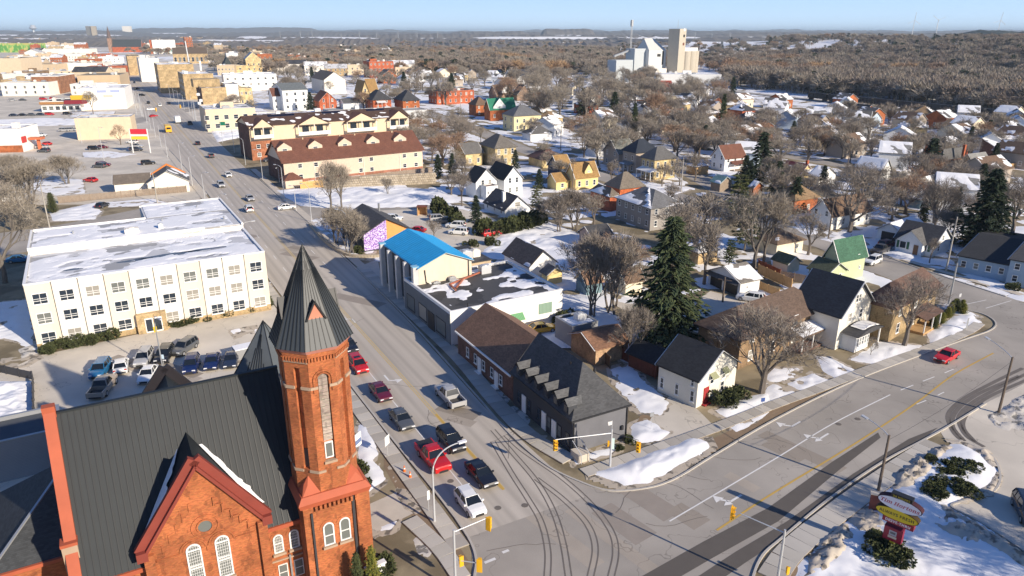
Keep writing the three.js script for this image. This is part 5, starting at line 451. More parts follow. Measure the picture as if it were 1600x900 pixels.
{ // ---- apartment house behind with gabled balconies and roof solar panels
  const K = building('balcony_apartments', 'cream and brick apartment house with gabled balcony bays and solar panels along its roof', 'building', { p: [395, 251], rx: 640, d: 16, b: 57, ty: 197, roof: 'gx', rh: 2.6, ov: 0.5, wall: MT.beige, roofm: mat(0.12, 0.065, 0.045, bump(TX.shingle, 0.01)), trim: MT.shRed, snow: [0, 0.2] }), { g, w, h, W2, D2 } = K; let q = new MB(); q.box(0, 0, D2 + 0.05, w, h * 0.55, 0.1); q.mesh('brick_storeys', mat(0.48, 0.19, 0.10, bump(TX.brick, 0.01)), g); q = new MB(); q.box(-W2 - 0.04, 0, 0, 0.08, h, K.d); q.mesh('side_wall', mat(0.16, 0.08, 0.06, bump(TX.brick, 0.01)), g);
  for (const u of [-0.43, -0.13, 0.17, 0.42].map(f => f * w)) { const bw = u < -0.4 * w ? 7 : u > 0.4 * w ? 8 : 12; q = new MB(); q.wallPoly([[u - bw / 2, h - 0.6], [u + bw / 2, h - 0.6], [u, h + 2.2]], D2 + 2.2, 0.3); const bay = q.mesh('balcony_gable', MT.beige, g); q = new MB(); for (const s of [-1, 1]) q.quad(V(u + s * (bw / 2 + 0.6), h - 0.9, D2 + 2.6), V(u, h + 2.5, D2 + 2.6), V(u, h + 2.5, D2 - 5), V(u + s * (bw / 2 + 0.6), h - 0.9, D2 - 1)); q.mesh('gable_roof', MT.shRed, bay); q = new MB(); q.box(u, h - 4.4, D2 + 1.1, bw, 0.3, 2.2); q.mesh('balcony', MT.cream, bay); for (const s of [-1, 0, 1]) { q = new MB(); q.box(u + s * (bw / 2 - 0.2), h - 4.2, D2 + 2.1, 0.25, 3.6, 0.25); q.mesh('post', MT.cream, bay); } q = new MB(); q.box(u, h - 4.1, D2 + 2.15, bw - 0.4, 1, 0.05); q.mesh('balustrade', MT.frame, bay); q = new MB(); q.box(u - bw * 0.22, h - 3.9, D2 + 0.12, 2.4, 2.5, 0.1); q.box(u + bw * 0.22, h - 3.9, D2 + 0.12, 2.4, 2.5, 0.1); q.mesh('balcony_door', MT.glass, bay); for (const s of [-0.25, 0.25]) for (const y of [1.9, 4.8]) addWin(g, 'f', u + s * bw, y, 1.4, 1.4, w, K.d, { off: 0.1 }); }
  const pgeo = new THREE.BoxGeometry(2.4, 0.08, 2.2); for (const f of [-0.34, -0.3, -0.26, -0.22, -0.01, 0.03, 0.07, 0.28, 0.32, 0.36]) { const o = meshOf(pgeo, 'solar_panel', MT.solar, K.roof); o.position.set(f * w, h + 2.1, 1.9); o.rotation.x = 0.5; } }
// ---- street-side blocks further up, right
building('office_block', 'beige two-storey block with dark square windows at the bend beside the snow bank', 'building', { p: [325, 206], rx: 402, d: 26, b: 62, ty: 173, roof: 'flat', par: 0.5, wall: MT.beige, roofm: MT.membrane, snow: 0.5, win: [['f', 6, 2, 2.0, 2.0, 2.4, 3.8, 4.2, { glass: MT.glass }]] });
building('long_shop_row', 'long low cream row with small windows and snow on its roof above the balcony apartments', 'building', { p: [402, 196], rx: 512, d: 14, b: 62, ty: 182, roof: 'flat', par: 0.4, wall: MT.cream, roofm: MT.membrane, snow: 0.62, win: [['f', 9, 1, 2.2, 2.2, 2.6, 3]] });
for (const [i, a] of [[0, [515, 572]], [1, [574, 632]], [2, [634, 668]]]) building('storage_unit', ['white corrugated storage shed left of its two twins above the balcony apartments', 'middle white corrugated storage shed above the balcony apartments', 'right-hand end white corrugated storage shed above the balcony apartments'][i], 'shed', { p: [a[0], 190], rx: a[1], d: 12, b: 62, h: 5.2, roof: 'flat', par: 0.2, wall: MT.corr, roofm: MT.gravel });
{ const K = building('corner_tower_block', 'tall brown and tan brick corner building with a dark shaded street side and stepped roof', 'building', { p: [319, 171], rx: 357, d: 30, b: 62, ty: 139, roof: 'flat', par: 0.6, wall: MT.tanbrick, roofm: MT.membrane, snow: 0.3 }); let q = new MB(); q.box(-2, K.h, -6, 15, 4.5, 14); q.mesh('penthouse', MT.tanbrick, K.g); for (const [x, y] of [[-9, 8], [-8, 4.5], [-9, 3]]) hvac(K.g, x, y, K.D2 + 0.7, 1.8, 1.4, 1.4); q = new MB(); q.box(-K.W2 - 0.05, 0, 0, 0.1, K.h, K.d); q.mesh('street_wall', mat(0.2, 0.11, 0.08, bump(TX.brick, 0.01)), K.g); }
building('cream_annex', 'cream windowless annex against the brown corner building', 'building', { p: [356, 168], rx: 376, d: 20, b: 62, ty: 133, roof: 'flat', wall: MT.cream, roofm: MT.membrane, snow: 0.5 });
building('yellow_brick_house', 'narrow yellow brick house with three side windows behind the cream annex', 'building', { p: [377, 167], rx: 397, d: 12, b: 62, ty: 139, roof: 'flat', wall: MT.yellowbrick, roofm: MT.membrane, snow: 0.4, win: [['f', 3, 2, 1.1, 1.7, 3, 5]] });
building('bank_block', 'three-storey tan block with a deep side wall and pale flat roof on the downtown street', 'building', { p: [291, 156], rx: 338, d: 40, b: 62, ty: 117, roof: 'flat', wall: MT.tanbrick, roofm: MT.whiteRoof, snow: 0.5, win: [['l', 8, 3, 1.4, 2, 3.4, 4.2]] });
building('long_brick_block', 'long tan side wall of a three-storey downtown block with a snowy roof', 'building', { p: [252, 146], rx: 308, d: 40, b: 62, ty: 102, roof: 'flat', wall: MT.tanbrick, roofm: MT.whiteRoof, snow: 0.6, win: [['l', 8, 3, 1.4, 2, 3.4, 4.2]] });
building('cream_brick_block', 'cream brick downtown block with a red brick ground floor band, far up the street', 'building', { p: [222, 128], rx: 253, d: 46, b: 62, ty: 92, roof: 'flat', wall: MT.cream, roofm: MT.membrane, snow: 0.4 });
building('narrow_dark_block', 'narrow dark-fronted downtown block in shade farthest up the street', 'building', { p: [203, 118], rx: 222, d: 50, b: 62, ty: 88, roof: 'flat', wall: MT.tanbrick, roofm: MT.membrane });
building('pale_factory', 'long pale grey-white building with small square windows right of downtown', 'building', { p: [352, 142], rx: 434, d: 26, b: 66, ty: 118, roof: 'flat', wall: MT.white, roofm: MT.whiteRoof, snow: 0.6, win: [['f', 7, 2, 1.8, 1.6, 4.5, 4.2]] });
{ const K = building('pyramid_roof_church', 'squat orange brick building with a steep dark pyramid roof', 'building', { p: [349, 116], rx: 368, d: 22, b: 62, ty: 109, roof: 'hip', rh: 13, ov: 0.8, wall: MT.orange, roofm: mat(0.05, 0.06, 0.06, { map: TX.blotch }) }); }
building('yellow_curved_block', 'yellow brick block with rounded white gable fronts and dark windows', 'building', { p: [386, 114], rx: 410, d: 24, b: 66, ty: 92, roof: 'gz', rh: 7, wall: MT.yellowbrick, roofm: MT.whiteRoof, win: [['f', 3, 2, 1.6, 2.2, 4, 5]] });
building('yellow_brick_block', 'lower yellow brick block with one dark window left of the rounded block', 'building', { p: [366, 115], rx: 386, d: 20, b: 66, ty: 103, roof: 'flat', wall: MT.yellowbrick, roofm: MT.whiteRoof, snow: 0.6, win: [['f', 1, 1, 2, 2, 5]] });
building('white_gabled_block', 'white block with tall windows and a red brick chimney stack', 'building', { p: [356, 104], rx: 374, d: 20, b: 66, ty: 84, roof: 'flat', wall: MT.white, roofm: MT.whiteRoof, snow: 0.6, win: [['f', 3, 2, 1.4, 2, 5, 6]] });
building('orange_brick_flats', 'orange brick flats with black windows right of the rounded yellow block', 'building', { p: [404, 105], rx: 427, d: 20, b: 66, ty: 85, roof: 'flat', wall: MT.orange, roofm: MT.whiteRoof, win: [['f', 3, 3, 1.4, 1.8, 3, 4.5]] });
building('orange_brick_hall', 'orange brick hall among the bare trees left of the long brick school', 'building', { p: [451, 97], rx: 474, d: 24, b: 66, ty: 86, roof: 'flat', wall: MT.orange, roofm: MT.whiteRoof, win: [['f', 5, 1, 1.8, 3, 4]] });
building('brick_school', 'long low red brick school with a white roof band beyond the bare trees', 'building', { p: [474, 108], rx: 548, d: 24, b: 70, ty: 97, roof: 'flat', wall: MT.redbrick, roofm: MT.whiteRoof, snow: 0.7, win: [['f', 10, 1, 3, 3, 5]] });
building('white_rooftop_block', 'white block with black windows above the long brick school', 'building', { p: [508, 98], rx: 540, d: 20, b: 70, ty: 88, roof: 'flat', wall: MT.white, roofm: MT.whiteRoof, win: [['f', 5, 1, 3.5, 4, 5]] });
building('red_flat_apartments', 'big red brick apartment cube with a flat roof beyond the pointed yellow house', 'building', { p: [578, 122], rx: 616, lx: 569, b: 64, ty: 97, roof: 'flat', wall: MT.redbrick, roofm: MT.membrane, win: [['f', 6, 3, 1.4, 1.8, 3, 5, 0, { glass: MT.glassL }]] });
building('red_brick_tower', 'tall red-orange office tower with lighter bands on the skyline left', 'building', { p: [291, 82], rx: 303, d: 24, b: 62, ty: 58, roof: 'flat', wall: MT.orange, roofm: MT.membrane, win: [['f', 3, 6, 2.4, 2, 6, 5]] });
building('glass_civic_hall', 'civic hall with a white upper storey, green glass strip and red brick end', 'building', { p: [240, 84], rx: 276, d: 40, b: 66, ty: 63, roof: 'flat', wall: MT.white, roofm: MT.whiteRoof, win: [['f', 8, 1, 5, 5, 6, 5, 0, { glass: mat(0.18, 0.36, 0.33, { roughness: 0.2 }) }]] });
building('brick_stair_block', 'red brick block with a dark shaded side left of the glass civic hall', 'building', { p: [236, 84], rx: 241, d: 40, lx: 226, b: 66, ty: 63, roof: 'flat', wall: MT.redbrick, roofm: MT.membrane });
building('stone_hall', 'long ochre stone hall with a brown roof below the red-orange tower', 'building', { p: [272, 100], rx: 326, d: 20, b: 70, h: 14, roof: 'gx', rh: 8, wall: MT.tanbrick, roofm: mat(0.16, 0.12, 0.09, bump(TX.shingle, 0.02)), win: [['f', 8, 1, 3, 6, 6]] });
building('small_white_block', 'small white block with a dark side and snow roof below the stone hall', 'building', { p: [316, 99], rx: 331, lx: 310, b: 62, ty: 90, roof: 'flat', wall: MT.white, roofm: MT.whiteRoof, win: [['f', 3, 1, 2, 2, 4]] });
// ---- left of the street
{ const K = building('steeple_church', 'far church with a thin brown steeple and big dark roof on the skyline', 'church', { p: [176, 82], rx: 222, d: 22, b: 76, h: 12, roof: 'gx', rh: 15, wall: MT.redbrick, roofm: mat(0.06, 0.07, 0.075, { map: TX.blotch }) }); const t = new MB(); t.box(-K.W2 - 3, 0, K.D2 - 4, 8, 30, 8); t.mesh('steeple_tower', mat(0.45, 0.28, 0.2, bump(TX.brick, 0.02)), K.g); const s = new MB(); s.cyl(-K.W2 - 3, 30, K.D2 - 4, 5.2, 0.1, 26, 8); s.mesh('steeple', mat(0.16, 0.12, 0.11, { map: TX.blotch }), K.g); }
building('twin_tower_flats', 'left of two dark grey slab towers on the skyline behind the steeple', 'building', { p: [137, 62], rx: 145, d: 30, b: 70, ty: 41, roof: 'flat', wall: mat(0.16, 0.155, 0.15), roofm: MT.membrane, group: undefined });
building('twin_tower_flats', 'right of two slab towers on the skyline behind the steeple, tan coloured', 'building', { p: [145, 62], rx: 153, d: 30, b: 70, ty: 41, roof: 'flat', wall: mat(0.36, 0.31, 0.24), roofm: MT.membrane });
{ const K = building('hilltop_flats', 'white and dark apartment slab on the horizon right of the steeple', 'building', { p: [193, 58], rx: 206, d: 40, b: 80, ty: 41, roof: 'flat', wall: MT.cream, roofm: MT.membrane, win: [['f', 3, 3, 6, 6, 10, 12]] }); }
{ const [x, z] = G(54, 56), t = thing('water_tower', 'pale water tower with a round tank on the far left horizon', 'water tower', x, z), y = hTop(x, z, 39); let q = new MB(); q.cyl(0, 0, 0, 14, 10, y * 0.6, 10); q.mesh('stem', MT.galv, t); q = new MB(); q.cyl(0, y * 0.5, 0, 10, 42, y * 0.2, 14); q.cyl(0, y * 0.7, 0, 42, 20, y * 0.3, 14); q.mesh('tank', MT.galv, t); }
building('green_mural_block', 'flat block with a bright green painted mural wall far up on the left', 'building', { p: [-6, 82], rx: 63, d: 30, b: 84, ty: 68, roof: 'flat', wall: mat(1, 1, 1, { map: TX.mural }), roofm: MT.whiteRoof });
building('cream_gable_block', 'cream block with a small gable and two windows below the green mural', 'building', { p: [40, 92], rx: 63, d: 20, b: 84, ty: 82, roof: 'gz', rh: 5, wall: MT.cream, roofm: MT.whiteRoof, win: [['f', 2, 1, 1.6, 2, 6]] });
building('big_cream_warehouse', 'big plain cream warehouse wall below the far skyline on the left', 'building', { p: [72, 92], rx: 141, d: 36, b: 82, ty: 77, roof: 'flat', wall: MT.cream, roofm: MT.membrane });
building('low_tan_block', 'long low tan block with black roof openings left of the downtown street', 'building', { p: [-10, 126], rx: 38, d: 46, b: 80, ty: 92, roof: 'flat', wall: MT.beige, roofm: MT.membrane });
building('tan_shop_block', 'tan shop block with a brown brick middle section left of downtown', 'building', { p: [44, 112], rx: 100, d: 30, b: 80, ty: 101, roof: 'flat', wall: MT.tanbrick, roofm: MT.gravel });
building('pale_shop_block', 'pale cream shop block with dark roof steps beside the downtown street', 'building', { p: [100, 114], rx: 165, d: 34, b: 76, ty: 99, roof: 'flat', wall: MT.cream, roofm: mat(0.2, 0.17, 0.13, { map: TX.blotch }) });
building('brown_side_wall_block', 'building with a white frame around a brown brick side wall, left of downtown', 'building', { p: [54, 147], rx: 96, d: 34, b: 78, ty: 120, roof: 'flat', wall: mat(0.42, 0.2, 0.11, bump(TX.brick, 0.02)), parm: MT.white, roofm: MT.whiteRoof, cap: MT.white });
building('pink_brick_block', 'pinkish brick block with a grey tank beside it, left of downtown', 'building', { p: [96, 140], rx: 120, d: 24, b: 78, ty: 124, roof: 'flat', wall: mat(0.55, 0.33, 0.25, bump(TX.brick, 0.02)), roofm: MT.whiteRoof });
building('khaki_flat_block', 'wide khaki building with black roof lines beside the downtown street', 'building', { p: [124, 140], rx: 190, d: 44, b: 72, ty: 119, roof: 'flat', wall: MT.tan, roofm: mat(0.30, 0.25, 0.17, { map: TX.blotch }) });
{ const K = building('white_side_wall_shop', 'shop with a bright white side wall carrying blue and orange poster panels', 'building', { p: [128, 172], rx: 199, d: 34, b: 70, ty: 140, roof: 'flat', wall: MT.white, roofm: MT.whiteRoof, snow: 0.6 }); for (const [x, y, c] of [[-2, 9.5, [0.35, 0.4, 0.65]], [5, 9.5, [0.35, 0.4, 0.6]], [1, 6.8, [0.75, 0.5, 0.42]]]) { const q = new MB(); q.box(K.W2 - 10 + x, y, K.D2 + 0.05, 5, 1.5, 0.1); q.mesh('poster', mat(...c), K.g); } }
{ const K = building('restaurant', 'low restaurant with brown fascia, dark red entrance hood and yellow sign band', 'restaurant', { p: [66, 175], rx: 127, d: 20, b: 78, h: 5.4, roof: 'flat', wall: MT.white, roofm: MT.membrane, win: [['f', 6, 1, 2.4, 2.2, 2]] }); let q = new MB(); q.box(0, 4.2, K.D2 + 0.6, K.w + 0.6, 1.3, 1.1); q.mesh('fascia', mat(0.45, 0.22, 0.08, { map: TX.blotch }), K.g); q = new MB(); q.frustum(8, 4.2, K.D2 - 0.4, 11, 2, 4.6, 11, 2.5); q.mesh('entrance_hood', mat(0.22, 0.02, 0.03), K.g); q = new MB(); q.box(10, 6.2, K.D2 - 4, 10, 2.4, 3); q.mesh('sign_band', mat(0.72, 0.46, 0.04), K.g); }
{ building('cream_wall_store', 'plain cream store with a long blank wall facing the car park on the left', 'store', { p: [122, 219], rx: 209, d: 12, b: 72, ty: 186, roof: 'flat', wall: MT.beige, roofm: MT.whiteRoof, par: 0.3, snow: 0.5 });
  const K = building('corner_gas_kiosk', 'white flat-roofed kiosk with orange brick base at the far left edge', 'kiosk', { p: [-60, 240], rx: 37, d: 16, b: 80, ty: 205, roof: 'flat', wall: MT.white, roofm: MT.whiteRoof, snow: 0.6 }); let q = new MB(); q.box(0, 0, K.D2 + 0.05, K.w, 2.6, 0.1); q.mesh('brick_base', MT.orange, K.g); q = new MB(); q.box(K.W2 + 0.2, 3.4, K.D2 - 2, 0.4, 2.2, 3.4); q.mesh('corner_panel', mat(0.55, 0.05, 0.04), K.g); q = new MB(); q.box(K.W2 + 3, 0, 1, 1, 3.8, 1); q.box(K.W2 + 2.4, 3.8, 1, 5, 0.8, 3); q.mesh('canopy', mat(0.55, 0.16, 0.07), K.g); }
{ const K = building('garage_house', 'cream side-gabled house with an orange gable and grey roof beside the street, left', 'house', { p: [233, 304], rx: 297, d: 9, b: 66, h: 3.2, roof: 'gz', rh: 3, wall: MT.cream, roofm: MT.shGrey, snow: [0.35, 0.1] }); const q = new MB(); q.wallPoly([[-5, K.h + 0.6], [5, K.h + 0.6], [0, K.h + 3.6]], -K.D2 - 1, 0.4); q.mesh('orange_gable', mat(0.72, 0.24, 0.06, { map: TX.blotch }), K.g); addWin(K.g, 'f', -4, 1.5, 1, 1.4, K.w, K.d, { glass: MT.glass });
  building('long_cream_bungalow', 'long cream bungalow with a low grey roof behind the board fence, left', 'house', { p: [181, 304], rx: 236, d: 10, b: 66, h: 3, roof: 'gx', rh: 1.6, wall: MT.cream, roofm: mat(0.26, 0.21, 0.16, bump(TX.shingle, 0.01)), w1: [['f', 4, 1.7, 0.8, 0.8]] });
  building('left_edge_house', 'grey-roofed white house with a glazed porch at the far left edge', 'house', { p: [-50, 322], rx: 40, d: 9, b: 60, h: 5, roof: 'gx', rh: 3.6, wall: MT.whiteS, roofm: MT.shGrey, win: [['f', 5, 1, 1.1, 1.4, 3.6]], porch: [['f', 3, 9, 2.2, 2.6, MT.shGrey, 0.3]] });
  building('bottom_left_shed', 'low dark flat-roofed hall at the left edge behind the church', 'building', { p: [-60, 770], w: 9, d: 6, b: 60, h: 4, roof: 'flat', wall: MT.greyS, roofm: mat(0.09, 0.1, 0.115, { map: TX.blotch }) }); }
// ---- mill, silos, long warehouse
{ const [x, z] = [78, -560], th = rad(90 - 60), t = thing('feed_mill', 'tall white feed mill with a steep pale roof and a lattice stack', 'mill', x, z, th); const S = z / -744, s = S; let q = new MB(); const sc = 0.75; q.box(14, 0, 0, 26, 34, 24); const body = q.mesh('tower', MT.corr, t); q = new MB(); q.quad(V(1, 34, 12), V(27, 34, 12), V(20, 47, -4), V(6, 47, -4)); q.tri(V(27, 34, 12), V(27, 34, -12), V(20, 47, -4)); q.quad(V(27, 34, -12), V(1, 34, -12), V(6, 47, -4), V(20, 47, -4)); q.tri(V(1, 34, -12), V(1, 34, 12), V(6, 47, -4)); q.mesh('roof', mat(0.74, 0.73, 0.68, { map: TX.corr }), t); q = new MB(); q.box(22, 18, 12.1, 2.2, 15, 0.3); q.box(16, 27, 12.1, 5, 3, 0.3); q.mesh('opening', MT.black, t); q = new MB(); q.box(16, 0, 15, 16, 14, 6); q.box(20, 0, 17, 12, 9, 6); q.mesh('loading_bay', MT.cream, t); q = new MB(); q.box(-7, 0, -2, 16, 36, 16); q.mesh('side_block', MT.corrBlue, t); q = new MB(); q.box(-32, 0, 2, 24, 24, 16); q.mesh('low_block', MT.corrBlue, t); q = new MB(); q.cyl(-4, 0, 12, 4, 4, 16, 12); q.cyl(2, 0, 14, 4, 4, 16, 12); q.mesh('bin', MT.corr, t); q = new MB(); for (const dx of [0, 1.6]) q.box(-14 + dx, 30, -4, 0.4, 34, 0.4); for (let y = 31; y < 64; y += 2.4) q.bar(V(-14, y, -4), V(-12.4, y + 2.4, -4), 0.25); q.box(-13.2, 60, -4, 2.4, 7, 2.4); q.mesh('stack', MT.steel, t); q = new MB(); q.bar(V(-40, 28, 0), V(-6, 36, -6), 2, 2); q.mesh('conveyor', MT.steel, t); t.scale.setScalar(1); t.position.set(...(([a, c]) => [a, 0, c])(G(1000, 126))); const p = t.position, k = hTop(p.x, p.z, 60) / 47; t.scale.setScalar(k); }
{ const [x, z] = G(1052, 126), t = thing('grain_elevator', 'beige concrete grain elevator with four round bins and a tall square headhouse', 'grain elevator', x, z, rad(40)); const k = hTop(x, z, 80) / 30; for (const [a, c] of [[10, 6], [19, 6], [27, 4], [14, -4]]) { const q = new MB(); q.cyl(a, 0, c, 5.4, 5.4, 30, 16); q.mesh('silo', MT.silo, t); } let q = new MB(); q.box(-1, 0, 2, 11, hTop(x, z, 45) / k, 14); q.mesh('headhouse', MT.silo, t); q = new MB(); q.box(16, 30, 2, 26, 3.4, 10); q.mesh('gallery', MT.whiteS, t); for (const [y, m] of [[44, MT.black], [36, MT.woodRed], [50, MT.frame]]) { const w = new MB(); w.box(1, y, 9.1, 2.4, 2.6, 0.3); w.mesh('window', m, t); } q = new MB(); q.cyl(-1, hTop(x, z, 45) / k, 2, 0.15, 0.1, 9, 5); q.mesh('aerial', MT.steel, t); t.scale.setScalar(k); }
building('long_white_warehouse', 'long white warehouse with a snow-covered roof in front of the mill', 'warehouse', { p: [1024, 133], rx: 1126, d: 24, b: 97, h: 9, roof: 'flat', wall: MT.whiteS, roofm: MT.snow, par: 0.2 });
building('red_end_warehouse', 'red curved-roof shed at the left end of the long white warehouse', 'shed', { p: [1028, 144], rx: 1050, d: 14, b: 90, h: 5, roof: 'gx', rh: 3, wall: mat(0.4, 0.1, 0.06), roofm: mat(0.45, 0.1, 0.06, { map: TX.blotch }) });

{ // jumble of far downtown blocks
  const R = rng(61), wm = [MT.tanbrick, MT.cream, MT.redbrick, MT.white, MT.beige, MT.brownbrick, MT.orange, MT.tan], nm = ['tan brick', 'cream', 'red brick', 'white', 'beige', 'brown brick', 'orange brick', 'tan']; for (let i = 0; i < 190; i++) { const k = i % 8, far = i < 80, px = far ? mix(-10, 340, R()) : i < 140 ? mix(-10, 190, R()) : mix(330, 620, R()), py = far ? mix(61, 84, R()) : i < 140 ? mix(84, 152, R()) : mix(74, 120, R()), [x, z] = G(px, py); if (lots.some(q => Math.hypot(q[0] - x - 6, q[1] - z + 6) < q[2] + 13)) continue; if (Math.abs(px - (134 + (py - 50) * 0.92)) < 18) continue; building('downtown_block', 'far ' + nm[k] + ' downtown block with rows of small windows', 'building', { at: [x, z], b: 74 + 10 * R(), w: mix(14, 34, R()), d: mix(12, 26, R()), h: mix(7, far ? 17 : 11, R()), roof: R() < 0.75 ? 'flat' : 'gx', rh: 4, wall: wm[k], roofm: R() < 0.5 ? MT.whiteRoof : MT.membrane, snow: R() < 0.5 ? 0.6 : 0, win: [['f', 5, far ? 3 : 2, 1.5, 1.9, 2.4, 3.6]], group: 'far ' + nm[k] + ' downtown blocks' }); } }
// ================================================================ HOUSES
const hs = (label, o, name = 'house', cat) => building(name, label, cat || 'house', o);
{ const K = hs('small white two-storey house with a near-black roof and a red front door near the corner', { p: [1087, 638], rx: 1147, lx: 1027, b: 50, ty: 593, roof: 'gz', rh: 2.7, wall: mat(0.80, 0.76, 0.66, bump(TX.siding, 0.01)), roofm: MT.shBlack, win: [['f', 2, 1, 0.8, 1.2, 3.0, 2, 2.4], ['l', 3, 1, 0.6, 1.5, 1.4, 2, 2.3]], w1: [['f', 1.1, 1.4, 0.8, 1.3], ['l', 2.2, 3.2, 0.5, 1]], door: [['f', -2.2, mat(0.35, 0.03, 0.03)]] }); for (const u of [-1.2, 1.2]) { const q = new MB(); q.quad(V(u - 0.6, 3.35, K.D2 + 0.7), V(u + 0.6, 3.35, K.D2 + 0.7), V(u + 0.6, 3.9, K.D2 + 0.04), V(u - 0.6, 3.9, K.D2 + 0.04)); q.mesh('awning', mat(0.36, 0.37, 0.22, { map: TX.corr }), K.g); } }
hs('black-roofed lean-to shed attached behind the small white house', { p: [1022, 590], b: 50, w: 4, d: 4.5, h: 2.2, roof: 'gz', rh: 1.2, wall: MT.woodRed, roofm: MT.shBlack }, 'shed', 'shed');
hs('big brown brick house with a brown hipped roof behind the bare tree', { p: [1152, 578], rx: 1283, lx: 1088, b: 53, ty: 529, roof: 'hip', rh: 2.8, ov: 0.6, wall: MT.brownbrick, roofm: mat(0.17, 0.115, 0.085, bump(TX.shingle, 0.015)), win: [['f', 4, 2, 1, 1.5, 1.5, 2.7]], porch: [['f', 3.8, 5.5, 2.4, 2.6, MT.shBrown, 0.75, 3, MT.darkbrick]] });
{ const K = hs('tall white gabled house with a navy-black roof and a rounded snowy porch', { p: [1304, 547], rx: 1353, lx: 1236, b: 53, ty: 491, roof: 'gz', rh: 4.0, ov: 0.5, wall: mat(0.82, 0.78, 0.68, bump(TX.siding, 0.008)), roofm: mat(0.028, 0.036, 0.052, bump(TX.shingle, 0.01)), w1: [['f', -0.3, 7.0, 0.7, 1.2], ['f', 0.45, 7.0, 0.7, 1.2], ['f', -1.5, 4.4, 0.9, 1.4], ['f', 1.4, 4.4, 0.9, 1.4]] }); let q = new MB(); q.box(-1.2, 0, K.D2 + 1.1, 3.6, 2.5, 2.2); const s = q.mesh('sun_porch', MT.whiteS, K.g); for (let i = 0; i < 5; i++) { const k = addWin(K.g, 'f', -2.6 + i * 0.7, 1.5, 0.55, 1.3, K.w, K.d + 4.4, {}); } q = new MB(); const arc = Array.from({ length: 9 }, (_, i) => [mix(-3.6, 3.9, i / 8), 2.55 + 0.75 * Math.sin(i / 8 * Math.PI)]); q.wallPoly([...arc], K.D2 + 2.7, 2.75); q.mesh('porch_roof', MT.shDark, K.g); const sn = new MB(); sn.wallPoly(arc.slice(2, 8).map(([x, y]) => [x, y + 0.14]), K.D2 + 2.3, 1.9); stuff(sn.mesh('roof_snow', MT.snow, K.g)); q = new MB(); q.box(3.3, 0, K.D2 + 2.3, 0.18, 2.6, 0.18); q.mesh('post', MT.frame, K.g); }
hs('brown brick corner house with a hipped roof by the far junction', { p: [1387, 534], rx: 1456, lx: 1344, b: 50, ty: 480, roof: 'hip', rh: 2.8, ov: 0.6, wall: mat(0.46, 0.33, 0.18, bump(TX.brick, 0.012)), roofm: mat(0.17, 0.10, 0.075, bump(TX.shingle, 0.015)), win: [['f', 3, 2, 1, 1.6, 1.5, 2.8]], porch: [['f', 1.5, 6, 2.4, 2.5, mat(0.17, 0.10, 0.075, bump(TX.shingle, 0.015)), 0, 3, MT.wood]] });
hs('pale green house with a bright green roof beside the parked white car', { p: [1306, 442], rx: 1347, lx: 1284, b: 62, ty: 404, roof: 'gx', rh: 3.0, wall: MT.greenS, roofm: MT.shGreen, w1: [['f', -2.2, 2.2, 0.8, 1.3], ['f', 1.6, 4.5, 0.5, 0.5], ['f', 2.3, 2.2, 0.5, 0.6]] });
hs('low green annex in front of the pale green house', { p: [1290, 446], b: 62, w: 5, d: 4, h: 2.3, roof: 'gz', rh: 1.6, wall: MT.greenS, roofm: mat(0.15, 0.17, 0.10, bump(TX.shingle, 0.01)), w1: [['f', -1, 1.3, 0.7, 1], ['f', 1, 1.3, 0.7, 1]] });
{ const K = hs('white bungalow with green-shuttered window and a small front gable facing the side street', { p: [1455, 402], rx: 1482, lx: 1397, b: 52, h: 2.7, roof: 'gz', rh: 2.9, wall: MT.whiteS, roofm: MT.shDark, w1: [['f', 0, 3.4, 0.8, 1.1], ['f', -1.4, 1.4, 0.9, 1.2]], snow: [0.15, 0] }); const z = -K.D2 + 3.4; let q = new MB(); q.box(-K.W2 - 0.7, 0, z, 1.5, 2.75, 5.2); for (const s of [0]) q.tri(V(-K.W2 - 1.45, 2.75, z + 2.6), V(-K.W2 - 1.45, 2.75, z - 2.6), V(-K.W2 - 1.45, 4.9, z)); const f = q.mesh('front_gable', MT.whiteS, K.g); q = new MB(); for (const s of [-1, 1]) q.quad(V(-K.W2 - 1.8, 2.45, z + s * 3), V(-K.W2 - 1.8, 5.05, z), V(-0.5, 5.05, z), V(-K.W2 + 0.5, 2.45, z + s * 3)); q.mesh('gable_roof', MT.shGrey, f); for (const [u, sh] of [[-1.2, 1], [2 - z, 0]]) { q = new MB(); q.box(-K.W2 - (sh ? 1.48 : 0.03), 1.0, z + u, 0.08, 1.5, 1.5); const w = q.mesh('window', MT.frame, K.g); q = new MB(); q.box(-K.W2 - (sh ? 1.52 : 0.07), 1.1, z + u, 0.05, 1.3, 1.1); q.mesh('pane', MT.glass, w); for (const s of [-1, 1]) { q = new MB(); q.box(-K.W2 - (sh ? 1.5 : 0.05), 1.0, z + u + s * 1, 0.09, 1.5, 0.45); q.mesh('shutter', mat(0.04, 0.12, 0.06), w); } } q = new MB(); q.box(-K.W2 - 1.5, 0.2, z + 1.4, 0.1, 2, 0.9); q.mesh('door', mat(0.2, 0.11, 0.06), K.g); }
{ const K = hs('wide garage with a snow-covered roof and one dark open door beside the bungalow', { p: [1405, 382], rx: 1442, lx: 1369, b: 52, h: 2.5, roof: 'gx', rh: 1.7, wall: MT.whiteS, roofm: MT.shDark, snow: [0.95, 0.95] }, 'garage', 'garage'); const q = new MB(); q.box(-K.W2 - 0.04, 0.1, 0, 0.1, 2.1, K.d * 0.62); q.mesh('garage_door', MT.black, K.g); }
hs('long grey-blue house with a dark roof along the side street at the right', { p: [1571, 441], lx: 1493, rx: 1625, b: 46, h: 3.3, roof: 'gz', rh: 1.8, wall: MT.blueS, roofm: MT.shBlack, win: [['l', 4, 1, 0.9, 1.2, 1.9, 3]] });
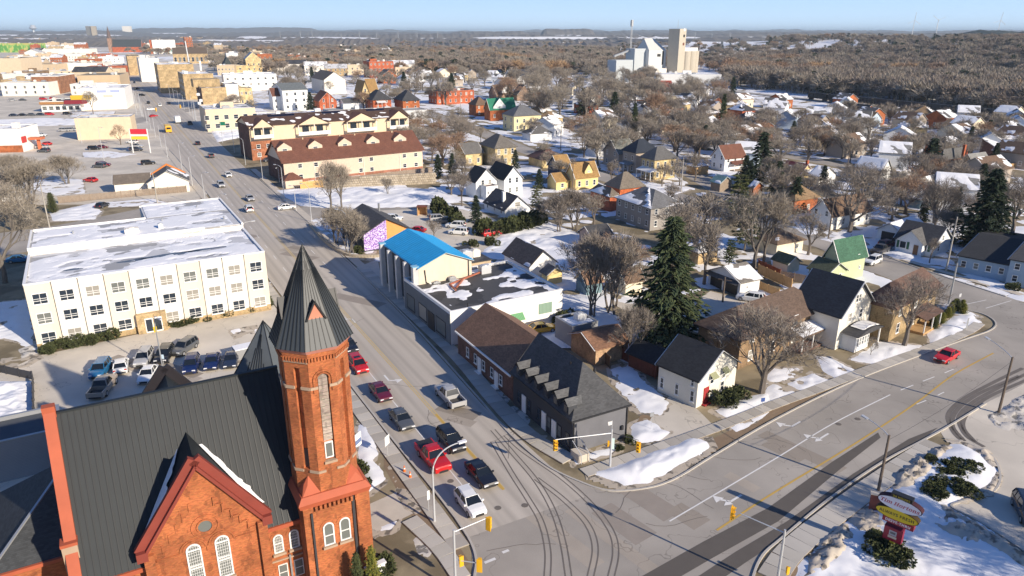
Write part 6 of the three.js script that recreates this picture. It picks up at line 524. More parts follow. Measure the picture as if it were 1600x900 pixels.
hs('taller grey-blue house end with dark roof at the right edge of the picture', { p: [1620, 455], lx: 1570, rx: 1690, b: 46, h: 4.8, roof: 'gz', rh: 2.2, wall: MT.blueS, roofm: MT.shDark, win: [['l', 2, 2, 0.9, 1.2, 1.5, 2.2]] });
hs('white house with a grey gable end behind the large bare tree on the side street', { p: [1297, 360], rx: 1358, lx: 1264, b: 62, ty: 337, roof: 'gx', rh: 3.2, wall: mat(0.84, 0.82, 0.76, bump(TX.siding, 0.008)), roofm: MT.shBrown, win: [['f', 5, 1, 0.9, 1.5, 1.7, 3], ['l', 2, 1, 0.9, 1.3, 3.6, 3]] });
hs('orange brick house with a two-tone brown hipped roof left of the white gabled house', { p: [1239, 336], rx: 1275, lx: 1203, b: 62, ty: 312, roof: 'hip', rh: 3.2, ov: 0.5, wall: MT.orange, roofm: MT.shTan, w1: [['f', 1, 1.6, 0.9, 1.3]] });
hs('low cream house with a wide tan hipped roof behind the green roof', { p: [1212, 401], rx: 1253, lx: 1165, b: 62, h: 2.8, roof: 'hip', rh: 2, ov: 0.5, wall: MT.creamS, roofm: mat(0.24, 0.165, 0.11, bump(TX.shingle, 0.015)), w1: [['f', 2, 1.5, 1, 0.9]], snow: [0, 0.2] });
hs('small mossy green garden shed by the red fence', { p: [1229, 427], b: 62, w: 3.2, d: 3.6, h: 2, roof: 'gz', rh: 1.1, wall: MT.creamS, roofm: mat(0.13, 0.16, 0.10, bump(TX.shingle, 0.01)) }, 'shed', 'shed');
{ const K = hs('white double garage with two black doors, grey roof and a gable over the doors', { p: [1155, 464], rx: 1185, lx: 1106, b: 61, ty: 441, roof: 'gx', rh: 1.8, wall: MT.whiteS, roofm: mat(0.28, 0.255, 0.22, bump(TX.shingle, 0.01)), snow: [0, 0.7], w1: [['f', -0.6, 1.5, 0.5, 0.5]] }, 'garage', 'garage'); for (const z of [-K.d * 0.24, K.d * 0.24]) { const q = new MB(); q.box(-K.W2 - 0.04, 0.05, z, 0.1, 2.0, K.d * 0.36); q.mesh('garage_door', MT.black, K.g); } const q = new MB(); q.quad(V(-K.W2 - 1, 2.2, -K.D2), V(-K.W2 - 1, 2.2, K.D2), V(-K.W2, 2.7, K.D2), V(-K.W2, 2.7, -K.D2)); q.mesh('door_canopy', MT.shGrey, K.g); }
hs('large taupe rendered house with a grey hipped roof and two wedges of snow', { p: [1015, 361], rx: 1064, lx: 962, b: 62, ty: 325, roof: 'hip', rh: 3.0, ov: 0.4, wall: mat(0.34, 0.315, 0.29, bump(TX.stucco, 0.01)), roofm: mat(0.20, 0.20, 0.205, bump(TX.shingle, 0.01)), snow: [0.5, 0.62], win: [['l', 5, 2, 0.9, 1.3, 1.6, 2.7], ['f', 3, 2, 0.9, 1.4, 1.6, 2.7]] });
hs('orange brick house with a grey-brown hipped roof behind the large taupe house', { p: [968, 313], rx: 1005, lx: 946, b: 62, ty: 294, roof: 'hip', rh: 3.6, ov: 0.5, wall: mat(0.66, 0.17, 0.06, bump(TX.brick, 0.01)), roofm: mat(0.24, 0.20, 0.155, bump(TX.shingle, 0.01)), w1: [['f', 1, 1.8, 0.8, 1.5]] });
hs('low wing of brick with a snow-patched brown roof left of the taupe house', { p: [952, 331], rx: 966, lx: 922, b: 62, h: 4, roof: 'hip', rh: 1.8, wall: MT.redbrick, roofm: mat(0.22, 0.18, 0.14, bump(TX.shingle, 0.01)), snow: [0.2, 0.6] });
hs('yellow house with an ochre roof and a small front gable', { p: [899, 298], rx: 934, lx: 884, b: 62, ty: 277, roof: 'gx', rh: 3.6, wall: MT.yellowS, roofm: MT.shOchre, win: [['f', 3, 1, 0.9, 1.6, 1.9, 3]], dormer: [['f', 0.5, 4.6, 2.6, 1, 3, MT.yellowS, MT.shOchre, 2]], dormerBack: 0 });
hs('small ochre front wing of the yellow house with an orange porch', { p: [869, 298], rx: 888, b: 62, d: 5, h: 2.8, roof: 'gx', rh: 1.8, wall: MT.yellowS, roofm: MT.shOchre, w1: [['f', 0, 1.4, 1, 1.2]] });
hs('dark blue house with an ochre roof left of the yellow house', { p: [873, 284], rx: 892, lx: 856, b: 62, ty: 262, roof: 'gx', rh: 3.2, wall: mat(0.07, 0.09, 0.13, bump(TX.siding, 0.01)), roofm: MT.shOchre, w1: [['l', 0, 4.5, 0.8, 1.2]] });
hs('low yellow brick house with a maroon hipped roof above the yellow house', { p: [847, 263], rx: 880, lx: 826, b: 62, ty: 249, roof: 'hip', rh: 3, ov: 0.6, wall: MT.yellowbrick, roofm: mat(0.19, 0.10, 0.085, bump(TX.shingle, 0.01)), w1: [['f', -2, 1.8, 1, 1.6]] });
hs('two-storey ochre brick house with a grey hipped roof beside the side street', { p: [774, 261], rx: 806, lx: 752, b: 62, ty: 231, roof: 'hip', rh: 3.8, ov: 0.6, wall: MT.yellowbrick, roofm: mat(0.20, 0.18, 0.155, bump(TX.shingle, 0.01)), win: [['f', 3, 2, 1, 1.8, 1.8, 3.2]] });
hs('small ochre brick house with a grey roof left of the two-storey ochre house', { p: [728, 260], rx: 754, lx: 712, b: 62, ty: 240, roof: 'gx', rh: 2.8, wall: MT.yellowbrick, roofm: mat(0.2, 0.19, 0.175, bump(TX.shingle, 0.01)), win: [['f', 2, 1, 1, 1.5, 1.8]] });
hs('left of two white black-roofed gabled houses, with a square front extension', { p: [744, 311], rx: 776, lx: 728, b: 60, ty: 284, roof: 'gz', rh: 3.2, wall: MT.whiteS, roofm: MT.shBlack, win: [['f', 2, 2, 0.9, 1.5, 1.6, 2.7, 2.2]] });
hs('square white front extension with three small windows below the left black-roofed house', { p: [760, 314], rx: 778, b: 60, d: 3, h: 3.6, roof: 'flat', par: 0.3, wall: MT.whiteS, roofm: MT.shRed, win: [['f', 3, 1, 0.6, 0.8, 2.2]] }, 'extension', 'extension');
hs('right of two white black-roofed gabled houses, with a skylight', { p: [788, 307], rx: 816, lx: 762, b: 60, ty: 280, roof: 'gz', rh: 3.2, wall: MT.whiteS, roofm: MT.shBlack, win: [['f', 2, 2, 0.9, 1.5, 1.6, 2.7, 2.2]] });
hs('white cottage with a charcoal roof behind the trimmed hedge by the car park', { p: [789, 341], rx: 828, lx: 757, b: 60, ty: 328, roof: 'gz', rh: 3.0, wall: MT.whiteS, roofm: mat(0.08, 0.08, 0.09, bump(TX.shingle, 0.01)), w1: [['f', 0, 3.1, 1.6, 1.2]], win: [['l', 3, 1, 0.7, 1.6, 1.6]], chim: [[-2, 2, 1, MT.white]] });
hs('small white cottage with a snow patch on its brown roof behind the flat-roofed shop', { p: [827, 436], rx: 868, lx: 788, b: 61, h: 2.6, roof: 'gz', rh: 2.5, wall: MT.white, roofm: mat(0.13, 0.11, 0.10, bump(TX.shingle, 0.01)), trim: MT.frameD, snow: [0.8, 0.2] });
{ const K = hs('red brick house with a green metal roof and a white front gable', { p: [766, 189], rx: 806, lx: 757, b: 62, ty: 171, roof: 'gx', rh: 5, wall: MT.orange, roofm: MT.green, dormer: [['f', -2, 6, 7, 1.2, 5, MT.whiteS, MT.green, 4]], win: [['f', 3, 1, 1.1, 1.8, 2.4]] }); }
hs('red brick house with a brown hipped roof left of the green-roofed house', { p: [744, 182], rx: 763, lx: 733, b: 62, ty: 164, roof: 'hip', rh: 4, ov: 0.5, wall: MT.orange, roofm: MT.shBrown, win: [['f', 2, 2, 1, 1.7, 1.8, 3.2]] });
hs('big pale yellow house with a grey hipped roof right of the green-roofed house', { p: [803, 206], rx: 845, lx: 786, b: 64, ty: 181, roof: 'hip', rh: 4.2, ov: 0.5, wall: mat(0.84, 0.72, 0.42, bump(TX.siding, 0.01)), roofm: mat(0.19, 0.19, 0.195, bump(TX.shingle, 0.01)), win: [['f', 4, 2, 1, 1.6, 1.8, 3], ['l', 2, 2, 1.2, 1.8, 1.8, 3.2]] });
hs('dark-roofed bungalow with snow on its front below the pale yellow house', { p: [829, 221], rx: 862, lx: 816, b: 62, h: 3.2, roof: 'hip', rh: 2.6, wall: MT.whiteS, roofm: MT.shGrey, snow: [0.3, 0.5] });
hs('dark-sided little house with a snow patch right of the pale yellow house', { p: [862, 197], rx: 875, lx: 845, b: 62, ty: 186, roof: 'gz', rh: 2.4, wall: MT.creamS, roofm: MT.shDark, snow: [0.5, 0] });
hs('long two-storey red brick block with a flat roof beside the street trees', { p: [683, 164], rx: 741, lx: 670, b: 62, ty: 144, roof: 'flat', par: 0.6, wall: MT.redbrick, roofm: MT.membrane, win: [['f', 7, 2, 1.2, 1.8, 2.2, 4], ['l', 3, 2, 1.2, 1.8, 2.2, 4]] });
hs('left of two brick houses with slate-grey pyramid roofs', { p: [584, 174], rx: 612, lx: 571, b: 62, ty: 156, roof: 'hip', rh: 5, ov: 0.7, wall: MT.redbrick, roofm: MT.shDark, win: [['f', 2, 2, 1.1, 1.8, 2, 3.6], ['l', 2, 2, 1.1, 1.8, 2, 3.6]], porch: [['f', -1, 5, 2.5, 5, MT.frame, 0]] });
hs('right of two brick houses with slate-grey pyramid roofs', { p: [630, 174], rx: 656, lx: 617, b: 62, ty: 157, roof: 'hip', rh: 5, ov: 0.7, wall: MT.orange, roofm: MT.shDark, win: [['f', 2, 2, 1.1, 1.8, 2, 3.6]] });
hs('pointed yellow house with a dark front gable and ochre side roof', { p: [567, 162], rx: 577, lx: 556, b: 62, ty: 142, roof: 'gz', rh: 6, ov: 0.6, wall: MT.yellowbrick, roofm: MT.shOchre, trim: MT.frameD, win: [['f', 1, 2, 1.2, 2.2, 3, 5]] });
hs('ochre-roofed rear part of the pointed yellow house', { p: [577, 161], rx: 592, d: 12, b: 62, ty: 142, roof: 'gx', rh: 7, wall: MT.yellowbrick, roofm: MT.shOchre, win: [['f', 2, 1, 1.2, 2, 3]] });
hs('orange brick gabled house with four white windows below the red apartment cube', { p: [598, 131], rx: 620, lx: 590, b: 62, ty: 118, roof: 'gz', rh: 4.6, wall: MT.orange, roofm: MT.shGrey, win: [['f', 2, 2, 1.2, 2, 2.6, 4.2]] });
hs('tall plain cream gabled house with a chimney above the brick gables', { p: [508, 147], rx: 541, lx: 488, b: 62, ty: 125, roof: 'gz', rh: 5.4, wall: MT.cream, roofm: mat(0.2, 0.16, 0.13, bump(TX.shingle, 0.01)), chim: [[0, 8, 1]] });
hs('big white three-storey house with a grey roof above the storage sheds', { p: [444, 173], rx: 483, lx: 428, b: 62, ty: 141, roof: 'gx', rh: 3, wall: MT.whiteS, roofm: mat(0.24, 0.26, 0.25, bump(TX.shingle, 0.01)), win: [['f', 3, 3, 1.4, 1.8, 2, 3.6]] });
hs('white wing with a brown roof left of the big white house', { p: [428, 172], rx: 455, d: 12, b: 62, h: 8, roof: 'gx', rh: 4, wall: MT.whiteS, roofm: MT.shRed, win: [['f', 3, 2, 1.1, 1.6, 1.8, 3.4]] });
hs('red brick house with two brown gables and snowy roof left of the pyramid roofs', { p: [500, 172], rx: 527, lx: 490, b: 62, ty: 158, roof: 'gz', rh: 5, wall: MT.redbrick, roofm: MT.shRed, snow: [0.35, 0], win: [['f', 2, 2, 1.1, 1.8, 2, 3.4]] });
hs('low white garage with a grey roof between the brick gables and the pyramid roof', { p: [538, 172], rx: 570, d: 10, b: 62, h: 4, roof: 'gx', rh: 2, wall: MT.whiteS, roofm: MT.shGrey }, 'garage', 'garage');
hs('left of two brown gabled houses with a white dormer above the green roof', { p: [776, 158], rx: 802, lx: 764, b: 62, ty: 147, roof: 'gx', rh: 5.5, wall: mat(0.42, 0.28, 0.2, bump(TX.brick, 0.01)), roofm: MT.shBrown, dormer: [['f', 1, 5, 6, 2, 5, MT.whiteS, MT.shBrown, 4]] });
hs('right of two brown gabled houses, with a dark pointed gable', { p: [808, 158], rx: 830, lx: 800, b: 62, ty: 148, roof: 'gz', rh: 6, wall: mat(0.36, 0.24, 0.17, bump(TX.brick, 0.01)), roofm: mat(0.08, 0.09, 0.09, bump(TX.shingle, 0.01)) });
hs('long dark-blue roofed house with white walls at the top of the side street', { p: [800, 131], rx: 832, d: 16, b: 62, ty: 119, roof: 'gx', rh: 5, wall: MT.whiteS, roofm: mat(0.05, 0.06, 0.08, bump(TX.shingle, 0.01)), win: [['f', 5, 2, 1.2, 1.8, 2, 3.4]] });
hs('white-gabled house with a brown roof in front of the long dark-blue roof', { p: [790, 141], rx: 808, lx: 772, b: 62, ty: 131, roof: 'gx', rh: 4, wall: MT.whiteS, roofm: MT.shRed });
hs('pale yellow flat block with an orange stack among distant trees', { p: [868, 108], rx: 903, d: 20, b: 64, ty: 97, roof: 'flat', wall: MT.yellowbrick, roofm: MT.whiteRoof });
hs('grey gabled taupe house, leftmost of three large houses on the cross avenue', { p: [966, 263], rx: 992, lx: 942, b: 62, ty: 240, roof: 'gx', rh: 4, wall: MT.taupeS, roofm: mat(0.22, 0.225, 0.20, bump(TX.shingle, 0.01)), win: [['l', 2, 2, 0.9, 1.5, 1.7, 2.9]] });
hs('dark navy hipped-roof house, middle of three large houses on the cross avenue', { p: [992, 272], rx: 1026, lx: 972, b: 62, ty: 238, roof: 'hip', rh: 3.6, ov: 0.6, wall: MT.taupeS, roofm: mat(0.035, 0.045, 0.065, bump(TX.shingle, 0.01)), win: [['l', 2, 2, 0.9, 1.6, 1.7, 3.2]], porch: [['l', 0, 5, 2.2, 2.8, MT.shLight, 0.3]] });
hs('yellow brick hipped-roof house, rightmost of three large houses on the cross avenue', { p: [1021, 282], rx: 1054, lx: 1001, b: 62, ty: 249, roof: 'hip', rh: 3.4, ov: 0.6, wall: MT.yellowbrick, roofm: mat(0.16, 0.155, 0.15, bump(TX.shingle, 0.01)), win: [['f', 3, 2, 0.9, 1.6, 1.7, 3], ['l', 3, 2, 0.9, 1.6, 1.7, 3]], porch: [['l', 1, 7, 2.4, 2.9, MT.frame, 0.2, 4]] });
hs('slim white gabled house left of the grey gabled taupe house', { p: [931, 246], rx: 950, lx: 915, b: 62, ty: 230, roof: 'gz', rh: 3.2, wall: MT.whiteS, roofm: MT.shDark });
hs('grey clapboard house with a red side and white porch near the conifer', { p: [1131, 268], rx: 1163, lx: 1110, b: 62, ty: 247, roof: 'gx', rh: 3.6, wall: MT.whiteS, roofm: MT.shRed, win: [['f', 3, 1, 1, 1.2, 3.4], ['l', 2, 2, 0.8, 1.4, 1.6, 2.7]], porch: [['f', 1, 6, 2, 2.4, MT.shRed, 0, 3]] });
hs('little orange timber garage with a snowy roof by the cross avenue', { p: [1086, 274], rx: 1106, lx: 1072, b: 62, h: 2.8, roof: 'hip', rh: 1.2, wall: MT.wood, roofm: MT.shGrey, snow: [0.8, 0.8] }, 'garage', 'garage');
hs('tan brick house with a grey roof and a snow-covered porch right of the pale conifer', { p: [1102, 228], rx: 1128, lx: 1088, b: 62, ty: 216, roof: 'hip', rh: 3, wall: MT.tanbrick, roofm: MT.shGrey, snow: [0.9, 0.9] });
hs('tall tan gabled house behind the snow-covered porch roof', { p: [1090, 208], rx: 1098, lx: 1070, b: 62, ty: 192, roof: 'gz', rh: 4.5, wall: MT.tanbrick, roofm: mat(0.25, 0.22, 0.19, bump(TX.shingle, 0.01)), snow: [0.1, 0] });
hs('tan block of a house with a dark blue side near the tall green tree', { p: [1110, 199], rx: 1122, lx: 1099, b: 62, ty: 181, roof: 'flat', wall: MT.tanbrick, roofm: MT.membrane, snow: 0.7 });
hs('white gabled house with a black porch shadow in front of the long warehouse', { p: [1142, 178], rx: 1158, lx: 1130, b: 62, ty: 162, roof: 'gz', rh: 4, wall: MT.whiteS, roofm: MT.shTan, w1: [['f', 0, 7, 0.9, 1.2]] });
hs('cream house with an orange brick base among trees near the railway', { p: [1200, 195], rx: 1219, d: 10, b: 62, ty: 182, roof: 'hip', rh: 3, wall: MT.creamS, roofm: mat(0.3, 0.28, 0.25, bump(TX.shingle, 0.01)) });
hs('yellow cottage with a dark red metal roof and white-topped red porch', { p: [1249, 281], rx: 1268, lx: 1219, b: 58, ty: 271, roof: 'gz', rh: 2.6, wall: MT.yellowS, roofm: MT.shRedMetal, snow: [0.3, 0.1], chim: [[0.6, 3, 1.4]], porch: [['f', 1, 6, 2.6, 2.2, MT.shRedMetal, 0.8]] });
hs('white gabled house with a snow roof right of the red-roofed cottage', { p: [1278, 291], rx: 1304, lx: 1262, b: 58, ty: 276, roof: 'gz', rh: 2.4, wall: MT.whiteS, roofm: MT.shLight, snow: [0.9, 0.9], w1: [['f', 0, 3.2, 1.2, 1]] });
hs('white-walled house with a long black roof and a bright white gable end', { p: [1374, 284], rx: 1389, lx: 1334, b: 52, ty: 266, roof: 'gz', rh: 3, wall: MT.whiteS, roofm: MT.shBlack, snow: [0, 0.9] });
hs('orange brick two-storey house with a tall chimney, right part of the quarter', { p: [1468, 270], rx: 1501, lx: 1463, b: 62, ty: 249, roof: 'hip', rh: 3.2, wall: MT.orange, roofm: MT.shGrey, snow: [0.2, 0], chim: [[1, 3, 2]] });
hs('brown gabled house with a pale grey roof right of the orange brick house', { p: [1522, 276], rx: 1547, lx: 1492, b: 62, ty: 262, roof: 'gx', rh: 3.8, wall: mat(0.3, 0.18, 0.12, bump(TX.brick, 0.01)), roofm: MT.shLight });
hs('orange brick gable house with a dark lean-to standing by the railway', { p: [1344, 193], rx: 1369, lx: 1324, b: 62, ty: 180, roof: 'gz', rh: 4.6, wall: MT.orange, roofm: mat(0.04, 0.045, 0.055, bump(TX.shingle, 0.01)) });
hs('white gable house with two dark windows in front of the brick gable by the railway', { p: [1358, 199], rx: 1375, lx: 1350, b: 62, ty: 186, roof: 'gz', rh: 3, wall: MT.lightblueS, roofm: MT.shTan, w1: [['f', -0.8, 4, 0.7, 1.3], ['f', 0.8, 4, 0.7, 1.3]] });
hs('house with a pale green roof next to the railway gables', { p: [1325, 201], rx: 1347, lx: 1312, b: 62, h: 3.6, roof: 'gx', rh: 3, wall: MT.whiteS, roofm: mat(0.33, 0.40, 0.34, bump(TX.shingle, 0.01)) });
hs('cream gabled house standing alone by the snowy railway strip', { p: [1499, 208], rx: 1519, d: 9, b: 62, ty: 200, roof: 'gz', rh: 2.8, wall: MT.creamS, roofm: MT.shTan });
hs('white house with a broad snow-covered roof and blue shadowed porch at the right', { p: [1567, 229], rx: 1592, lx: 1533, b: 55, ty: 216, roof: 'gz', rh: 2.8, wall: MT.lightblueS, roofm: MT.shLight, snow: [0.95, 0.95], win: [['f', 2, 1, 1, 1.3, 1.7]] });
hs('long dark building with a flat snow-covered roof at the right edge', { p: [1552, 247], rx: 1680, d: 14, b: 75, h: 4, roof: 'gx', rh: 2.6, wall: MT.darkbrick, roofm: MT.shDark, snow: [0.95, 0.95] });
hs('light blue house with a white roof patch in the back gardens', { p: [1410, 302], rx: 1434, lx: 1392, b: 52, h: 3.4, roof: 'gx', rh: 2.4, wall: MT.lightblueS, roofm: MT.shLight, snow: [0.8, 0.5] });
hs('pale grey house with a snowy roof and one window right of the light blue house', { p: [1440, 309], rx: 1470, lx: 1424, b: 52, h: 3, roof: 'gx', rh: 2.2, wall: MT.whiteS, roofm: MT.shLight, snow: [0.9, 0.5], w1: [['f', 0, 1.8, 0.9, 0.9]] });
hs('teal-sided snow-roofed hut below the pale grey house', { p: [1436, 327], rx: 1462, lx: 1418, b: 52, h: 2.6, roof: 'gz', rh: 1.8, wall: MT.tealS, roofm: MT.shLight, snow: [0.9, 0.9] }, 'shed', 'shed');
hs('teal-roofed shed dusted with snow beside the green pines', { p: [1124, 300], rx: 1142, lx: 1110, b: 62, h: 2.6, roof: 'gz', rh: 1.6, wall: MT.woodGrey, roofm: mat(0.25, 0.42, 0.40, bump(TX.shingle, 0.01)), snow: [0.35, 0.3] }, 'shed', 'shed');
hs('orange brick shed with a white-edged roof right of the teal-roofed shed', { p: [1176, 307], rx: 1190, lx: 1170, b: 62, h: 2.6, roof: 'gz', rh: 1.4, wall: MT.orange, roofm: MT.shGrey, snow: [0, 0.7] }, 'shed', 'shed');
hs('small tan garden house with a snow roof behind the big spruce', { p: [1090, 414], rx: 1120, lx: 1072, b: 62, h: 2.6, roof: 'hip', rh: 1.2, wall: MT.tanbrick, roofm: MT.shGrey, snow: [0.9, 0.9] }, 'shed', 'shed');
hs('cream timber garage half hidden left of the big spruce', { p: [977, 462], rx: 1003, lx: 962, b: 62, h: 2.6, roof: 'gx', rh: 1.6, wall: MT.creamS, roofm: MT.shBrown }, 'garage', 'garage');
hs('brown-roofed shed among the bare thicket behind the snow field', { p: [916, 462], rx: 940, lx: 900, b: 62, h: 2.4, roof: 'gx', rh: 1.6, wall: MT.tealS, roofm: mat(0.4, 0.24, 0.15, bump(TX.shingle, 0.01)) }, 'shed', 'shed');
hs('dark-roofed shed at the right end of the snow field', { p: [925, 388], rx: 955, lx: 905, b: 62, h: 2.6, roof: 'gx', rh: 1.6, wall: mat(0.5, 0.36, 0.3, bump(TX.siding, 0.01)), roofm: MT.shDark }, 'shed', 'shed');
hs('yellow open-fronted hut with painted boards behind the flat-roofed shop', { p: [855, 446], rx: 878, lx: 846, b: 61, h: 2.2, roof: 'gz', rh: 1, wall: MT.yellowS, roofm: MT.shGrey }, 'hut', 'hut');
// rows of little far houses that cannot be told apart
function whereabouts(x, z, y = 0) { const d = -z * CP + CAMH * SP, px = 800 + FOC * x / d, D = Math.hypot(x, z); return y > 2.5 ? 'on the wooded valley side at the right' : px < 440 ? 'beyond the downtown street' : px < 640 ? 'around the brick school, left of centre' : px < 830 ? (D > 420 ? 'beyond the long red brick block' : 'around the ochre brick houses') : px < 1030 ? (D > 420 ? 'in front of the mill' : D > 270 ? 'above the three large avenue houses' : 'around the yellow house') : px < 1150 ? (D > 350 ? 'below the long white warehouse' : 'right of the three large avenue houses') : px < 1340 ? (D > 330 ? 'this side of the railway, right of the warehouse' : 'around the red-roofed cottage') : D > 330 ? 'beside the railway at the right' : 'in the gardens at the far right'; }
{ const R = rng(31), protos = []; const kinds = [[MT.whiteS, MT.shGrey, 'gz'], [MT.creamS, MT.shBrown, 'gx'], [MT.redbrick, MT.shDark, 'hip'], [MT.whiteS, MT.shLight, 'gx'], [MT.taupeS, MT.shBrown, 'gz'], [MT.lightblueS, MT.shLight, 'gz'], [MT.orange, MT.shGrey, 'gx'], [MT.yellowbrick, MT.shTan, 'hip']];
  const lab = 'small distant house half hidden among bare trees beyond the near quarter', grp = 'small far houses among the bare trees'; kinds.forEach(([w, r, k], i) => { const K = building('far_house', lab, 'house', { at: [-9999, 0], b: 62, w: 9, d: 11, h: 5.2, roof: k, rh: 3, wall: w, roofm: r, snow: i % 2 ? [0.75, 0.6] : [0.35, 0.5], win: [['f', 2, 1, 1.1, 1.5, 1.9], ['l', 3, 1, 1.1, 1.5, 1.9]], group: grp }); protos.push(K.g); });
  const spots = []; const add = (x0, x1, y0, y1, n) => { for (let i = 0; i < n; i++) { for (let k = 0; k < 12; k++) { const px = mix(x0, x1, R()), py = mix(y0, y1, Math.pow(R(), 0.8)), [x, z] = G(px, py); if (roadDist(x, z) > 7 && spots.every(q => Math.hypot(q[0] - x, q[1] - z) > 19)) { spots.push([x, z]); break; } } } };
  add(620, 760, 88, 135, 16); add(830, 1000, 112, 215, 20); add(1150, 1340, 165, 245, 24); add(1380, 1590, 190, 260, 18); add(1040, 1120, 145, 185, 8); add(440, 620, 86, 118, 6); add(760, 960, 74, 108, 16); add(1420, 1590, 285, 340, 5); add(950, 1110, 188, 222, 14); add(440, 960, 62, 84, 60); add(960, 1330, 62, 96, 36); add(640, 860, 84, 130, 24); add(1150, 1600, 190, 260, 26);
  let n = 0; const put = (x, z, y = 0) => { const p = protos[n % 8], o = n < 8 ? p : copyOf(p, lab); const L = ['white gabled', 'cream brown-roofed', 'red brick hipped-roof', 'white snow-roofed', 'taupe brown-roofed', 'pale blue gabled', 'orange brick', 'yellow brick hipped-roof'][n % 8], zz = whereabouts(x, z, y); o.userData.label = 'small ' + L + ' far house ' + zz; o.userData.group = 'small ' + L + ' houses ' + zz; o.position.set(x, y, z); o.rotation.y = rad(28 + (R() < 0.5 ? 0 : 90) + 6 * (R() - 0.5)); n++; }; spots.forEach(([x, z]) => put(x, z));
  for (let i = 0; i < 34; i++) { const px = mix(1320, 1600, R()), d = mix(620, 1150, R()), x = (px - 800) / FOC * d, z = -d, y = hillH(x, z); if (y > 3) { put(x, z, y - 0.3); } } }
// ================================================================ TREES AND SHRUBS
function bareTree(seed, o = {}) { // returns [wood geometry, twig geometry]; built 12 m tall
  const R = rng(seed), w = new MB(), t = new MB(), H = 12, { spread = 0.62, twigs = 6, tw = 0.035, tl = 1.0, depth = 5, fork = 0.22, up = 0.25, stems = 1, lean = 0.12 } = o;
  const rot = (d, a, b) => { const u = Math.abs(d.y) > 0.95 ? V(1, 0, 0) : V(0, 1, 0).cross(d).normalize(), v = d.clone().cross(u); return d.clone().multiplyScalar(Math.cos(a)).addScaledVector(u, Math.sin(a) * Math.cos(b)).addScaledVector(v, Math.sin(a) * Math.sin(b)).normalize(); };
  const twig = (p, d, l) => { const e = p.clone().addScaledVector(d, l), s = V(R() - 0.5, R() - 0.5, R() - 0.5).cross(d).normalize().multiplyScalar(tw * (0.6 + R() * 0.8)); t.tri(p.clone().add(s), p.clone().sub(s), e); };
  function br(p, d, len, r, k) { const e = p.clone().addScaledVector(d, len), mid = p.clone().lerp(e, 0.5).add(V(R() - 0.5, R() - 0.5, R() - 0.5).multiplyScalar(len * 0.1)), r2 = r * 0.68; if (k > 1) w.tube([p, mid, e], r, r2, k > 3 ? 6 : 3); else { const s = V(R() - 0.5, R() - 0.5, R() - 0.5).cross(d).normalize(); t.tri(p.clone().addScaledVector(s, r * 1.4), p.clone().addScaledVector(s, -r * 1.4), e); }
    if (k <= 2) { const n = k <= 1 ? twigs : Math.ceil(twigs * 0.6); for (let i = 0; i < n; i++) { const q = p.clone().lerp(e, 0.15 + 0.85 * R()), td = rot(d, 0.35 + R() * 0.7, R() * 6.28); td.y += 0.15; twig(q, td.normalize(), tl * (0.5 + R() * 0.8)); } }
    if (k > 0) { const n = k >= depth - 1 ? 3 + (R() < 0.5 ? 1 : 0) : 2 + (R() < 0.65 ? 1 : 0); for (let i = 0; i < n; i++) { const a = spread * (0.55 + R() * 0.75), nd = rot(d, i === 0 && k > 3 ? a * 0.4 : a, (i / n + R() * 0.3) * 6.28); nd.y += up * (0.4 + R() * 0.6); nd.normalize(); br(k > 3 && i ? p.clone().lerp(e, 0.55 + 0.45 * R()) : e, nd, len * (0.66 + R() * 0.2), r2 * (i ? 0.78 : 0.95), k - 1); } } }
  for (let s = 0; s < stems; s++) { const d = V((R() - 0.5) * lean * (stems > 1 ? 4 : 1), 1, (R() - 0.5) * lean * (stems > 1 ? 4 : 1)).normalize(); br(V((R() - 0.5) * (stems - 1) * 0.5, -0.1, (R() - 0.5) * (stems - 1) * 0.5), d, H * fork * (0.9 + 0.3 * R()), 0.30 / Math.sqrt(stems), depth); }
  let my = 0.1; for (let i = 1; i < t.p.length; i += 3) my = Math.max(my, t.p[i]); const k = H / my; for (const b of [w, t]) for (let i = 0; i < b.p.length; i++) b.p[i] *= k; return [w.geo(), t.geo()]; }
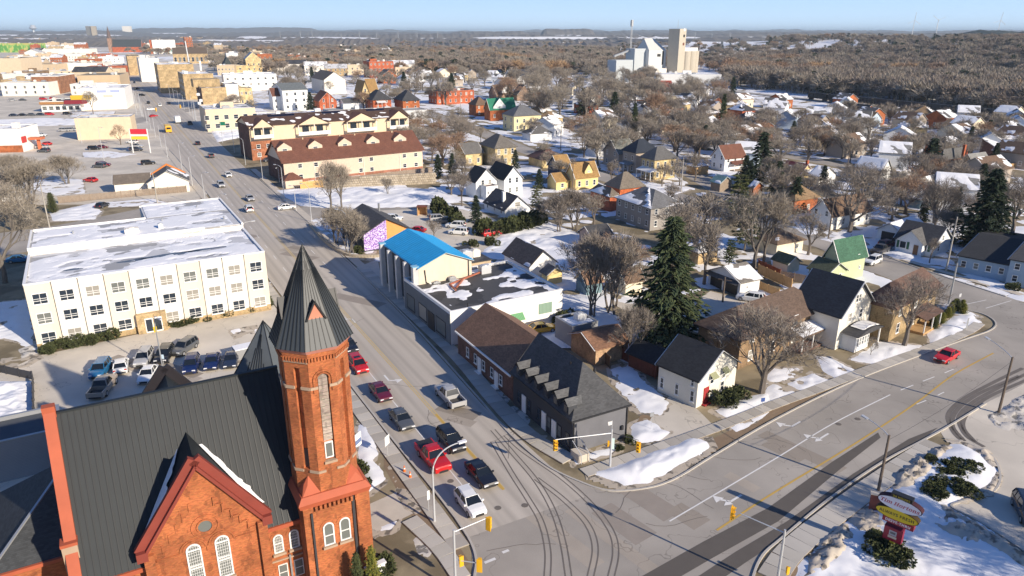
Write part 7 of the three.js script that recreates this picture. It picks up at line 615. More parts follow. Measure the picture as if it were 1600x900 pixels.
function conifer(seed, o = {}) { // spruce-like, 12 m tall: trunk, drooping boughs carrying needle sprays
  const R = rng(seed), { rad: r0 = 3.0, droop = 0.35, whorls = 26, per = 9, sp = 13, size = 0.42, bare = 0.06, pow = 0.85, gappy = 0.25 } = o, H = 12, tr = new MB(), a = new MB(), b = new MB(); tr.tube([V(0, -0.1, 0), V(0.05, H * 0.5, 0), V(0, H * 0.98, 0)], 0.24, 0.03, 7);
  for (let i = 0; i < whorls; i++) { const f = bare + (1 - bare) * Math.pow(i / whorls, 0.9), y = H * f, L = r0 * Math.pow(1 - f, pow) * (0.75 + 0.5 * R()) + 0.25; for (let k = 0; k < per; k++) { if (R() < gappy * (1 - f * 0.6)) continue; const an = (k + R() * 0.8) / per * 6.283, l = L * (0.6 + 0.55 * R()), dx = Math.cos(an), dz = Math.sin(an), tgt = R() < 0.5 ? a : b, n = Math.max(3, Math.round(sp * l / r0 + 2)); if (l > 1.1) tr.tri(V(0, y + 0.05, 0), V(0, y - 0.05, 0), V(dx * l, y - droop * l * 0.8, dz * l));
      for (let s = 0; s < n; s++) { const q = (s + R()) / n, rr = l * (0.18 + 0.85 * q), px = dx * rr + (R() - 0.5) * 0.5 * l * 0.6, pz = dz * rr + (R() - 0.5) * 0.5 * l * 0.6, py = y - droop * rr + 0.22 * (R() - 0.5), sz = size * (0.6 + 0.8 * R()), d = V(dx + (R() - 0.5) * 1.3, -0.35 + 0.5 * (R() - 0.5), dz + (R() - 0.5) * 1.3).normalize(), u = V(R() - 0.5, 0.6 + R(), R() - 0.5).cross(d).normalize(); const p = V(px, py, pz); tgt.tri(p.clone().addScaledVector(u, sz * 0.45), p.clone().addScaledVector(u, -sz * 0.45), p.clone().addScaledVector(d, sz * 1.3)); const u2 = u.clone().cross(d); tgt.tri(p.clone().addScaledVector(u2, sz * 0.3), p.clone().addScaledVector(u2, -sz * 0.3), p.clone().addScaledVector(d, sz)); } } }
  return [tr.geo(), a.geo(), b.geo()]; }
function bush(seed, n = 1700, size = 0.15, wood = 10, flat = 1) { const R = rng(seed), a = new MB(), b = new MB(), w = new MB(); for (let i = 0; i < wood; i++) { const t = R() * 6.283; w.tube([V(0, 0, 0), V(Math.cos(t) * 0.6 * R(), 0.7 * R() + 0.2, Math.sin(t) * 0.6 * R())], 0.03, 0.01, 3); } const lumps = Array.from({ length: 9 }, () => [(R() - 0.5) * 1.3, 0.25 + R() * 0.55, (R() - 0.5) * 1.3, 0.28 + 0.25 * R()]); for (let i = 0; i < n; i++) { const L = lumps[Math.floor(R() * 9)], t = R() * 6.283, c = R() * 2 - 1, s = Math.sqrt(1 - c * c), r = L[3] * (0.75 + 0.3 * R()), p = V(L[0] + Math.cos(t) * s * r, Math.max(0.02, (L[1] + c * r) * flat), L[2] + Math.sin(t) * s * r), d = V(Math.cos(t) * s + R() - 0.5, c + R() * 0.6, Math.sin(t) * s + R() - 0.5).normalize(), u = V(R() - 0.5, R() - 0.5, R() - 0.5).cross(d).normalize(), z = size * (0.6 + 0.8 * R()); (R() < 0.55 ? a : b).tri(p.clone().addScaledVector(u, z * 0.6), p.clone().addScaledVector(u, -z * 0.6), p.clone().addScaledVector(d, z)); } return [w.geo(), a.geo(), b.geo()]; }
// prototypes
const TP = { big: [1, 2, 3].map(s => bareTree(s, { twigs: 5, depth: 6, spread: 0.62, tw: 0.02, tl: 0.8, fork: 0.19 })), mid: [11, 12, 13, 14, 15, 16].map(s => bareTree(s, { twigs: 6, depth: 5, tw: 0.03, tl: 1.1 })), multi: [21, 22, 23].map(s => bareTree(s, { twigs: 6, depth: 5, stems: 4, fork: 0.2, spread: 0.5, tw: 0.026, tl: 0.85 })), low: [31, 32, 33, 34].map(s => bareTree(s, { twigs: 9, depth: 4, tw: 0.085, tl: 1.7 })),
  spruce: [41, 42].map(s => conifer(s, { whorls: 40, per: 10, sp: 17, size: 0.40, rad: 3.4, gappy: 0.3 })), fir: [44, 45].map(s => conifer(s, { whorls: 26, per: 8, sp: 9, size: 0.55 })), slim: [47].map(s => conifer(s, { rad: 1.5, whorls: 34, per: 8, sp: 8, size: 0.36, droop: -0.3, gappy: 0.1 })), pine: [51, 52].map(s => conifer(s, { rad: 3.6, whorls: 9, per: 9, sp: 26, size: 0.5, bare: 0.22, pow: 0.45, droop: 0.02, gappy: 0.25 })), column: [55, 56].map(s => conifer(s, { rad: 2.0, whorls: 40, per: 12, sp: 9, size: 0.3, droop: -0.8, bare: 0.0, pow: 0.6, gappy: 0.0 })), bush: [61, 62, 63].map(s => bush(s)) };
const firstOf = {}, TM = { bare: [[MT.bark, MT.twig], [mat(0.19, 0.165, 0.14, { map: TX.bark }), MT.twigG], [mat(0.16, 0.12, 0.09, { map: TX.bark }), MT.twigR]] };
function tree(kind, v, mk, label, cat, x, z, h, wide = 1, group, y = 0, name) { // places one plant h metres tall
  const gs = TP[kind][v % TP[kind].length], key = kind + (v % TP[kind].length) + mk; let o; const nm = name || { big: 'bare_tree', mid: 'bare_tree', multi: 'bare_tree', low: 'bare_tree', spruce: 'spruce_tree', fir: 'fir_tree', slim: 'cypress_tree', pine: 'pine_tree', column: 'cedar_tree', bush: 'shrub' }[kind];
  if (!firstOf[key]) { o = thing(nm, label, cat, 0, 0, 0, group); const isB = gs.length === 2; const ms = isB ? TM.bare[mk] : mk; meshOf(gs[0], kind === 'bush' ? 'stem' : 'trunk', isB ? ms[0] : MT.bark, o); if (isB) meshOf(gs[1], 'crown', ms[1], o); else { meshOf(gs[1], 'crown', ms[0], o); meshOf(gs[2], 'crown', ms[1], o); } firstOf[key] = o; } else { o = copyOf(firstOf[key], label, x, z, 0, nm); if (group) o.userData.group = group; else delete o.userData.group; o.userData.category = cat; }
  const base = kind === 'bush' ? 1 : 12; o.position.set(x, y, z); o.rotation.y = hash(Math.round(x * 7), Math.round(z * 7)) * 6.28; o.scale.set(h / base * wide, h / base, h / base * wide); return o; }
const NE = [MT.needle, mat(0.075, 0.095, 0.038, { roughness: 1 })], ND = [MT.needleD, mat(0.036, 0.052, 0.024, { roughness: 1 })], NO = [MT.needleO, mat(0.065, 0.08, 0.03, { roughness: 1 })], HG = [MT.hedge, mat(0.05, 0.062, 0.022, { roughness: 1 })], HB = [mat(0.15, 0.10, 0.055, { roughness: 1 }), mat(0.10, 0.07, 0.04, { roughness: 1 })], CD = [MT.cedar, mat(0.15, 0.17, 0.03, { roughness: 1 })];
const TR = (kind, v, mk, label, px, py, ty, wide = 1, cat = 'tree', group) => { const [x, z] = G(px, py); return tree(kind, v, mk, label, cat, x, z, Math.max(0.4, hTop(x, z, ty)), wide, group); };
TR('big', 0, 0, 'broad bare tree in front of the big brown brick house', 1190, 614, 473, 1.25);
TR('big', 1, 0, 'bare tree before the brown brick corner house', 1412, 541, 424, 1.2);
TR('mid', 0, 0, 'short pollarded tree by the white gabled house porch', 1360, 556, 522, 0.6);
TR('spruce', 0, NE, 'tall shaggy spruce behind the small white house', 1040, 533, 336, 1.2);
TR('spruce', 1, ND, 'broad dark spruce behind the blue-grey house at the right', 1532, 388, 262, 1.35);
TR('fir', 0, ND, 'narrow dark fir left of the broad dark spruce', 1491, 340, 290, 0.9); TR('fir', 1, ND, 'small dark fir behind the garage with the snow-covered roof', 1441, 345, 306, 1.1);
TR('pine', 0, NO, 'upper pale green pine of the pair beside the teal-roofed shed', 1150, 345, 268, 1.0); TR('pine', 1, NE, 'lower pale green pine of the pair beside the teal-roofed shed', 1163, 392, 318, 1.0); TR('pine', 1, NO, 'small round-topped pine above the double garage', 1138, 417, 372, 0.9);
TR('fir', 0, ND, 'big near-black conifer beside the grey clapboard house', 1186, 284, 204, 1.3); TR('slim', 0, NE, 'slim dark cypress above the middle navy roof', 990, 222, 160, 1.0); TR('slim', 0, NE, 'tall narrow conifer near the tan houses, with a ragged top', 1127, 208, 146, 1.0); TR('fir', 1, ND, 'pointed conifer right of the long white warehouse', 1144, 150, 119, 1.0);
TR('fir', 0, ND, 'dark bushy conifer left of the orange two-storey house', 1450, 276, 214, 1.5); TR('fir', 1, ND, 'small conifer below the snow-roofed dark building at right', 1551, 262, 222, 1); TR('fir', 0, NE, 'fir between the white house and the brick gables', 486, 175, 143, 1.25); TR('fir', 1, NE, 'conifer in the yard left of the ochre brick house', 685, 278, 240, 1.1); TR('fir', 0, NE, 'second conifer in the yard, nearer the ochre brick house', 707, 278, 238, 0.9);
TR('fir', 1, NE, 'pyramid-shaped conifer at the left end of the car park hedge', 744, 348, 304, 1.1); TR('pine', 0, NE, 'round green pine right of the white cottage by the car park', 838, 330, 287, 1.0); TR('column', 0, NO, 'tall narrow evergreen by the back lane on the left', 84, 333, 301, 1.3);
tree('column', 0, CD, 'left of two upright golden cedars against the church tower', 'tree', -12.4, -46.9, 4.1, 0.85); tree('column', 1, CD, 'right of two upright golden cedars against the church tower', 'tree', -11.3, -47.5, 4.3, 0.85); for (const [x, z, h] of [[52, -45, 13], [60, -38, 14], [46, -34, 11]]) tree('big', Math.round(x), 0, 'bare tree on the restaurant lot just outside the picture, casting branch shadows', 'tree', x, z, h, 1.2, 'bare trees on the restaurant lot');
TR('multi', 0, 0, 'many-stemmed bare tree in the snowy back yard, left clump', 924, 496, 364, 0.9); TR('multi', 1, 0, 'many-stemmed bare tree in the snowy back yard, right clump', 957, 489, 352, 0.9); TR('multi', 2, 2, 'reddish bare thicket tree behind the snow field', 935, 440, 366, 1.4); TR('multi', 0, 2, 'low reddish thicket right of the shed roof', 975, 432, 372, 1.4); TR('multi', 1, 0, 'slender bare shrub tree left of the tall spruce', 984, 566, 470, 0.7); TR('multi', 2, 0, 'thin bare sapling between the yard fence and the spruce', 1000, 520, 455, 0.7);
TR('big', 2, 0, 'large bare tree in front of the white house with grey gable', 1327, 363, 258, 1.3); TR('mid', 1, 0, 'bare street tree behind the green roof', 1262, 399, 322, 1.0); TR('big', 0, 1, 'left of two pale bare trees behind the white garage', 1178, 418, 284, 0.9); TR('big', 1, 1, 'right of two pale bare trees behind the white garage', 1192, 416, 292, 0.8); TR('mid', 2, 0, 'bare tree arching over the taupe house right corner', 1085, 405, 296, 1.3); TR('mid', 3, 0, 'bare tree between the taupe house and the spruce', 1060, 420, 312, 1.1); TR('mid', 4, 0, 'bare tree by the white garage drive', 1100, 445, 330, 0.8);
TR('multi', 0, 1, 'pale many-stemmed tree left of the mural building', 524, 380, 316, 1.0); TR('multi', 1, 1, 'pale many-stemmed tree against the mural building roof', 549, 396, 322, 1.0); TR('multi', 2, 1, 'dusty pale tree behind the pavement by the mural building', 538, 372, 318, 1.0); TR('big', 2, 1, 'tall pale tree on the snow lot before the townhouse row, left', 517, 327, 246, 0.8); TR('big', 0, 1, 'tall pale tree on the snow lot before the townhouse row, right', 534, 325, 250, 0.7); TR('multi', 1, 1, 'small bare bush tree at the retaining wall', 606, 303, 276, 0.9);
TR('mid', 5, 0, 'little bare tree alone in the car park', 678, 373, 340, 1.0); TR('big', 1, 0, 'bare tree at the end of the retaining wall', 722, 322, 260, 0.9); TR('mid', 2, 0, 'bare bushy tree behind the snow lot', 705, 305, 268, 1.2); TR('multi', 2, 0, 'bare thorn tree left of the snow field', 872, 362, 296, 1.2); TR('multi', 0, 0, 'bare thorn tree above the snow field', 900, 360, 290, 1.2); TR('mid', 3, 0, 'dark bare tree right above the snow field', 928, 352, 300, 1.1); TR('mid', 4, 0, 'low bare tree left of the brick wing', 850, 346, 306, 1.2);
TR('big', 2, 1, 'big bare tree at the left edge above the parked car', 8, 442, 288, 1.0); TR('mid', 5, 1, 'second bare tree at the left edge, farther back', 20, 360, 268, 1.2); TR('multi', 0, 1, 'forked pale tree in the snowy yard on the left', 107, 288, 238, 1.4); TR('multi', 1, 1, 'brown bushy tree behind the left edge house', 46, 318, 246, 1.4); TR('multi', 2, 1, 'brown bush at the left edge by the car park', 18, 285, 234, 1.6); TR('big', 1, 0, 'small bare tree in front of the white side wall shop', 146, 178, 138, 0.8); TR('mid', 0, 2, 'reddish bare tree against the cream store wall', 189, 226, 192, 0.9);
TR('mid', 1, 0, 'leaning bare tree before the white bungalow', 1452, 412, 368, 0.8); TR('big', 0, 0, 'bare tree behind the bungalow garage', 1459, 362, 270, 0.8); TR('big', 1, 0, 'large bare tree right of the broad dark spruce', 1580, 376, 262, 1.2); TR('multi', 2, 0, 'bare thicket behind the bungalow roof', 1480, 375, 320, 1.3); TR('big', 2, 0, 'wide bare tree left of the large spruce, upper gardens', 1478, 318, 270, 1.5); TR('mid', 3, 0, 'bare tree right of the light blue house', 1389, 336, 276, 1.1); TR('big', 0, 0, 'wide bare tree over the long black roof', 1338, 304, 250, 1.5); TR('mid', 2, 0, 'bare street tree in front of the yellow brick hipped-roof house', 1034, 292, 252, 0.8); TR('mid', 4, 0, 'bare street tree before the navy-roofed house', 955, 290, 246, 0.8); TR('mid', 5, 0, 'bare tree by the little orange garage', 1086, 282, 232, 1.0); TR('big', 2, 0, 'bare tree left of the red-roofed yellow cottage', 1208, 296, 238, 1.0); TR('big', 1, 1, 'tall bare tree with pale limbs before the mill', 873, 196, 128, 1.1); TR('big', 0, 1, 'wide bare tree left of the pale-limbed one before the mill', 845, 190, 124, 1.2); TR('mid', 0, 0, 'bare tree by the chimney with orange top', 1263, 244, 176, 1.2);
{ // trees among the houses
  const R = rng(8), lab = ['grey-brown bare tree ', 'reddish-brown bare tree ', 'dark evergreen tree '], gr = ['bare trees ', 'reddish bare trees ', 'evergreens '], pts = [];
  const zone = (x0, x1, y0, y1, n, hh = [9, 14], ev = 0.1) => { for (let i = 0; i < n; i++) { for (let k = 0; k < 10; k++) { const [x, z] = G(mix(x0, x1, R()), mix(y0, y1, R())); if (roadDist(x, z) > 1.5 && pts.every(q => Math.hypot(q[0] - x, q[1] - z) > 6)) { pts.push([x, z]); const e = R(), c = e < ev ? 2 : e < ev + 0.14 ? 1 : 0, h = mix(hh[0], hh[1], R()); const ww = whereabouts(x, z); c === 2 ? tree('fir', i, ND, lab[2] + ww, 'tree', x, z, h * 0.95, 1 + R() * 0.3, gr[2] + ww) : tree(R() < 0.3 ? 'big' : 'mid', Math.floor(R() * 6), c === 1 ? 2 : R() < 0.5 ? 0 : 1, lab[c] + ww, 'tree', x, z, h, 1.1 + 0.4 * R(), gr[c] + ww); break; } } } };
  zone(640, 860, 110, 165, 35, [12, 18]); zone(830, 1030, 125, 195, 59, [12, 19], 0.05); zone(1030, 1140, 140, 205, 24, [10, 16]); zone(1130, 1340, 190, 262, 51, [8, 12], 0.08); zone(1340, 1600, 214, 262, 32, [8, 11], 0.14); zone(900, 1140, 205, 262, 40, [9, 14]); zone(1040, 1290, 285, 345, 16, [7, 11]); zone(1360, 1600, 275, 352, 22, [7, 11]); zone(420, 640, 96, 150, 35, [10, 15]); zone(330, 440, 150, 182, 7, [8, 11], 0); zone(620, 720, 195, 262, 16, [9, 13]); zone(700, 900, 205, 300, 19, [6, 9], 0.1); zone(560, 640, 150, 180, 7, [8, 12]); }
{ // distant wood that reads as one mass, and its evergreens
  const R = rng(99), far = [bareTree(71, { twigs: 6, depth: 4, tw: 0.16, tl: 2.4, spread: 0.7 }), bareTree(72, { twigs: 6, depth: 4, tw: 0.16, tl: 2.4, spread: 0.7 }), bareTree(73, { twigs: 6, depth: 4, tw: 0.16, tl: 2.4, spread: 0.75 })], ever = [conifer(74, { whorls: 9, per: 6, sp: 4, size: 1.3, gappy: 0.1 }), conifer(75, { whorls: 8, per: 6, sp: 4, size: 1.4, rad: 3.6, gappy: 0.1 })];
  const lists = Array.from({ length: 8 }, () => []), M = new THREE.Matrix4(), Q = new THREE.Quaternion(), UP = V(0, 1, 0);
  const put = (px, py, ev = 0.1, hh = 1) => { let [x, z] = G(px, py); if (Math.hypot(x, z) > 5200) return; const y = hillH(x, z), h = mix(9, 17, R()) * hh; if (roadDist(x, z) < 0) return; const e = R(); const c = e < ev ? 6 + (R() < 0.5 ? 0 : 1) : Math.floor(R() * 3) + (fbm(x / 90, z / 90, 2, 0, 5) > 0.66 ? 3 : 0); M.compose(V(x, y - 0.3, z), Q.setFromAxisAngle(UP, R() * 6.28), V(h / 12 * (1 + R() * 0.5), h / 12, h / 12 * (1 + R() * 0.5))); lists[c].push(M.clone()); };
  for (let i = 0; i < 7000; i++) { const py = 51.5 + 62 * Math.pow(R(), 1.25), px = mix(-60, 1680, R()); if (px < 330 && py > 84) continue; if (px < 200 && py > 66) continue; if (px > 940 && px < 1130 && py > 112) continue; if (px > 900 && py < 100 && fbm(px / 26, py / 5, 3, 0, 33) < 0.5) continue; put(px, py, px > 1280 && py < 84 ? 0.6 : py < 90 ? 0.16 : 0.09); }
  for (let i = 0; i < 1500; i++) { const px = mix(1135, 1680, R()), top = 96, bot = 148 + (px - 1260) * 0.10; put(px, mix(top, Math.min(bot, 178), R()), 0.015, 1.1); } for (let i = 0; i < 70; i++) { const px = mix(1300, 1640, R()); put(px, 170 + (px - 1300) * 0.1 + 14 * R(), 0.0, 0.55); } for (let i = 0; i < 900; i++) put(mix(620, 960, R()), mix(80, 118, R()), 0.07, 1.1); for (let i = 0; i < 420; i++) put(mix(420, 640, R()), mix(78, 112, R()), 0.08); for (let i = 0; i < 160; i++) put(mix(225, 330, R()), mix(70, 86, R()), 0.15);
  for (let i = 0; i < 420; i++) { const d = mix(600, 1300, R()), px = mix(1330, 1640, R()), x = (px - 800) / FOC * d, z = -d, y = hillH(x, z); if (y < 2) continue; const h = mix(9, 16, R()), c = R() < 0.4 ? 6 : Math.floor(R() * 3); M.compose(V(x, y - 0.4, z), Q.setFromAxisAngle(UP, R() * 6.28), V(h / 12 * 1.2, h / 12, h / 12 * 1.2)); lists[c].push(M.clone()); }
  const tc = [MT.twig, MT.twigG, mat(0.27, 0.22, 0.18), MT.twigR, mat(0.42, 0.28, 0.16), mat(0.33, 0.235, 0.17)];
  lists.forEach((l, k) => { if (!l.length) return; const geo = k < 6 ? mergeGeometries(far[k % 3]) : mergeGeometries(ever[k - 6]); const o = new THREE.InstancedMesh(geo, k < 6 ? tc[k] : ND[k - 6], l.length); l.forEach((m, i) => o.setMatrixAt(i, m)); o.name = numbered(k < 6 ? 'distant_wood' : 'distant_evergreens'); o.castShadow = o.receiveShadow = true; o.userData.kind = 'stuff'; scene.add(o); }); }
// shrubs and hedges
const hedgeRow = (label, pts, n, h, w, mk, grp) => { const c = new THREE.CatmullRomCurve3(P(pts).map(p => V(p[0], 0, p[1]))); for (let i = 0; i < n; i++) { const p = c.getPointAt((i + 0.5) / n); const s = h * (0.85 + 0.3 * hash(i, n)); tree('bush', i, mk, label, 'shrub', p.x, p.z, s, w / s, grp); } };
hedgeRow('clipped round shrub in the row along the white apartment block', [[66, 551], [120, 540], [180, 527]], 6, 1.3, 1.5, HG, 'clipped shrubs along the white apartment block'); hedgeRow('clipped round shrub in the row along the white apartment block', [[252, 513], [330, 497], [422, 478]], 10, 1.1, 1.6, HG, 'clipped shrubs along the white apartment block');
{ const [x, z] = G(1131, 636), [x2, z2] = G(1150, 626); tree('bush', 0, HG, 'clipped dark green hedge bush by the red door of the small white house', 'shrub', x, z, 1.5, 1.2); tree('bush', 1, HG, 'second part of the clipped hedge, farther from the red front door', 'shrub', x2, z2, 1.5, 1.2); }
hedgeRow('dense green hedge bush in the row screening the white cottage from the car park', [[742, 366], [780, 364], [815, 358], [846, 348]], 9, 3.0, 2.4, HG, 'hedge bushes by the white cottage'); for (const [i, a] of [[0, [692, 335]], [1, [704, 342]], [2, [716, 352]]]) { const [x, z] = G(...a); tree('bush', i, i ? HG : NO, ['tall olive shrub at the near end of the car park row', 'middle olive shrub beside the car park row', 'lower olive shrub next to the pyramid conifer'][i], 'shrub', x, z, 3.4 - i * 0.5, 0.8); }
for (const [l, x0, y0, h, mk] of [['small olive shrub on the snow behind the parked cars, left', 736, 385, 1.4, NO], ['small olive shrub on the snow behind the parked cars, right', 769, 382, 1.6, NO], ['dark low shrub at the mural building corner', 562, 394, 1.3, HG], ['brown winter shrub on the church lawn by the tower', 567, 742, 1.2, HB], ['yellow-green shrub on the church lawn below the tower', 562, 752, 1.3, CD], ['reddish low shrub at the bottom of the church lawn', 600, 900, 1.2, HB], ['dry brown shrub at the grey end wall', 985, 690, 0.7, HB], ['dry brown grass clump near the signal pole', 968, 702, 0.5, HB], ['dark bush behind the white flat-roofed shop', 876, 505, 1.8, HG], ['dark bush beside the blue-grey house end', 1580, 452, 1.1, HG], ['yellowish round shrub left of the spruce foot at the right', 1524, 384, 2.6, [mat(0.4, 0.33, 0.1), mat(0.3, 0.25, 0.08)]]]) { const [x, z] = G(x0, y0); tree('bush', Math.round(x0), mk, l, 'shrub', x, z, h, 1.1); }
{ const R = rng(4); for (let i = 0; i < 15; i++) { const [x, z] = G(mix(1452, 1530, R()), mix(706, 775, R())); tree('bush', i, [mat(0.085, 0.075, 0.035, { roughness: 1 }), HG[1]], 'low spreading juniper in the snowy island by the restaurant drive', 'shrub', x, z, 0.5 + 0.25 * R(), 1.6, 'junipers in the snowy island'); } for (const [i, a] of [[0, [1376, 862]], [1, [1395, 858]], [2, [1386, 874]], [3, [1404, 872]]]) { const [x, z] = G(...a); tree('bush', i, HG, 'low evergreen bush at the foot of the restaurant pylon sign', 'shrub', x, z, 1.15, 1.2, 'evergreens at the foot of the pylon sign'); } const c = P([[1448, 512], [1460, 500], [1478, 486], [1490, 480], [1494, 490]]); for (let i = 0; i < 14; i++) { const a = c[Math.floor(i / 3.5)], b = c[Math.floor(i / 3.5) + 1] || a, t = (i % 3.5) / 3.5; tree('column', i, HG, 'narrow dark cypress bush in the corner house hedge', 'shrub', mix(a[0], b[0], t) + R(), mix(a[1], b[1], t) + R(), 1.8, 2, 'corner house hedge'); } }
// ================================================================ VEHICLES (local: nose towards +x)
const paint = (r, g, b) => mat(r, g, b, { roughness: 0.32, clearcoat: 0.6, clearcoatRoughness: 0.15 });
const CM = { glass: mat(0.012, 0.016, 0.022, { roughness: 0.06 }), tyre: mat(0.018, 0.018, 0.018, { roughness: 0.9 }), rim: mat(0.42, 0.43, 0.45, { roughness: 0.35, metalness: 0.6 }), lamp: mat(0.75, 0.76, 0.78, { roughness: 0.12 }), tail: mat(0.4, 0.015, 0.015, { roughness: 0.25 }), trim: mat(0.025, 0.025, 0.027, { roughness: 0.6 }), plate: mat(0.75, 0.76, 0.78) };
function loft(b, secs) { for (let i = 0; i < secs.length - 1; i++) { const A = secs[i], B = secs[i + 1], n = A.length; for (let k = 0; k < n; k++) b.quad(A[k], B[k], B[(k + 1) % n], A[(k + 1) % n]); } b.fan(secs[0]); b.fan(secs[secs.length - 1].slice().reverse()); }
const carGeos = {};
function carGeo(type) { if (carGeos[type]) return carGeos[type];
  const T = { sedan: { L: 4.65, W: 1.82, H: 1.44, hood: 0.86, deck: 0.98, sh: 0.93, a: 0.95, r0: 0.18, r1: -1.05, d: -1.75 }, suv: { L: 4.6, W: 1.86, H: 1.68, hood: 1.0, deck: 1.05, sh: 1.05, a: 1.02, r0: 0.3, r1: -1.95, d: -2.2 }, hatch: { L: 4.2, W: 1.78, H: 1.5, hood: 0.92, deck: 1.0, sh: 0.96, a: 1.0, r0: 0.25, r1: -1.6, d: -2.0 }, van: { L: 5.1, W: 1.98, H: 1.76, hood: 1.02, deck: 1.05, sh: 1.02, a: 1.35, r0: 0.55, r1: -2.2, d: -2.45 }, pickup: { L: 5.7, W: 2.0, H: 1.86, hood: 1.12, deck: 1.15, sh: 1.14, a: 1.15, r0: 0.62, r1: -0.62, d: -0.95 } }[type];
  const { L, W, H, hood, deck, sh, a, r0, r1, d } = T, h = L / 2, w = W / 2, P2 = {}; let b = new MB(); const sec = (x, yb, yt, ws, crown = 0.03) => [V(x, yb, -w * ws * 0.93), V(x, yb + 0.16, -w * ws), V(x, yt - 0.14, -w * ws), V(x, yt, -w * ws * 0.92), V(x, yt + crown, -w * ws * 0.4), V(x, yt + crown, w * ws * 0.4), V(x, yt, w * ws * 0.92), V(x, yt - 0.14, w * ws), V(x, yb + 0.16, w * ws), V(x, yb, w * ws * 0.93)];
  if (type !== 'pickup') loft(b, [sec(-h, 0.42, deck - 0.25, 0.86), sec(-h + 0.12, 0.26, deck - 0.04, 0.95), sec(-h * 0.62, 0.22, sh, 1), sec(0, 0.22, sh, 1), sec(a - 0.1, 0.22, sh - 0.01, 1), sec(h * 0.72, 0.24, hood - 0.02, 0.985), sec(h - 0.14, 0.26, hood - 0.12, 0.92), sec(h, 0.40, hood - 0.30, 0.82)]);
  else { loft(b, [sec(d - 0.02, 0.34, sh, 1), sec(a, 0.34, sh, 1), sec(h * 0.8, 0.34, hood, 0.99), sec(h - 0.1, 0.36, hood - 0.08, 0.95), sec(h, 0.45, hood - 0.2, 0.9)]); for (const s of [-1, 1]) b.box((d - h) / 2, 0.42, s * (w - 0.08), h + d, 0.72, 0.14); b.box(-h + 0.05, 0.42, 0, 0.1, 0.7, W - 0.32); }
  P2.body = b.geo();
  const gh = H - 0.05, wt = w * 0.72, wb = w * 0.9, gl = [V(a, sh - 0.02, -wb), V(d, sh - 0.02, -wb), V(d, sh - 0.02, wb), V(a, sh - 0.02, wb)], gt = [V(r0, gh, -wt), V(r1, gh, -wt), V(r1, gh, wt), V(r0, gh, wt)]; b = new MB(); for (let i = 0; i < 4; i++) b.quad(gl[i], gl[(i + 1) % 4], gt[(i + 1) % 4], gt[i]); b.fan(gt); P2.glass = b.geo();
  b = new MB(); loft(b, [[V(r1 - 0.08, gh - 0.02, -wt * 0.98), V(r1 - 0.08, gh + 0.03, -wt * 0.8), V(r1 - 0.08, gh + 0.03, wt * 0.8), V(r1 - 0.08, gh - 0.02, wt * 0.98)], [V((r0 + r1) / 2, gh - 0.02, -wt * 1.04), V((r0 + r1) / 2, gh + 0.08, -wt * 0.82), V((r0 + r1) / 2, gh + 0.08, wt * 0.82), V((r0 + r1) / 2, gh - 0.02, wt * 1.04)], [V(r0 + 0.06, gh - 0.02, -wt * 1.02), V(r0 + 0.06, gh + 0.03, -wt * 0.82), V(r0 + 0.06, gh + 0.03, wt * 0.82), V(r0 + 0.06, gh - 0.02, wt * 1.02)]]); for (const s of [-1, 1]) { b.bar(V(a, sh, s * wb), V(r0, gh, s * wt), 0.07, 0.07); b.bar(V(d, sh, s * wb), V(r1, gh, s * wt), 0.12, 0.1); const m = mix(r0, r1, type === 'pickup' ? 0.55 : 0.42); b.bar(V(m, sh, s * (wb + 0.005)), V(m, gh, s * (wt + 0.005)), 0.07, 0.05); if (type === 'suv' || type === 'van') b.bar(V(mix(r0, r1, 0.8), sh, s * (wb + 0.005)), V(mix(r0, r1, 0.78), gh, s * (wt + 0.005)), 0.1, 0.05); } P2.roof = b.geo();
  const wr = type === 'pickup' ? 0.4 : type === 'sedan' || type === 'hatch' ? 0.33 : 0.36; b = new MB(); const M4 = new THREE.Matrix4().makeRotationX(Math.PI / 2); b.m = M4; b.cyl(0, -0.12, 0, wr, wr, 0.24, 14); P2.tyre = b.geo(); b = new MB(); b.m = M4; b.cyl(0, -0.13, 0, wr * 0.62, wr * 0.62, 0.262, 10); P2.rim = b.geo(); P2.wr = wr; P2.wx = [h - (type === 'pickup' ? 1.0 : 0.85), -h + (type === 'pickup' ? 1.25 : 0.92)]; P2.wz = w - 0.11;
  b = new MB(); b.box(0, -0.09, 0, 0.22, 0.17, 0.42); P2.lamp = b.geo(); P2.lampAt = [h - 0.12, hood - 0.24, w * 0.62]; b = new MB(); b.box(0, -0.13, 0, 0.12, type === 'suv' || type === 'van' ? 0.4 : 0.22, 0.3); P2.tail = b.geo(); P2.tailAt = [-h + 0.07, deck - 0.16, w * 0.72];
  b = new MB(); b.box(h - 0.03, 0.36, 0, 0.1, 0.24, W * 0.5); b.box(h + 0.01, 0.5, 0, 0.05, 0.12, 0.5); b.box(-h + 0.02, 0.4, 0, 0.1, 0.16, W * 0.72); P2.trim = b.geo(); b = new MB(); b.box(0, 0, 0, 0.16, 0.14, 0.2); P2.mirror = b.geo(); P2.mirAt = [a - 0.2, sh + 0.02, w + 0.05]; if (type === 'pickup') { b = new MB(); b.box((d - h) / 2, 0.62, 0, h + d - 0.1, 0.06, W - 0.3); P2.bed = b.geo(); } P2.sun = [mix(r0, r1, 0.25), gh + 0.06]; return carGeos[type] = P2; }
const carFirst = {};
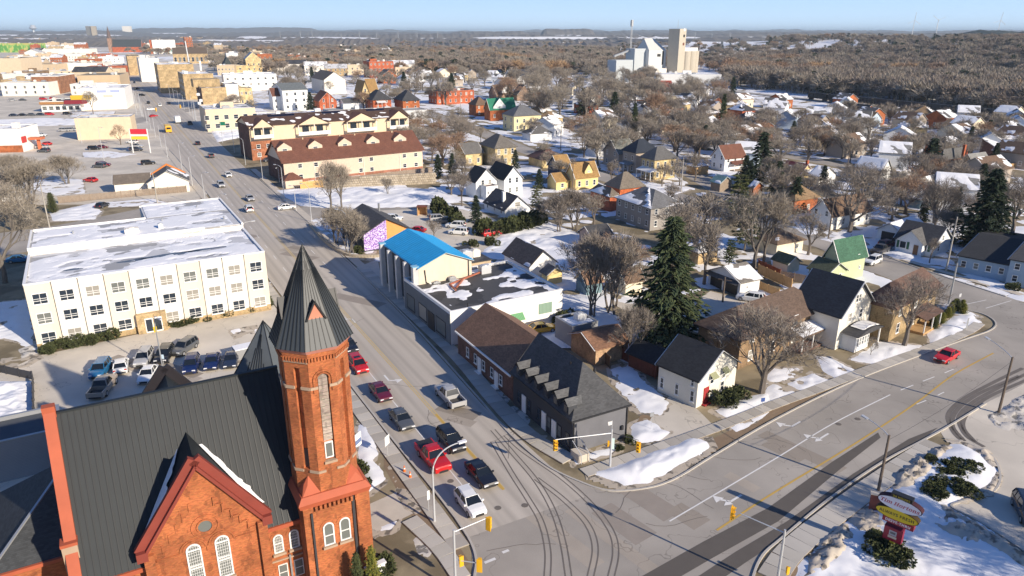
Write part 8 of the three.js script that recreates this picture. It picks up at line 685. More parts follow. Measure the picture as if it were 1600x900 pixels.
function car(type, col, label, x, z, bearing, o = {}) { const key = type + col.join() + (o.small ? 's' : '') + (o.cover || ''); const ry = rad(90 - bearing), nm = { sedan: 'sedan_car', suv: 'suv_car', hatch: 'hatchback_car', van: 'minivan_car', pickup: 'pickup_truck' }[type], y = o.y ?? 0.034, ct = type === 'pickup' ? 'pickup truck' : 'car';
  if (carFirst[key]) { const c = copyOf(carFirst[key], label, x, z, ry, nm, y); if (o.group) c.userData.group = o.group; else delete c.userData.group; return c; }
  const g = carGeo(type), p = paint(...col), t = thing(nm, label, ct, x, z, ry, o.group); t.position.y = y; carFirst[key] = t; meshOf(g.body, 'body', p, t); meshOf(g.glass, 'windows', CM.glass, t); meshOf(g.roof, 'roof', p, t); if (g.bed) meshOf(g.bed, o.cover ? 'bed_cover' : 'bed', o.cover ? CM.trim : mat(0.07, 0.065, 0.06), t).position.y = o.cover ? 0.5 : 0;
  if (!o.small) { for (const wx of g.wx) for (const s of [-1, 1]) { const w = meshOf(g.tyre, 'wheel', CM.tyre, t); w.position.set(wx, g.wr, s * g.wz); meshOf(g.rim, 'rim', CM.rim, w); } for (const s of [-1, 1]) { meshOf(g.lamp, 'headlight', CM.lamp, t).position.set(g.lampAt[0], g.lampAt[1], s * g.lampAt[2]); meshOf(g.tail, 'tail_light', CM.tail, t).position.set(g.tailAt[0], g.tailAt[1], s * g.tailAt[2]); meshOf(g.mirror, 'mirror', p, t).position.set(g.mirAt[0], g.mirAt[1], s * g.mirAt[2]); } stuff(meshOf(g.trim, 'bumper_trim', CM.trim, t)); if (o.sunroof) { const q = new MB(); q.box(g.sun[0], g.sun[1], 0, 0.6, 0.03, 0.8); q.mesh('sunroof', CM.glass, t); } }
  else for (const wx of g.wx) { const w = new MB(); w.box(wx, 0, 0, 0.6, 0.5, g.wz * 2 + 0.1); w.mesh('axle_wheels', CM.tyre, t); }
  return t; }
const at = (type, col, label, px, py, b, o) => car(type, col, label, ...G(px, py), b, o);
const RED = [0.55, 0.012, 0.012], MAR = [0.13, 0.008, 0.022], GRY = [0.09, 0.095, 0.10], BLK = [0.012, 0.012, 0.014], WHT = [0.82, 0.82, 0.80], SIL = [0.42, 0.42, 0.42], BLU = [0.008, 0.018, 0.085], LBL = [0.02, 0.14, 0.30], DKB = [0.02, 0.028, 0.05], BEI = [0.36, 0.30, 0.24];
const DN = 151.3, UPB = -28.7; // along the main street, towards and away from the junction
at('hatch', WHT, 'white hatchback queued first at the junction, beside the church lawn', 735, 793, DN); at('sedan', BLK, 'black sedan queued in the turning lane ahead of the white hatchback', 752, 748, DN); at('pickup', RED, 'bright red pickup truck with a dark bed cover in the queue', 677, 722, DN, { cover: 1 }); at('suv', BLK, 'black car beside the red pickup truck in the turning lane', 705, 696, DN); at('sedan', GRY, 'dark grey sedan behind the red pickup in the queue', 628, 662, DN); at('sedan', MAR, 'dark maroon sedan in the queue on the main street', 595, 619, DN); at('suv', RED, 'red hatchback with a roof opening, beside the church tower on the street', 560, 577, DN, { sunroof: 1 }); at('sedan', BLK, 'black car half hidden behind the church spire tower edge', 545, 545, DN);
at('pickup', SIL, 'silver pickup truck with an open bed driving away along the main street', 703, 626, UPB); at('sedan', RED, 'lone red sedan on the cross street', 1478, 562, 233);
at('sedan', WHT, 'white sedan at the side turning near the snow lot', 448, 327, 62, {}); at('suv', WHT, 'white car heading up the street beside the apartment block', 389, 330, UPB); at('sedan', SIL, 'silver sedan on the street, second up from the apartment block', 391, 313, DN); at('suv', SIL, 'silver car on the street below the townhouse row', 346, 292, DN); at('sedan', WHT, 'white car on the street opposite the garden shed', 357, 276, DN); at('suv', GRY, 'dark car mid-street near the balcony apartments', 330, 246, UPB); at('sedan', BLK, 'small dark car farther up near the snow bank', 309, 226, UPB); at('sedan', RED, 'red car at the upper street crossing', 240, 183, UPB);
{ const [x, z] = G(263, 206), t = thing('school_bus', 'yellow school bus waiting at the upper street crossing', 'bus', x, z, rad(90 - UPB)); let q = new MB(); q.box(-0.6, 0.45, 0, 8.6, 2.5, 2.4); q.box(4.3, 0.45, 0, 1.4, 1.2, 2.1); q.mesh('body', mat(0.8, 0.42, 0.02, { roughness: 0.4 }), t); q = new MB(); q.box(-0.6, 1.75, 0, 8.0, 0.75, 2.44); q.box(-4.92, 1.7, 0, 0.06, 0.8, 1.8); q.box(3.72, 1.7, 0, 0.06, 0.9, 2.0); q.mesh('windows', CM.glass, t); q = new MB(); q.box(-0.6, 2.95, 0, 8.4, 0.14, 2.1); q.mesh('roof', mat(0.85, 0.55, 0.15), t); for (const wx of [3.4, -3]) { q = new MB(); q.box(wx, 0, 0, 0.9, 0.9, 2.42); q.mesh('axle_wheels', CM.tyre, t); } }
{ const [x, z] = G(278, 192), t = thing('box_truck', 'white box truck beside the school bus on the main street', 'truck', x, z, rad(90 - UPB)); let q = new MB(); q.box(-1, 0.7, 0, 5.6, 2.7, 2.4); q.mesh('cargo_box', MT.white, t); q = new MB(); q.box(2.8, 0.5, 0, 1.8, 1.9, 2.2); q.mesh('cab', MT.white, t); q = new MB(); q.box(3.3, 1.5, 0, 0.9, 0.7, 2.24); q.mesh('windows', CM.glass, t); q = new MB(); q.box(2.6, 0, 0, 0.9, 0.8, 2.2); q.box(-2.4, 0, 0, 0.9, 0.8, 2.2); stuff(q.mesh('axle_wheels', CM.tyre, t)); }
at('pickup', GRY, 'dark pickup truck right of the box truck near the office block', 297, 195, UPB); at('van', WHT, 'white van standing farther up past the crossing', 250, 166, UPB, { small: 1 }); at('suv', BLK, 'black car left of the white van past the crossing', 232, 162, UPB, { small: 1 }); at('sedan', WHT, 'white car at the crossing behind the red car', 236, 172, 60, { small: 1 }); at('sedan', BLK, 'black car right of the white van past the crossing', 264, 163, DN, { small: 1 });
for (const [i, a] of [[0, [206, 116]], [1, [199, 122]], [2, [210, 130]], [3, [214, 140]], [4, [222, 150]]]) car('suv', [BLK, GRY, DKB, BLK, BLK][i], 'dark car far up the shaded downtown street', ...G(...a), UPB, { small: 1, group: 'dark cars far up the downtown street' });
// church car park
const PK = 170; for (const [ty, c, l, px, py, b, o] of [['suv', LBL, 'sky-blue suv parked at the left of the church car park', 158, 584, 168], ['pickup', BEI, 'brown pickup truck with an open dark bed parked nose-in behind the blue suv', 162, 611, -10], ['sedan', WHT, 'white sedan with a purple-tinted rear window in the church car park', 190, 577, -25], ['suv', SIL, 'silver-brown suv in the back parking row, third from the left', 226, 566, 168], ['sedan', WHT, 'white car with a sunroof half hidden by the rear gable of the church', 232, 591, 168, { sunroof: 1 }], ['suv', BLK, 'black suv parked beside the lamp post in the church car park', 258, 561, 170], ['suv', GRY, 'dark grey suv parked deepest in the church car park', 289, 549, 168], ['suv', BLU, 'deep blue suv in the middle of the church car park', 300, 577, 165], ['sedan', BLU, 'deep blue sedan right of the deep blue suv', 332, 571, 165], ['sedan', DKB, 'navy sedan at the right end of the parking row', 362, 568, 165]]) at(ty, c, l, px, py, b, { y: 0.022, ...(o || {}) });
// other parked cars
for (const [ty, c, l, px, py, b, o] of [['suv', WHT, 'upper white car parked by the car park shrubs', 712, 356, 75], ['suv', WHT, 'lower white suv parked in front of the other white car', 717, 366, 75], ['suv', RED, 'red suv parked by the snow field', 768, 368, 62], ['sedan', WHT, 'white sedan next to the red suv by the snow field', 785, 361, 62], ['sedan', GRY, 'grey car at the right end of the row by the snow field', 803, 362, 62], ['suv', SIL, 'silver car at the top of the car park row', 686, 345, 75], ['suv', GRY, 'dark suv below the silver car in the car park row', 696, 349, 75], ['hatch', WHT, 'white hatchback beside the dark mural building roof', 616, 344, 100], ['sedan', RED, 'red car half hidden behind the orange mural wall', 650, 363, 75], ['suv', WHT, 'white suv parked beside the pale green house', 1363, 412, 130], ['suv', [0.12, 0.01, 0.015], 'dark red car parked in front of the bungalow garage', 1386, 386, 60], ['pickup', [0.05, 0.045, 0.04], 'dark pickup truck at the bungalow drive end', 1375, 395, 230], ['suv', DKB, 'dark suv cut off at the right edge by the restaurant drive', 1604, 806, 200], ['sedan', [0.65, 0.34, 0.01], 'yellow car tucked behind the white flat-roofed shop', 846, 518, 70], ['suv', WHT, 'snow-covered white suv beside the double garage', 1172, 470, 62], ['sedan', LBL, 'blue car under the bare tree at the left edge', 32, 409, 70], ['sedan', BLK, 'black car in the small back lot left of the fence', 160, 324, 0], ['suv', GRY, 'grey suv parked near the garage house on the left', 156, 262, 80], ['suv', MAR, 'maroon suv parked beside the grey suv on the left', 162, 260, 80], ['suv', BLK, 'black car behind the orange-gabled garage house', 232, 257, 62], ['sedan', RED, 'red car behind the long cream bungalow', 142, 284, 70], ['sedan', MAR, 'maroon car by the white-framed street sign on the left', 160, 232, 80], ['suv', BLK, 'black suv in the small lot behind the street sign', 148, 234, 80], ['sedan', WHT, 'white sedan alone in the left car lot', 65, 213, 85], ['sedan', RED, 'dark red car in the left car lot row', 72, 227, 85], ['suv', SIL, 'silver suv in front of the dark red car, left lot', 66, 232, 85], ['suv', GRY, 'grey suv nearest in the left lot row', 69, 238, 85], ['suv', WHT, 'white suv under the tall red and yellow sign', 207, 224, 80], ['suv', SIL, 'silver suv under the tall red and yellow sign', 214, 231, 80], ['suv', [0.05, 0.05, 0.06], 'black car beside the signs on the left lot', 213, 236, 80], ['sedan', DKB, 'dark car in front of the balcony apartments', 421, 252, 60]]) at(ty, c, l, px, py, b, { y: 0.024, ...(o || {}) });
{ // standing freight train beyond the houses
  const A = G(1262, 156), B = G(1640, 196), L = Math.hypot(B[0] - A[0], B[1] - A[1]), n = Math.floor(L / 17.5), ux = (B[0] - A[0]) / L, uz = (B[1] - A[1]) / L, ry = -Math.atan2(uz, ux); const bed = ribbonGeo([[A[0] - ux * 400, A[1] - uz * 400], [B[0] + ux * 200, B[1] + uz * 200]], 9, 0.5); struct(bed.mesh('railway_bed', MT.gravel)); const sn = [[A[0] - 40, A[1] + 20], [B[0] + 20, B[1] + 20], [B[0] + 20, B[1] + 46], [A[0] + 60, A[1] + 40]]; snowField(sn, { h: 0.3, cover: 0.7, cell: 1.6, edge: 0.2, seed: 70, scale: 8 }); snowField(P([[1180, 150], [1310, 152], [1312, 140], [1240, 134], [1200, 140]]), { h: 0.3, cover: 0.7, cell: 1.8, edge: 0.2, seed: 71, scale: 8 }); snowField(P([[1120, 128], [1180, 134], [1180, 128], [1130, 122]]), { h: 0.3, cover: 0.7, cell: 2.2, edge: 0.2, seed: 72, scale: 8 });
  let first; for (let i = 0; i < n; i++) { const x = A[0] + ux * 17.5 * (i + 0.5), z = A[1] + uz * 17.5 * (i + 0.5); if (first) { copyOf(first, undefined, x, z, ry, 'freight_wagon'); continue; } const t = first = thing('freight_wagon', 'black freight wagon in the long train standing beyond the houses', 'train wagon', x, z, ry, 'wagons of the long black freight train'); let q = new MB(); q.frustum(0, 2.0, 0, 15.2, 3.2, 3.1, 16.2, 3.1); for (let k = -3; k <= 3; k++) { q.box(k * 2.2, 2.0, 1.6, 0.2, 3.1, 0.12); } q.mesh('body', mat(0.018, 0.018, 0.02, { roughness: 0.6 }), t); q = new MB(); q.box(0, 1.5, 0, 16.6, 0.45, 2.2); q.mesh('underframe', MT.black, t); for (const s of [-5.8, 5.8]) { q = new MB(); q.box(s, 0.5, 0, 2.6, 1.0, 2.2); q.mesh('bogie', MT.black, t); } } }

{ const R = rng(23), cc = [WHT, SIL, GRY, BLK, RED, DKB]; for (let i = 0; i < 30; i++) { const row = i % 3, k = Math.floor(i / 3), [x, z] = row === 0 ? G(8 + k * 14, 182 - k * 0.4) : row === 1 ? G(90 + k * 11, 206 - k * 0.6) : G(20 + k * 16, 158 - k * 0.7); if (R() < 0.2 || lots.some(q => Math.hypot(q[0] - x, q[1] - z) < q[2] + 4)) continue; const c = Math.floor(R() * 6); car(R() < 0.5 ? 'suv' : 'sedan', cc[c], ['white', 'silver', 'grey', 'black', 'red', 'navy'][c] + ' car parked in the far left downtown lots', x, z, 75 + 10 * R(), { y: 0.02, group: ['white', 'silver', 'grey', 'black', 'red', 'navy'][c] + ' cars in the far left lots' }); } }
// ================================================================ STREET FURNITURE, SIGNS, FENCES
const pole = (name, label, cat, px, py, f) => { const [x, z] = G(px, py), t = thing(name, label, cat, x, z); f(t, x, z); return t; };
const toward = (t, px, py, h) => { const [x, z] = G(px, py, h); return V(x - t.position.x, h, z - t.position.z); };
function lampPost(label, px, py, ty, hx, hy, m = MT.galv, wood = false) { return pole('street_lamp', label, 'street lamp', px, py, (t, x, z) => { const h = hTop(x, z, ty), q = new MB(); q.cyl(0, 0, 0, wood ? 0.16 : 0.1, wood ? 0.11 : 0.06, h, 8); q.mesh('post', m, t); const hd = toward(t, hx, hy, h + (wood ? 0.4 : 0.3)), k = new MB(); const A = V(0, h - 0.15, 0), c = new THREE.QuadraticBezierCurve3(A, V(hd.x * 0.25, h + (wood ? 0.3 : 0.6), hd.z * 0.25), hd); k.tube(c.getPoints(8), 0.05, 0.035, 6); k.mesh('arm', MT.galv, t); const l = new MB(), d = V(hd.x, 0, hd.z).normalize(); l.bar(hd.clone().add(V(0, -0.05, 0)), hd.clone().addScaledVector(d, 0.75).add(V(0, -0.02, 0)), 0.3, 0.14); l.mesh('lamp_head', MT.galv, t); }); }
{ // tall curved lamp by the church
  pole('street_lamp', 'tall curved-neck street lamp on the church verge beside the queue', 'street lamp', 679, 816, (t, x, z) => { const h = hTop(x, z, 742); let q = new MB(); q.cyl(0, 0, 0, 0.12, 0.09, h, 8); q.mesh('post', MT.galv, t); const e = toward(t, 716, 692, h + 2.5), c = new THREE.CubicBezierCurve3(V(0, h - 0.1, 0), V(0, h + 1.8, 0), V(e.x * 0.45, h + 2.5, e.z * 0.45), e); q = new MB(); q.tube(c.getPoints(12), 0.085, 0.05, 7); q.mesh('arm', MT.galv, t); q = new MB(); const d = V(e.x, 0, e.z).normalize(); q.bar(e.clone(), e.clone().addScaledVector(d, 0.8), 0.34, 0.16); q.mesh('lamp_head', mat(0.8, 0.8, 0.8), t); }); }
lampPost('curved street lamp at the right end of the apartment block front', 384, 474, 460, 405, 446); lampPost('dark twin-purpose lamp post among the parked cars of the church car park', 256, 585, 497, 247, 497, MT.steel);
lampPost('wooden post with a long lamp arm on the restaurant verge', 1372, 768, 680, 1356, 654, MT.woodPole, true); lampPost('wooden pole with a thin lamp arm at the restaurant drive', 1560, 646, 558, 1546, 530, MT.woodPole, true);
lampPost('street lamp post left of the side turning on the upper street', 463, 330, 292, 455, 290); lampPost('grey lamp post with a double arm by the left lot', 163, 252, 200, 158, 199); lampPost('lamp post at the left lot edge near the street sign', 128, 223, 180, 122, 180); lampPost('thin lamp pole on the pavement behind the junction signal', 437, 285, 262, 432, 262); lampPost('slim lamp post by the office block corner', 303, 190, 152, 297, 150); lampPost('lamp post in the downtown lot left of the crossing', 214, 180, 143, 222, 140);
function signalHead(parent, p, ry, face = 1, sc = 1) { const g = meshOf(signalHead.g, 'signal_head', MT.sigYellow, parent); g.position.copy(p); g.rotation.y = ry; g.scale.setScalar(sc); for (const [i, m] of [[0, mat(0.12, 0.015, 0.01)], [1, mat(0.16, 0.10, 0.01)], [2, mat(0.01, 0.10, 0.04)]]) { const l = meshOf(signalHead.l, 'lens', face > 0 ? m : MT.sigYellow, g); l.position.set(0, 0.36 - i * 0.36, 0.14); } return g; }
{ const q = new MB(); q.box(0, -0.62, -0.02, 0.46, 1.24, 0.06); q.box(0, -0.58, 0.04, 0.34, 1.16, 0.2); for (let i = 0; i < 3; i++) { q.box(0, 0.42 - i * 0.36 + 0.08, 0.22, 0.28, 0.04, 0.2); for (const s of [-1, 1]) q.box(s * 0.15, 0.26 - i * 0.36 + 0.02, 0.2, 0.03, 0.2, 0.14); } signalHead.g = q.geo(); const l = new MB(); l.m = new THREE.Matrix4().makeRotationX(Math.PI / 2); l.cyl(0, 0, 0, 0.12, 0.12, 0.03, 10); signalHead.l = l.geo(); }
pole('traffic_signal', 'traffic signal with a long arm and a flag at the corner of the dark row', 'traffic signal', 953, 730, (t, x, z) => { const h = hTop(x, z, 672); let q = new MB(); q.cyl(0, 0, 0, 0.4, 0.4, 0.12, 10); q.cyl(0, 0.1, 0, 0.12, 0.09, h, 8); q.mesh('post', MT.galv, t); const e = toward(t, 868, 687, h - 0.3), e2 = toward(t, 998, 692, h - 1.0); q = new MB(); q.tube([V(0, h - 0.35, 0), e], 0.06, 0.04, 6); q.mesh('mast_arm', MT.galv, t); q = new MB(); q.tube([V(0, h - 0.3, 0), e2.clone().add(V(0, 0.3, 0))], 0.04, 0.03, 5); q.mesh('bracket_arm', MT.frameD, t); signalHead(t, e.clone().add(V(0, -0.65, 0)), rad(20)); signalHead(t, e2.clone().add(V(0, -0.5, 0)), rad(-30)); const s = signalHead(t, V(-0.35, 2.9, 0.1), rad(80), 1, 0.55); q = new MB(); q.box(0.15, 2.2, 0.05, 0.35, 1.3, 0.05); q.mesh('sign_plate', mat(0.6, 0.75, 0.7), t); q = new MB(); q.cyl(0, h, 0, 0.03, 0.025, 1.1, 6); q.mesh('flag_pole', MT.galv, t); q = new MB(); q.quad(V(0, h + 1.05, 0), V(-0.45, h + 0.95, 0), V(-0.38, h + 0.55, 0.04), V(0, h + 0.65, 0)); q.quad(V(0, h + 1.05, 0.02), V(-0.45, h + 0.95, 0.02), V(-0.38, h + 0.55, 0.06), V(0, h + 0.65, 0.02)); q.mesh('flag', MT.frame, t); });
pole('traffic_signal', 'traffic signal with a thin arm and one yellow head over the cross street', 'traffic signal', 1212, 925, (t, x, z) => { const h = 6.1; let q = new MB(); q.cyl(0, 0, 0, 0.13, 0.09, h, 8); q.mesh('post', MT.galv, t); const e = toward(t, 1156, 802, h - 0.1); q = new MB(); q.tube([V(0, h - 0.3, 0), e], 0.055, 0.035, 6); q.mesh('mast_arm', MT.galv, t); signalHead(t, toward(t, 1143, 801, h - 0.5), rad(60)); const k = signalHead(t, V(0.7, 2.2, 0.1), rad(200), -1, 0.6); });
pole('traffic_signal', 'corner traffic signal post with yellow heads at the bottom of the church lawn', 'traffic signal', 712, 925, (t, x, z) => { const h = hTop(x, z, 828); let q = new MB(); q.cyl(0, 0, 0, 0.12, 0.09, h, 8); q.mesh('post', MT.galv, t); const e = toward(t, 764, 808, h + 0.2); q = new MB(); q.tube([V(0, h - 0.2, 0), e], 0.05, 0.035, 6); q.mesh('mast_arm', MT.galv, t); signalHead(t, toward(t, 763, 819, h - 0.3), rad(150), -1); signalHead(t, toward(t, 721, 877, 3.1), rad(-150), -1, 0.8); signalHead(t, toward(t, 749, 884, 3.0), rad(170), -1); q = new MB(); q.bar(V(0, 3.2, 0), toward(t, 749, 880, 3.2), 0.06); q.mesh('bracket_arm', MT.galv, t); });
for (const [l, px, py, tx, hx, hy] of [['traffic signal on a dark post at the upper crossing, right side', 306, 190, 155, 281, 165], ['traffic signal at the upper crossing, left side', 222, 182, 146, 243, 170]]) pole('traffic_signal', l, 'traffic signal', px, py, (t, x, z) => { const h = hTop(x, z, tx); let q = new MB(); q.cyl(0, 0, 0, 0.14, 0.1, h, 7); q.mesh('post', MT.galv, t); const e = toward(t, hx, hy, 6.4); q = new MB(); q.bar(V(0, 6.8, 0), e.clone().setY(6.8), 0.1); q.mesh('mast_arm', MT.galv, t); signalHead(t, e.clone().setY(6), rad(150), 1, 1.6); });
// utility poles with crossarms
const UP = []; function utility(label, px, py, ty, m = MT.woodPole, arm = 0) { return pole('utility_pole', label, 'utility pole', px, py, (t, x, z) => { const h = hTop(x, z, ty); let q = new MB(); q.cyl(0, -0.1, 0, 0.17, 0.11, h, 7); q.mesh('post', m, t); q = new MB(); q.bar(V(-1.1 * Math.cos(arm), h - 0.6, -1.1 * Math.sin(arm)), V(1.1 * Math.cos(arm), h - 0.6, 1.1 * Math.sin(arm)), 0.11, 0.12); q.mesh('crossarm', MT.woodPole, t); UP.push([x, h, z, arm]); }); }
utility('tall utility pole with a lamp arm by the bungalow on the side street', 1478, 424, 338, MT.concPole, 0.6); utility('thin green-grey pole at the corner house hedge', 1482, 476, 410, MT.steel, 0.6); utility('utility pole in front of the white house with grey gable', 1294, 374, 312, MT.woodPole, 0.6); utility('utility pole beside the yellow house', 894, 308, 252, MT.woodPole, 0.6); utility('pale utility pole by the three large houses', 1064, 300, 246, MT.concPole, 0.6); utility('utility pole left of the grey gabled taupe house', 937, 262, 228, MT.concPole, 0.6); utility('utility pole by the street below the pale yellow house', 876, 236, 196, MT.woodPole, 0.6); utility('utility pole near the long red brick block', 720, 186, 148, MT.concPole, 0.6); utility('leaning pale utility pole on the back lane at the left', 79, 362, 286, MT.concPole, 0); utility('utility pole behind the board fence on the left', 246, 317, 270, MT.concPole, 0.2); utility('utility pole by the double garage drive', 1129, 472, 432, MT.woodPole, 0.5); utility('utility pole in the back gardens at the right', 1324, 262, 214, MT.woodPole, 0.6); utility('white utility pole before the storage sheds', 516, 172, 144, MT.galv, 0);
pole('light_mast', 'tall white light mast standing in the far wood at the right', 'light mast', 1262, 96, (t, x, z) => { const h = hTop(x, z, 66), q = new MB(); q.cyl(0, 0, 0, 0.9, 0.45, h, 7); q.mesh('post', MT.galv, t); const k = new MB(); k.cyl(0, h, 0, 2.2, 2.2, 1.2, 8); k.mesh('lamp_ring', MT.galv, t); });
pole('light_mast', 'tall leaning white mast above the downtown roofs', 'light mast', 298, 112, (t, x, z) => { const h = hTop(x, z, 64), q = new MB(); q.tube([V(0, 0, 0), V(-1.5, h, 0)], 0.8, 0.6, 6); q.mesh('post', MT.galv, t); }); pole('light_mast', 'short white mast on the downtown roofs beside the pyramid church', 'light mast', 316, 124, (t, x, z) => { const h = hTop(x, z, 95), q = new MB(); q.cyl(0, 0, 0, 0.9, 0.9, h, 6); q.mesh('post', MT.white, t); });
{ const R = rng(3); for (let i = 0; i < 16; i++) { const px = [505, 548, 575, 600, 632, 690, 1070, 1095, 1122, 458, 660, 1216, 1390, 1425, 1516, 488][i], [x, z] = [(px - 800) / FOC * 3600, -3600]; const h = i > 11 && i < 15 ? 95 : 38 + 18 * R(), t = thing(i > 11 && i < 15 ? 'wind_turbine' : 'transmission_tower', i > 11 && i < 15 ? 'faint white wind turbine on the far horizon' : 'thin transmission mast on the far horizon', i > 11 && i < 15 ? 'wind turbine' : 'mast', x, z, 0, i > 11 && i < 15 ? 'wind turbines on the horizon' : 'transmission masts on the horizon'); const q = new MB(); q.cyl(0, 0, 0, 2.0, 1.0, h, 5); q.mesh('post', i > 11 && i < 15 ? MT.white : MT.steel, t); const k = new MB(); if (i > 11 && i < 15) for (let a = 0; a < 3; a++) k.bar(V(0, h, 2), V(Math.cos(a * 2.09 + i) * 34, h + Math.sin(a * 2.09 + i) * 34, 2), 2.4, 0.8); else for (const y of [0.7, 0.85]) k.bar(V(-7, h * y, 0), V(7, h * y, 0), 0.8); k.mesh(i > 11 && i < 15 ? 'rotor' : 'crossarm', i > 11 && i < 15 ? MT.white : MT.steel, t); } }
// overhead wires
function wire(label, a, b, sag, n = 1) { const A = V(...a), B = V(...b), c = []; for (let i = 0; i <= 14; i++) { const t = i / 14; c.push(A.clone().lerp(B, t).add(V(0, -sag * 4 * t * (1 - t), 0))); } const q = new MB(); q.tube(c, 0.018, 0.018, 4); tag(q.mesh('overhead_wire', MT.black), label, 'wire'); }
{ const [x0, z0] = G(1372, 768), [x1, z1] = G(1560, 646), h0 = hTop(x0, z0, 682), h1 = hTop(x1, z1, 560); wire('overhead wire between the two wooden poles on the restaurant verge', [x0, h0 - 0.4, z0], [x1, h1 - 0.4, z1], 0.5); const u = UP; wire('overhead wire along the side street near the bungalow', [u[0][0], u[0][1] - 0.5, u[0][2]], [u[2][0], u[2][1] - 0.5, u[2][2]], 0.8); wire('overhead wire from the white gabled house to the side street pole at the hedge', [u[1][0], u[1][1] - 0.2, u[1][2]], [u[0][0], u[0][1] - 0.9, u[0][2]], 0.4); wire('overhead wire past the yellow house', [u[3][0], u[3][1] - 0.5, u[3][2]], [u[5][0], u[5][1] - 0.5, u[5][2]], 0.7); wire('overhead wire below the three large houses', [u[4][0], u[4][1] - 0.5, u[4][2]], [u[2][0], u[2][1] - 0.4, u[2][2]], 0.9); }
// restaurant pylon sign
pole('pylon_sign', 'restaurant pylon sign with white oval, yellow oval and red drive-thru panels on a yellow post', 'sign', 1389, 868, (t, x, z) => { t.rotation.y = rad(-44); const hT = hTop(x, z, 772), S = hT / 6.4; const panel = (name, w, h, y, tex, edge, oval, ox = 0) => { const q = new MB(), d = 0.3; let o; if (oval) { const pts = Array.from({ length: 28 }, (_, i) => [ox + Math.cos(i / 28 * 6.2832) * w / 2, y + Math.sin(i / 28 * 6.2832) * h / 2]); q.wallPoly(pts, d, 2 * d); } else q.box(ox, y - h / 2, 0, w, h, 2 * d); o = q.mesh(name, edge, t); const f = new MB(), uv = p => [(p[0] - ox) / w + 0.5, (p[1] - y) / h + 0.5]; const pts = oval ? Array.from({ length: 28 }, (_, i) => [ox + Math.cos(i / 28 * 6.2832) * w * 0.48, y + Math.sin(i / 28 * 6.2832) * h * 0.46]) : [[ox - w * 0.48, y - h * 0.46], [ox + w * 0.48, y - h * 0.46], [ox + w * 0.48, y + h * 0.46], [ox - w * 0.48, y + h * 0.46]]; for (let i = 1; i < pts.length - 1; i++) f.tri(V(...pts[0], d + 0.02), V(...pts[i], d + 0.02), V(...pts[i + 1], d + 0.02), uv(pts[0]), uv(pts[i]), uv(pts[i + 1])); f.mesh('face', new THREE.MeshStandardMaterial({ map: tex, roughness: 0.4, side: THREE.DoubleSide }), o); return o; };
  const txt = (w, h, bg, fg, s, font) => ctex(w, h, (g) => { g.fillStyle = bg; g.fillRect(0, 0, w, h); g.fillStyle = fg; g.textAlign = 'center'; g.textBaseline = 'middle'; g.font = font; g.fillText(s, w / 2, h / 2); });
  let q = new MB(); q.cyl(0, 0, 0, 0.2, 0.2, 2.9 * S, 8); q.mesh('post', mat(0.7, 0.5, 0.03), t);
  panel('top_tab', 1.7 * S, 0.4 * S, 6.15 * S, txt(256, 64, '#17150f', '#c9b02a', '24 HOURS', 'bold 44px sans-serif'), MT.black, false, 0.1);
  panel('white_oval', 3.6 * S, 1.25 * S, 5.45 * S, txt(512, 180, '#f3eef2', '#b4122b', 'Tim Hortons', 'italic bold 70px serif'), mat(0.05, 0.012, 0.02), true, 0.05); panel('yellow_oval', 3.5 * S, 1.1 * S, 4.4 * S, txt(512, 160, '#e9c81c', '#2a1c05', 'ALWAYS FRESH', 'bold 58px sans-serif'), mat(0.05, 0.03, 0.01), true, 0); panel('drive_panel', 2.5 * S, 0.5 * S, 3.7 * S, txt(512, 100, '#a01226', '#f4eef0', 'DRIVE-THRU', 'bold 72px sans-serif'), mat(0.2, 0.015, 0.03), false, 0.2); panel('menu_panel', 1.5 * S, 1.35 * S, 2.4 * S, ctex(128, 128, g => { g.fillStyle = '#9a1030'; g.fillRect(0, 0, 128, 128); g.fillStyle = '#b9b4b4'; g.fillRect(38, 28, 52, 46); g.fillStyle = '#d9c9b0'; g.fillRect(34, 78, 60, 22); g.fillStyle = '#6d6a6a'; g.fillRect(46, 40, 36, 20); }), mat(0.2, 0.01, 0.04), false, 0); });
pole('utility_cabinet', 'brown board cabinet behind the restaurant pylon sign', 'cabinet', 1371, 800, t => { t.rotation.y = rad(-20); let q = new MB(); q.box(0, 0, 0, 1.6, 1.9, 0.35); q.mesh('body', mat(0.22, 0.07, 0.05), t); q = new MB(); q.box(0, 1.9, 0, 1.75, 0.12, 0.5); q.mesh('cap', MT.concrete, t); });
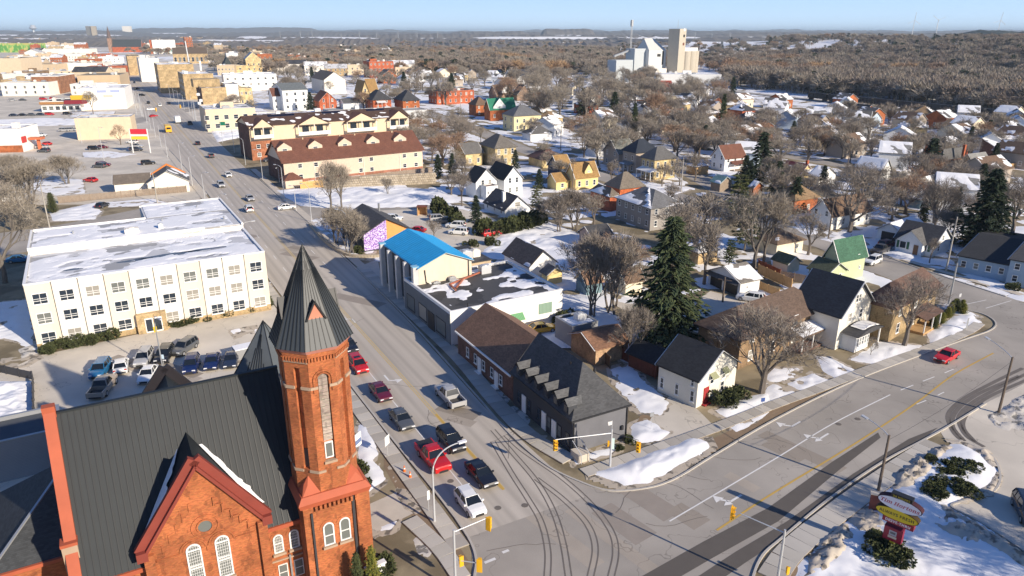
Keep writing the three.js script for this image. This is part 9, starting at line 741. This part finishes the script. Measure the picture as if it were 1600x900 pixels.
// small signs, cones, fittings
function signPost(label, px, py, h, w, sh, m, ry = 0) { pole('road_sign', label, 'sign', px, py, t => { t.rotation.y = ry; let q = new MB(); q.cyl(0, 0, 0, 0.03, 0.03, h, 5); q.mesh('post', MT.galv, t); q = new MB(); q.box(0, h - sh, 0.04, w, sh, 0.03); q.mesh('plate', m, t); }); }
signPost('white board sign on the church verge near the grey sedan', 606, 714, 2.6, 0.9, 1.1, MT.frame, 1.2); signPost('narrow white sign post beside the curved lamp', 670, 800, 2.4, 0.3, 1.0, MT.frame, 0.8); signPost('small sign beside the snowy corner by the signal', 1017, 671, 2.2, 0.5, 0.5, MT.steel, 0.3); signPost('small blue sign on the verge before the small white house', 1190, 640, 1.6, 0.5, 0.5, mat(0.05, 0.1, 0.3), 0.2); signPost('dark grey post sign on the snow at the far junction corner', 1509, 516, 2.0, 0.35, 1.7, MT.steel, 0.5); signPost('stop sign post at the far junction, seen from behind', 1496, 480, 2.4, 0.6, 0.6, MT.galv, 0.5); signPost('white blue-marked board before the corner of the parked cars', 257, 575, 2.0, 0.4, 0.6, mat(0.6, 0.75, 0.85), 0); signPost('street name post in the middle of the snow bank by the office block', 350, 212, 6, 2.4, 1.6, MT.green, 0);
pole('street_sign_board', 'tall white-framed roadside sign with red, white and yellow panels on the left', 'sign', 222, 239, (t, x, z) => { const h = hTop(x, z, 201), w = 6.5; let q = new MB(); for (const s of [-1, 1]) q.box(s * w / 2, 0, 0, 0.3, h, 0.3); q.mesh('frame_posts', MT.frame, t).userData.kind = 'stuff'; let y = h; for (const [n, hh, m] of [['red_panel', h * 0.22, mat(0.65, 0.03, 0.05)], ['white_panel', h * 0.08, MT.frame], ['yellow_panel', h * 0.14, mat(0.75, 0.6, 0.05)]]) { q = new MB(); q.box(0, y - hh, 0, w - 0.4, hh - 0.15, 0.3); q.mesh(n, m, t); y -= hh; } });
for (const [l, px, py] of [['orange traffic cone on the church verge, nearer the kerb sign', 632, 738], ['orange traffic cone beside the manhole on the church verge', 641, 747]]) pole('traffic_cone', l, 'traffic cone', px, py, t => { let q = new MB(); q.cyl(0, 0.04, 0, 0.18, 0.03, 0.8, 10, false); q.mesh('cone', mat(0.8, 0.16, 0.02), t); q = new MB(); q.box(0, 0, 0, 0.42, 0.05, 0.42); q.mesh('base', mat(0.8, 0.16, 0.02), t); q = new MB(); q.cyl(0, 0.42, 0, 0.115, 0.085, 0.14, 10, false); q.mesh('band', MT.frame, t); });
{ const [x, z] = G(645, 741), q = new MB(); q.cyl(x, 0.02, z, 0.55, 0.55, 0.03, 16); struct(q.mesh('manhole_cover', MT.skid)); const b = new MB(); for (const [px, py] of [[704, 752], [778, 794], [820, 790], [1150, 690], [1340, 655], [1310, 663]]) { const [a, c] = G(px, py); b.cyl(a, 0.03, c, 0.34, 0.34, 0.012, 12); } struct(b.mesh('manhole_covers', MT.skid)); }
pole('church_notice_board', 'white notice board with a small roof at the bottom edge of the church lawn', 'notice board', 588, 905, t => { t.rotation.y = 0.6; let q = new MB(); q.box(0, 0, 0, 1.6, 1.4, 0.3); q.mesh('board', MT.frame, t); q = new MB(); q.box(0, 1.4, 0, 1.8, 0.15, 0.5); q.mesh('cap', MT.frame, t); }); pole('church_sign', 'white double-board sign in the snow right of the church tower', 'sign', 560, 705, t => { t.rotation.y = 1.2; let q = new MB(); q.box(0, 0.6, 0, 1.3, 1.6, 0.12); q.mesh('board', MT.frame, t); q = new MB(); q.box(0, 1.0, 0.08, 1.1, 0.5, 0.04); q.mesh('panel', mat(0.15, 0.2, 0.35), t); });
pole('litter_bin', 'yellow grit bin beside the apartment block entrance', 'bin', 241, 518, t => { let q = new MB(); q.frustum(0, 0, 0, 1.0, 0.8, 0.7, 1.2, 0.85); q.mesh('tub', mat(0.75, 0.55, 0.02), t); q = new MB(); q.frustum(0, 0.8, 0, 1.2, 0.15, 0.85, 1.0, 0.6); q.mesh('lid', mat(0.75, 0.55, 0.02), t); }); pole('rubbish_skip', 'grey dumpster with a snowy lid at the church car park edge', 'dumpster', 387, 556, t => { t.rotation.y = 0.6; let q = new MB(); q.frustum(0, 0, 0, 3.2, 1.5, 1.8, 3.6, 2.0); q.mesh('body', MT.steel, t); q = new MB(); q.box(0, 1.5, 0, 3.5, 0.12, 1.9); q.mesh('lid_snow', MT.snow, t); });
pole('timber_shelter', 'small brown timber shelter in the car park by the snow lot', 'shelter', 660, 336, t => { let q = new MB(); for (const s of [-1, 1]) { q.box(s * 1.1, 0, 0, 0.12, 2.2, 1.6); } q.box(0, 0, -0.75, 2.2, 2.2, 0.1); q.mesh('walls', MT.wood, t); q = new MB(); q.box(0, 2.2, 0, 2.6, 0.15, 2); q.mesh('roof', MT.woodRed, t); });
// fences and the stepped stone wall
function fence(label, pts, h, m, o = {}) { const t = thing('board_fence', label, 'fence', 0, 0), c = P(pts), R = rng(o.seed || 3); const q = new MB(), cap = new MB(); for (let i = 0; i < c.length - 1; i++) { const [xa, za] = c[i], [xb, zb] = c[i + 1], L = Math.hypot(xb - xa, zb - za), n = Math.max(2, Math.round(L / 2.4)), ry = -Math.atan2(zb - za, xb - xa); for (let k = 0; k <= n; k++) { const p = new MB(); p.box(mix(xa, xb, k / n), 0, mix(za, zb, k / n), 0.14, h + 0.15, 0.14, ry); p.mesh('post', m, t); } const bw = o.bw || 0.22, nb = Math.round(L / bw); for (let k = 0; k < nb; k++) { const f = (k + 0.5) / nb; q.box(mix(xa, xb, f), 0.08, mix(za, zb, f), bw - 0.025, h - 0.08 + 0.05 * R(), 0.03 + 0.01 * (k % 2), ry); } } stuff(q.mesh('board', m, t)); return t; }
fence('orange board fence right of the double garage, back row', [[1184, 428], [1236, 452]], 1.9, MT.wood); fence('orange board fence right of the double garage, front row', [[1183, 452], [1216, 466]], 1.6, MT.wood, { seed: 5 }); fence('dark red fence behind the double garage', [[1184, 420], [1218, 436]], 1.8, MT.woodRed); fence('weathered fence between the red fence and the green house', [[1218, 436], [1262, 444]], 1.6, MT.woodGrey); fence('weathered grey board fence before the cream bungalow on the left', [[92, 318], [190, 309], [292, 300]], 1.8, MT.woodGrey); fence('rusty board fence beside the small white house drive', [[972, 562], [996, 574], [1024, 592]], 1.7, MT.woodRed); fence('dark timber yard fence behind the dark row', [[892, 520], [925, 548], [953, 576]], 1.7, mat(0.10, 0.075, 0.055)); fence('grey picket fence on top of the stepped stone wall', [[498, 288], [560, 284], [676, 270]], 1.8, MT.woodGrey); fence('new yellow board fence beside the garden shed', [[470, 296], [505, 293]], 2.2, mat(0.68, 0.42, 0.15)); fence('tan board fence in the gardens at the far right', [[1563, 266], [1600, 262]], 1.8, MT.wood); fence('wire-grey fence at the left snow yard', [[53, 600], [54, 640], [56, 690]], 1.3, MT.frameD, { bw: 0.5 }); fence('low dark fence at the left yard corner', [[-10, 580], [52, 594]], 1.2, MT.frameD, { bw: 0.5 });
{ const t = thing('retaining_wall', 'stepped pale stone retaining wall below the townhouse row', 'wall', 0, 0), A = G(505, 296), B = G(682, 286), L = Math.hypot(B[0] - A[0], B[1] - A[1]), ry = -Math.atan2(B[1] - A[1], B[0] - A[0]), R = rng(12), gb = new THREE.BoxGeometry(1, 1, 1), ms = [MT.stoneWall, mat(0.56, 0.48, 0.37, bump(TX.blotch, 0.04)), mat(0.43, 0.36, 0.27, bump(TX.blotch, 0.04))]; const n = 50; let q = new MB(); for (let r = 0; r < 5; r++) for (let k = 0; k < n; k++) { if (k / n < 0.1 * (r - 1)) continue; const f = (k + (r % 2) * 0.5) / n; if (f > 1) continue; const o = meshOf(gb, 'stone_block', ms[Math.floor(R() * 3)], t); o.position.set(mix(A[0], B[0], f) , 0.3 + r * 0.62, mix(A[1], B[1], f) - r * 0.22 + 0.06 * R()); o.rotation.y = ry; o.scale.set(L / n - 0.06, 0.57, 0.9); } }
{ const t = thing('stone_kerb_wall', 'low curved stone wall on the pavement edge before the mural building', 'wall', 0, 0), c = smooth(P([[484, 352], [520, 388], [552, 402], [598, 402]]), 10), R = rng(6), gb = new THREE.BoxGeometry(1, 1, 1); for (let i = 0; i < c.length - 1; i++) { const o = meshOf(gb, 'stone_block', MT.stoneWall, t); o.position.set((c[i][0] + c[i + 1][0]) / 2, 0.3, (c[i][1] + c[i + 1][1]) / 2); o.rotation.y = -Math.atan2(c[i + 1][1] - c[i][1], c[i + 1][0] - c[i][0]); o.scale.set(Math.hypot(c[i + 1][0] - c[i][0], c[i + 1][1] - c[i][1]) - 0.04, 0.55 + 0.15 * R(), 0.5); } }

{ const mk = {}; for (let i = 0; i < 15; i++) for (const sd of [-1, 1]) { const s = 30 + i * 30, [x, z] = RS(s, sd < 0 ? -9.8 - (s > 150 ? 2 : 0) : 10.3 + (s > 150 ? 1 : 0)), lb = 'tall grey street lamp on the ' + (sd < 0 ? 'left' : 'right') + ' kerb of the main street', gr = 'street lamps on the ' + (sd < 0 ? 'left' : 'right') + ' kerb'; const ry = rad(118.7) + (sd > 0 ? Math.PI : 0); if (mk.o) { const c = copyOf(mk.o, lb, x, z, ry); c.userData.group = gr; continue; } const t = mk.o = thing('street_lamp', lb, 'street lamp', x, z, ry, gr); let q = new MB(); q.cyl(0, 0, 0, 0.1, 0.06, 8.5, 6); q.mesh('post', MT.galv, t); q = new MB(); q.tube([V(0, 8.4, 0), V(0, 9, 0.8), V(0, 9.1, 2)], 0.05, 0.04, 5); q.mesh('arm', MT.galv, t); q = new MB(); q.box(0, 9.02, 2.3, 0.28, 0.14, 0.7); q.mesh('lamp_head', MT.galv, t); } }
camera.updateMatrixWorld(); renderer.render(scene, camera);
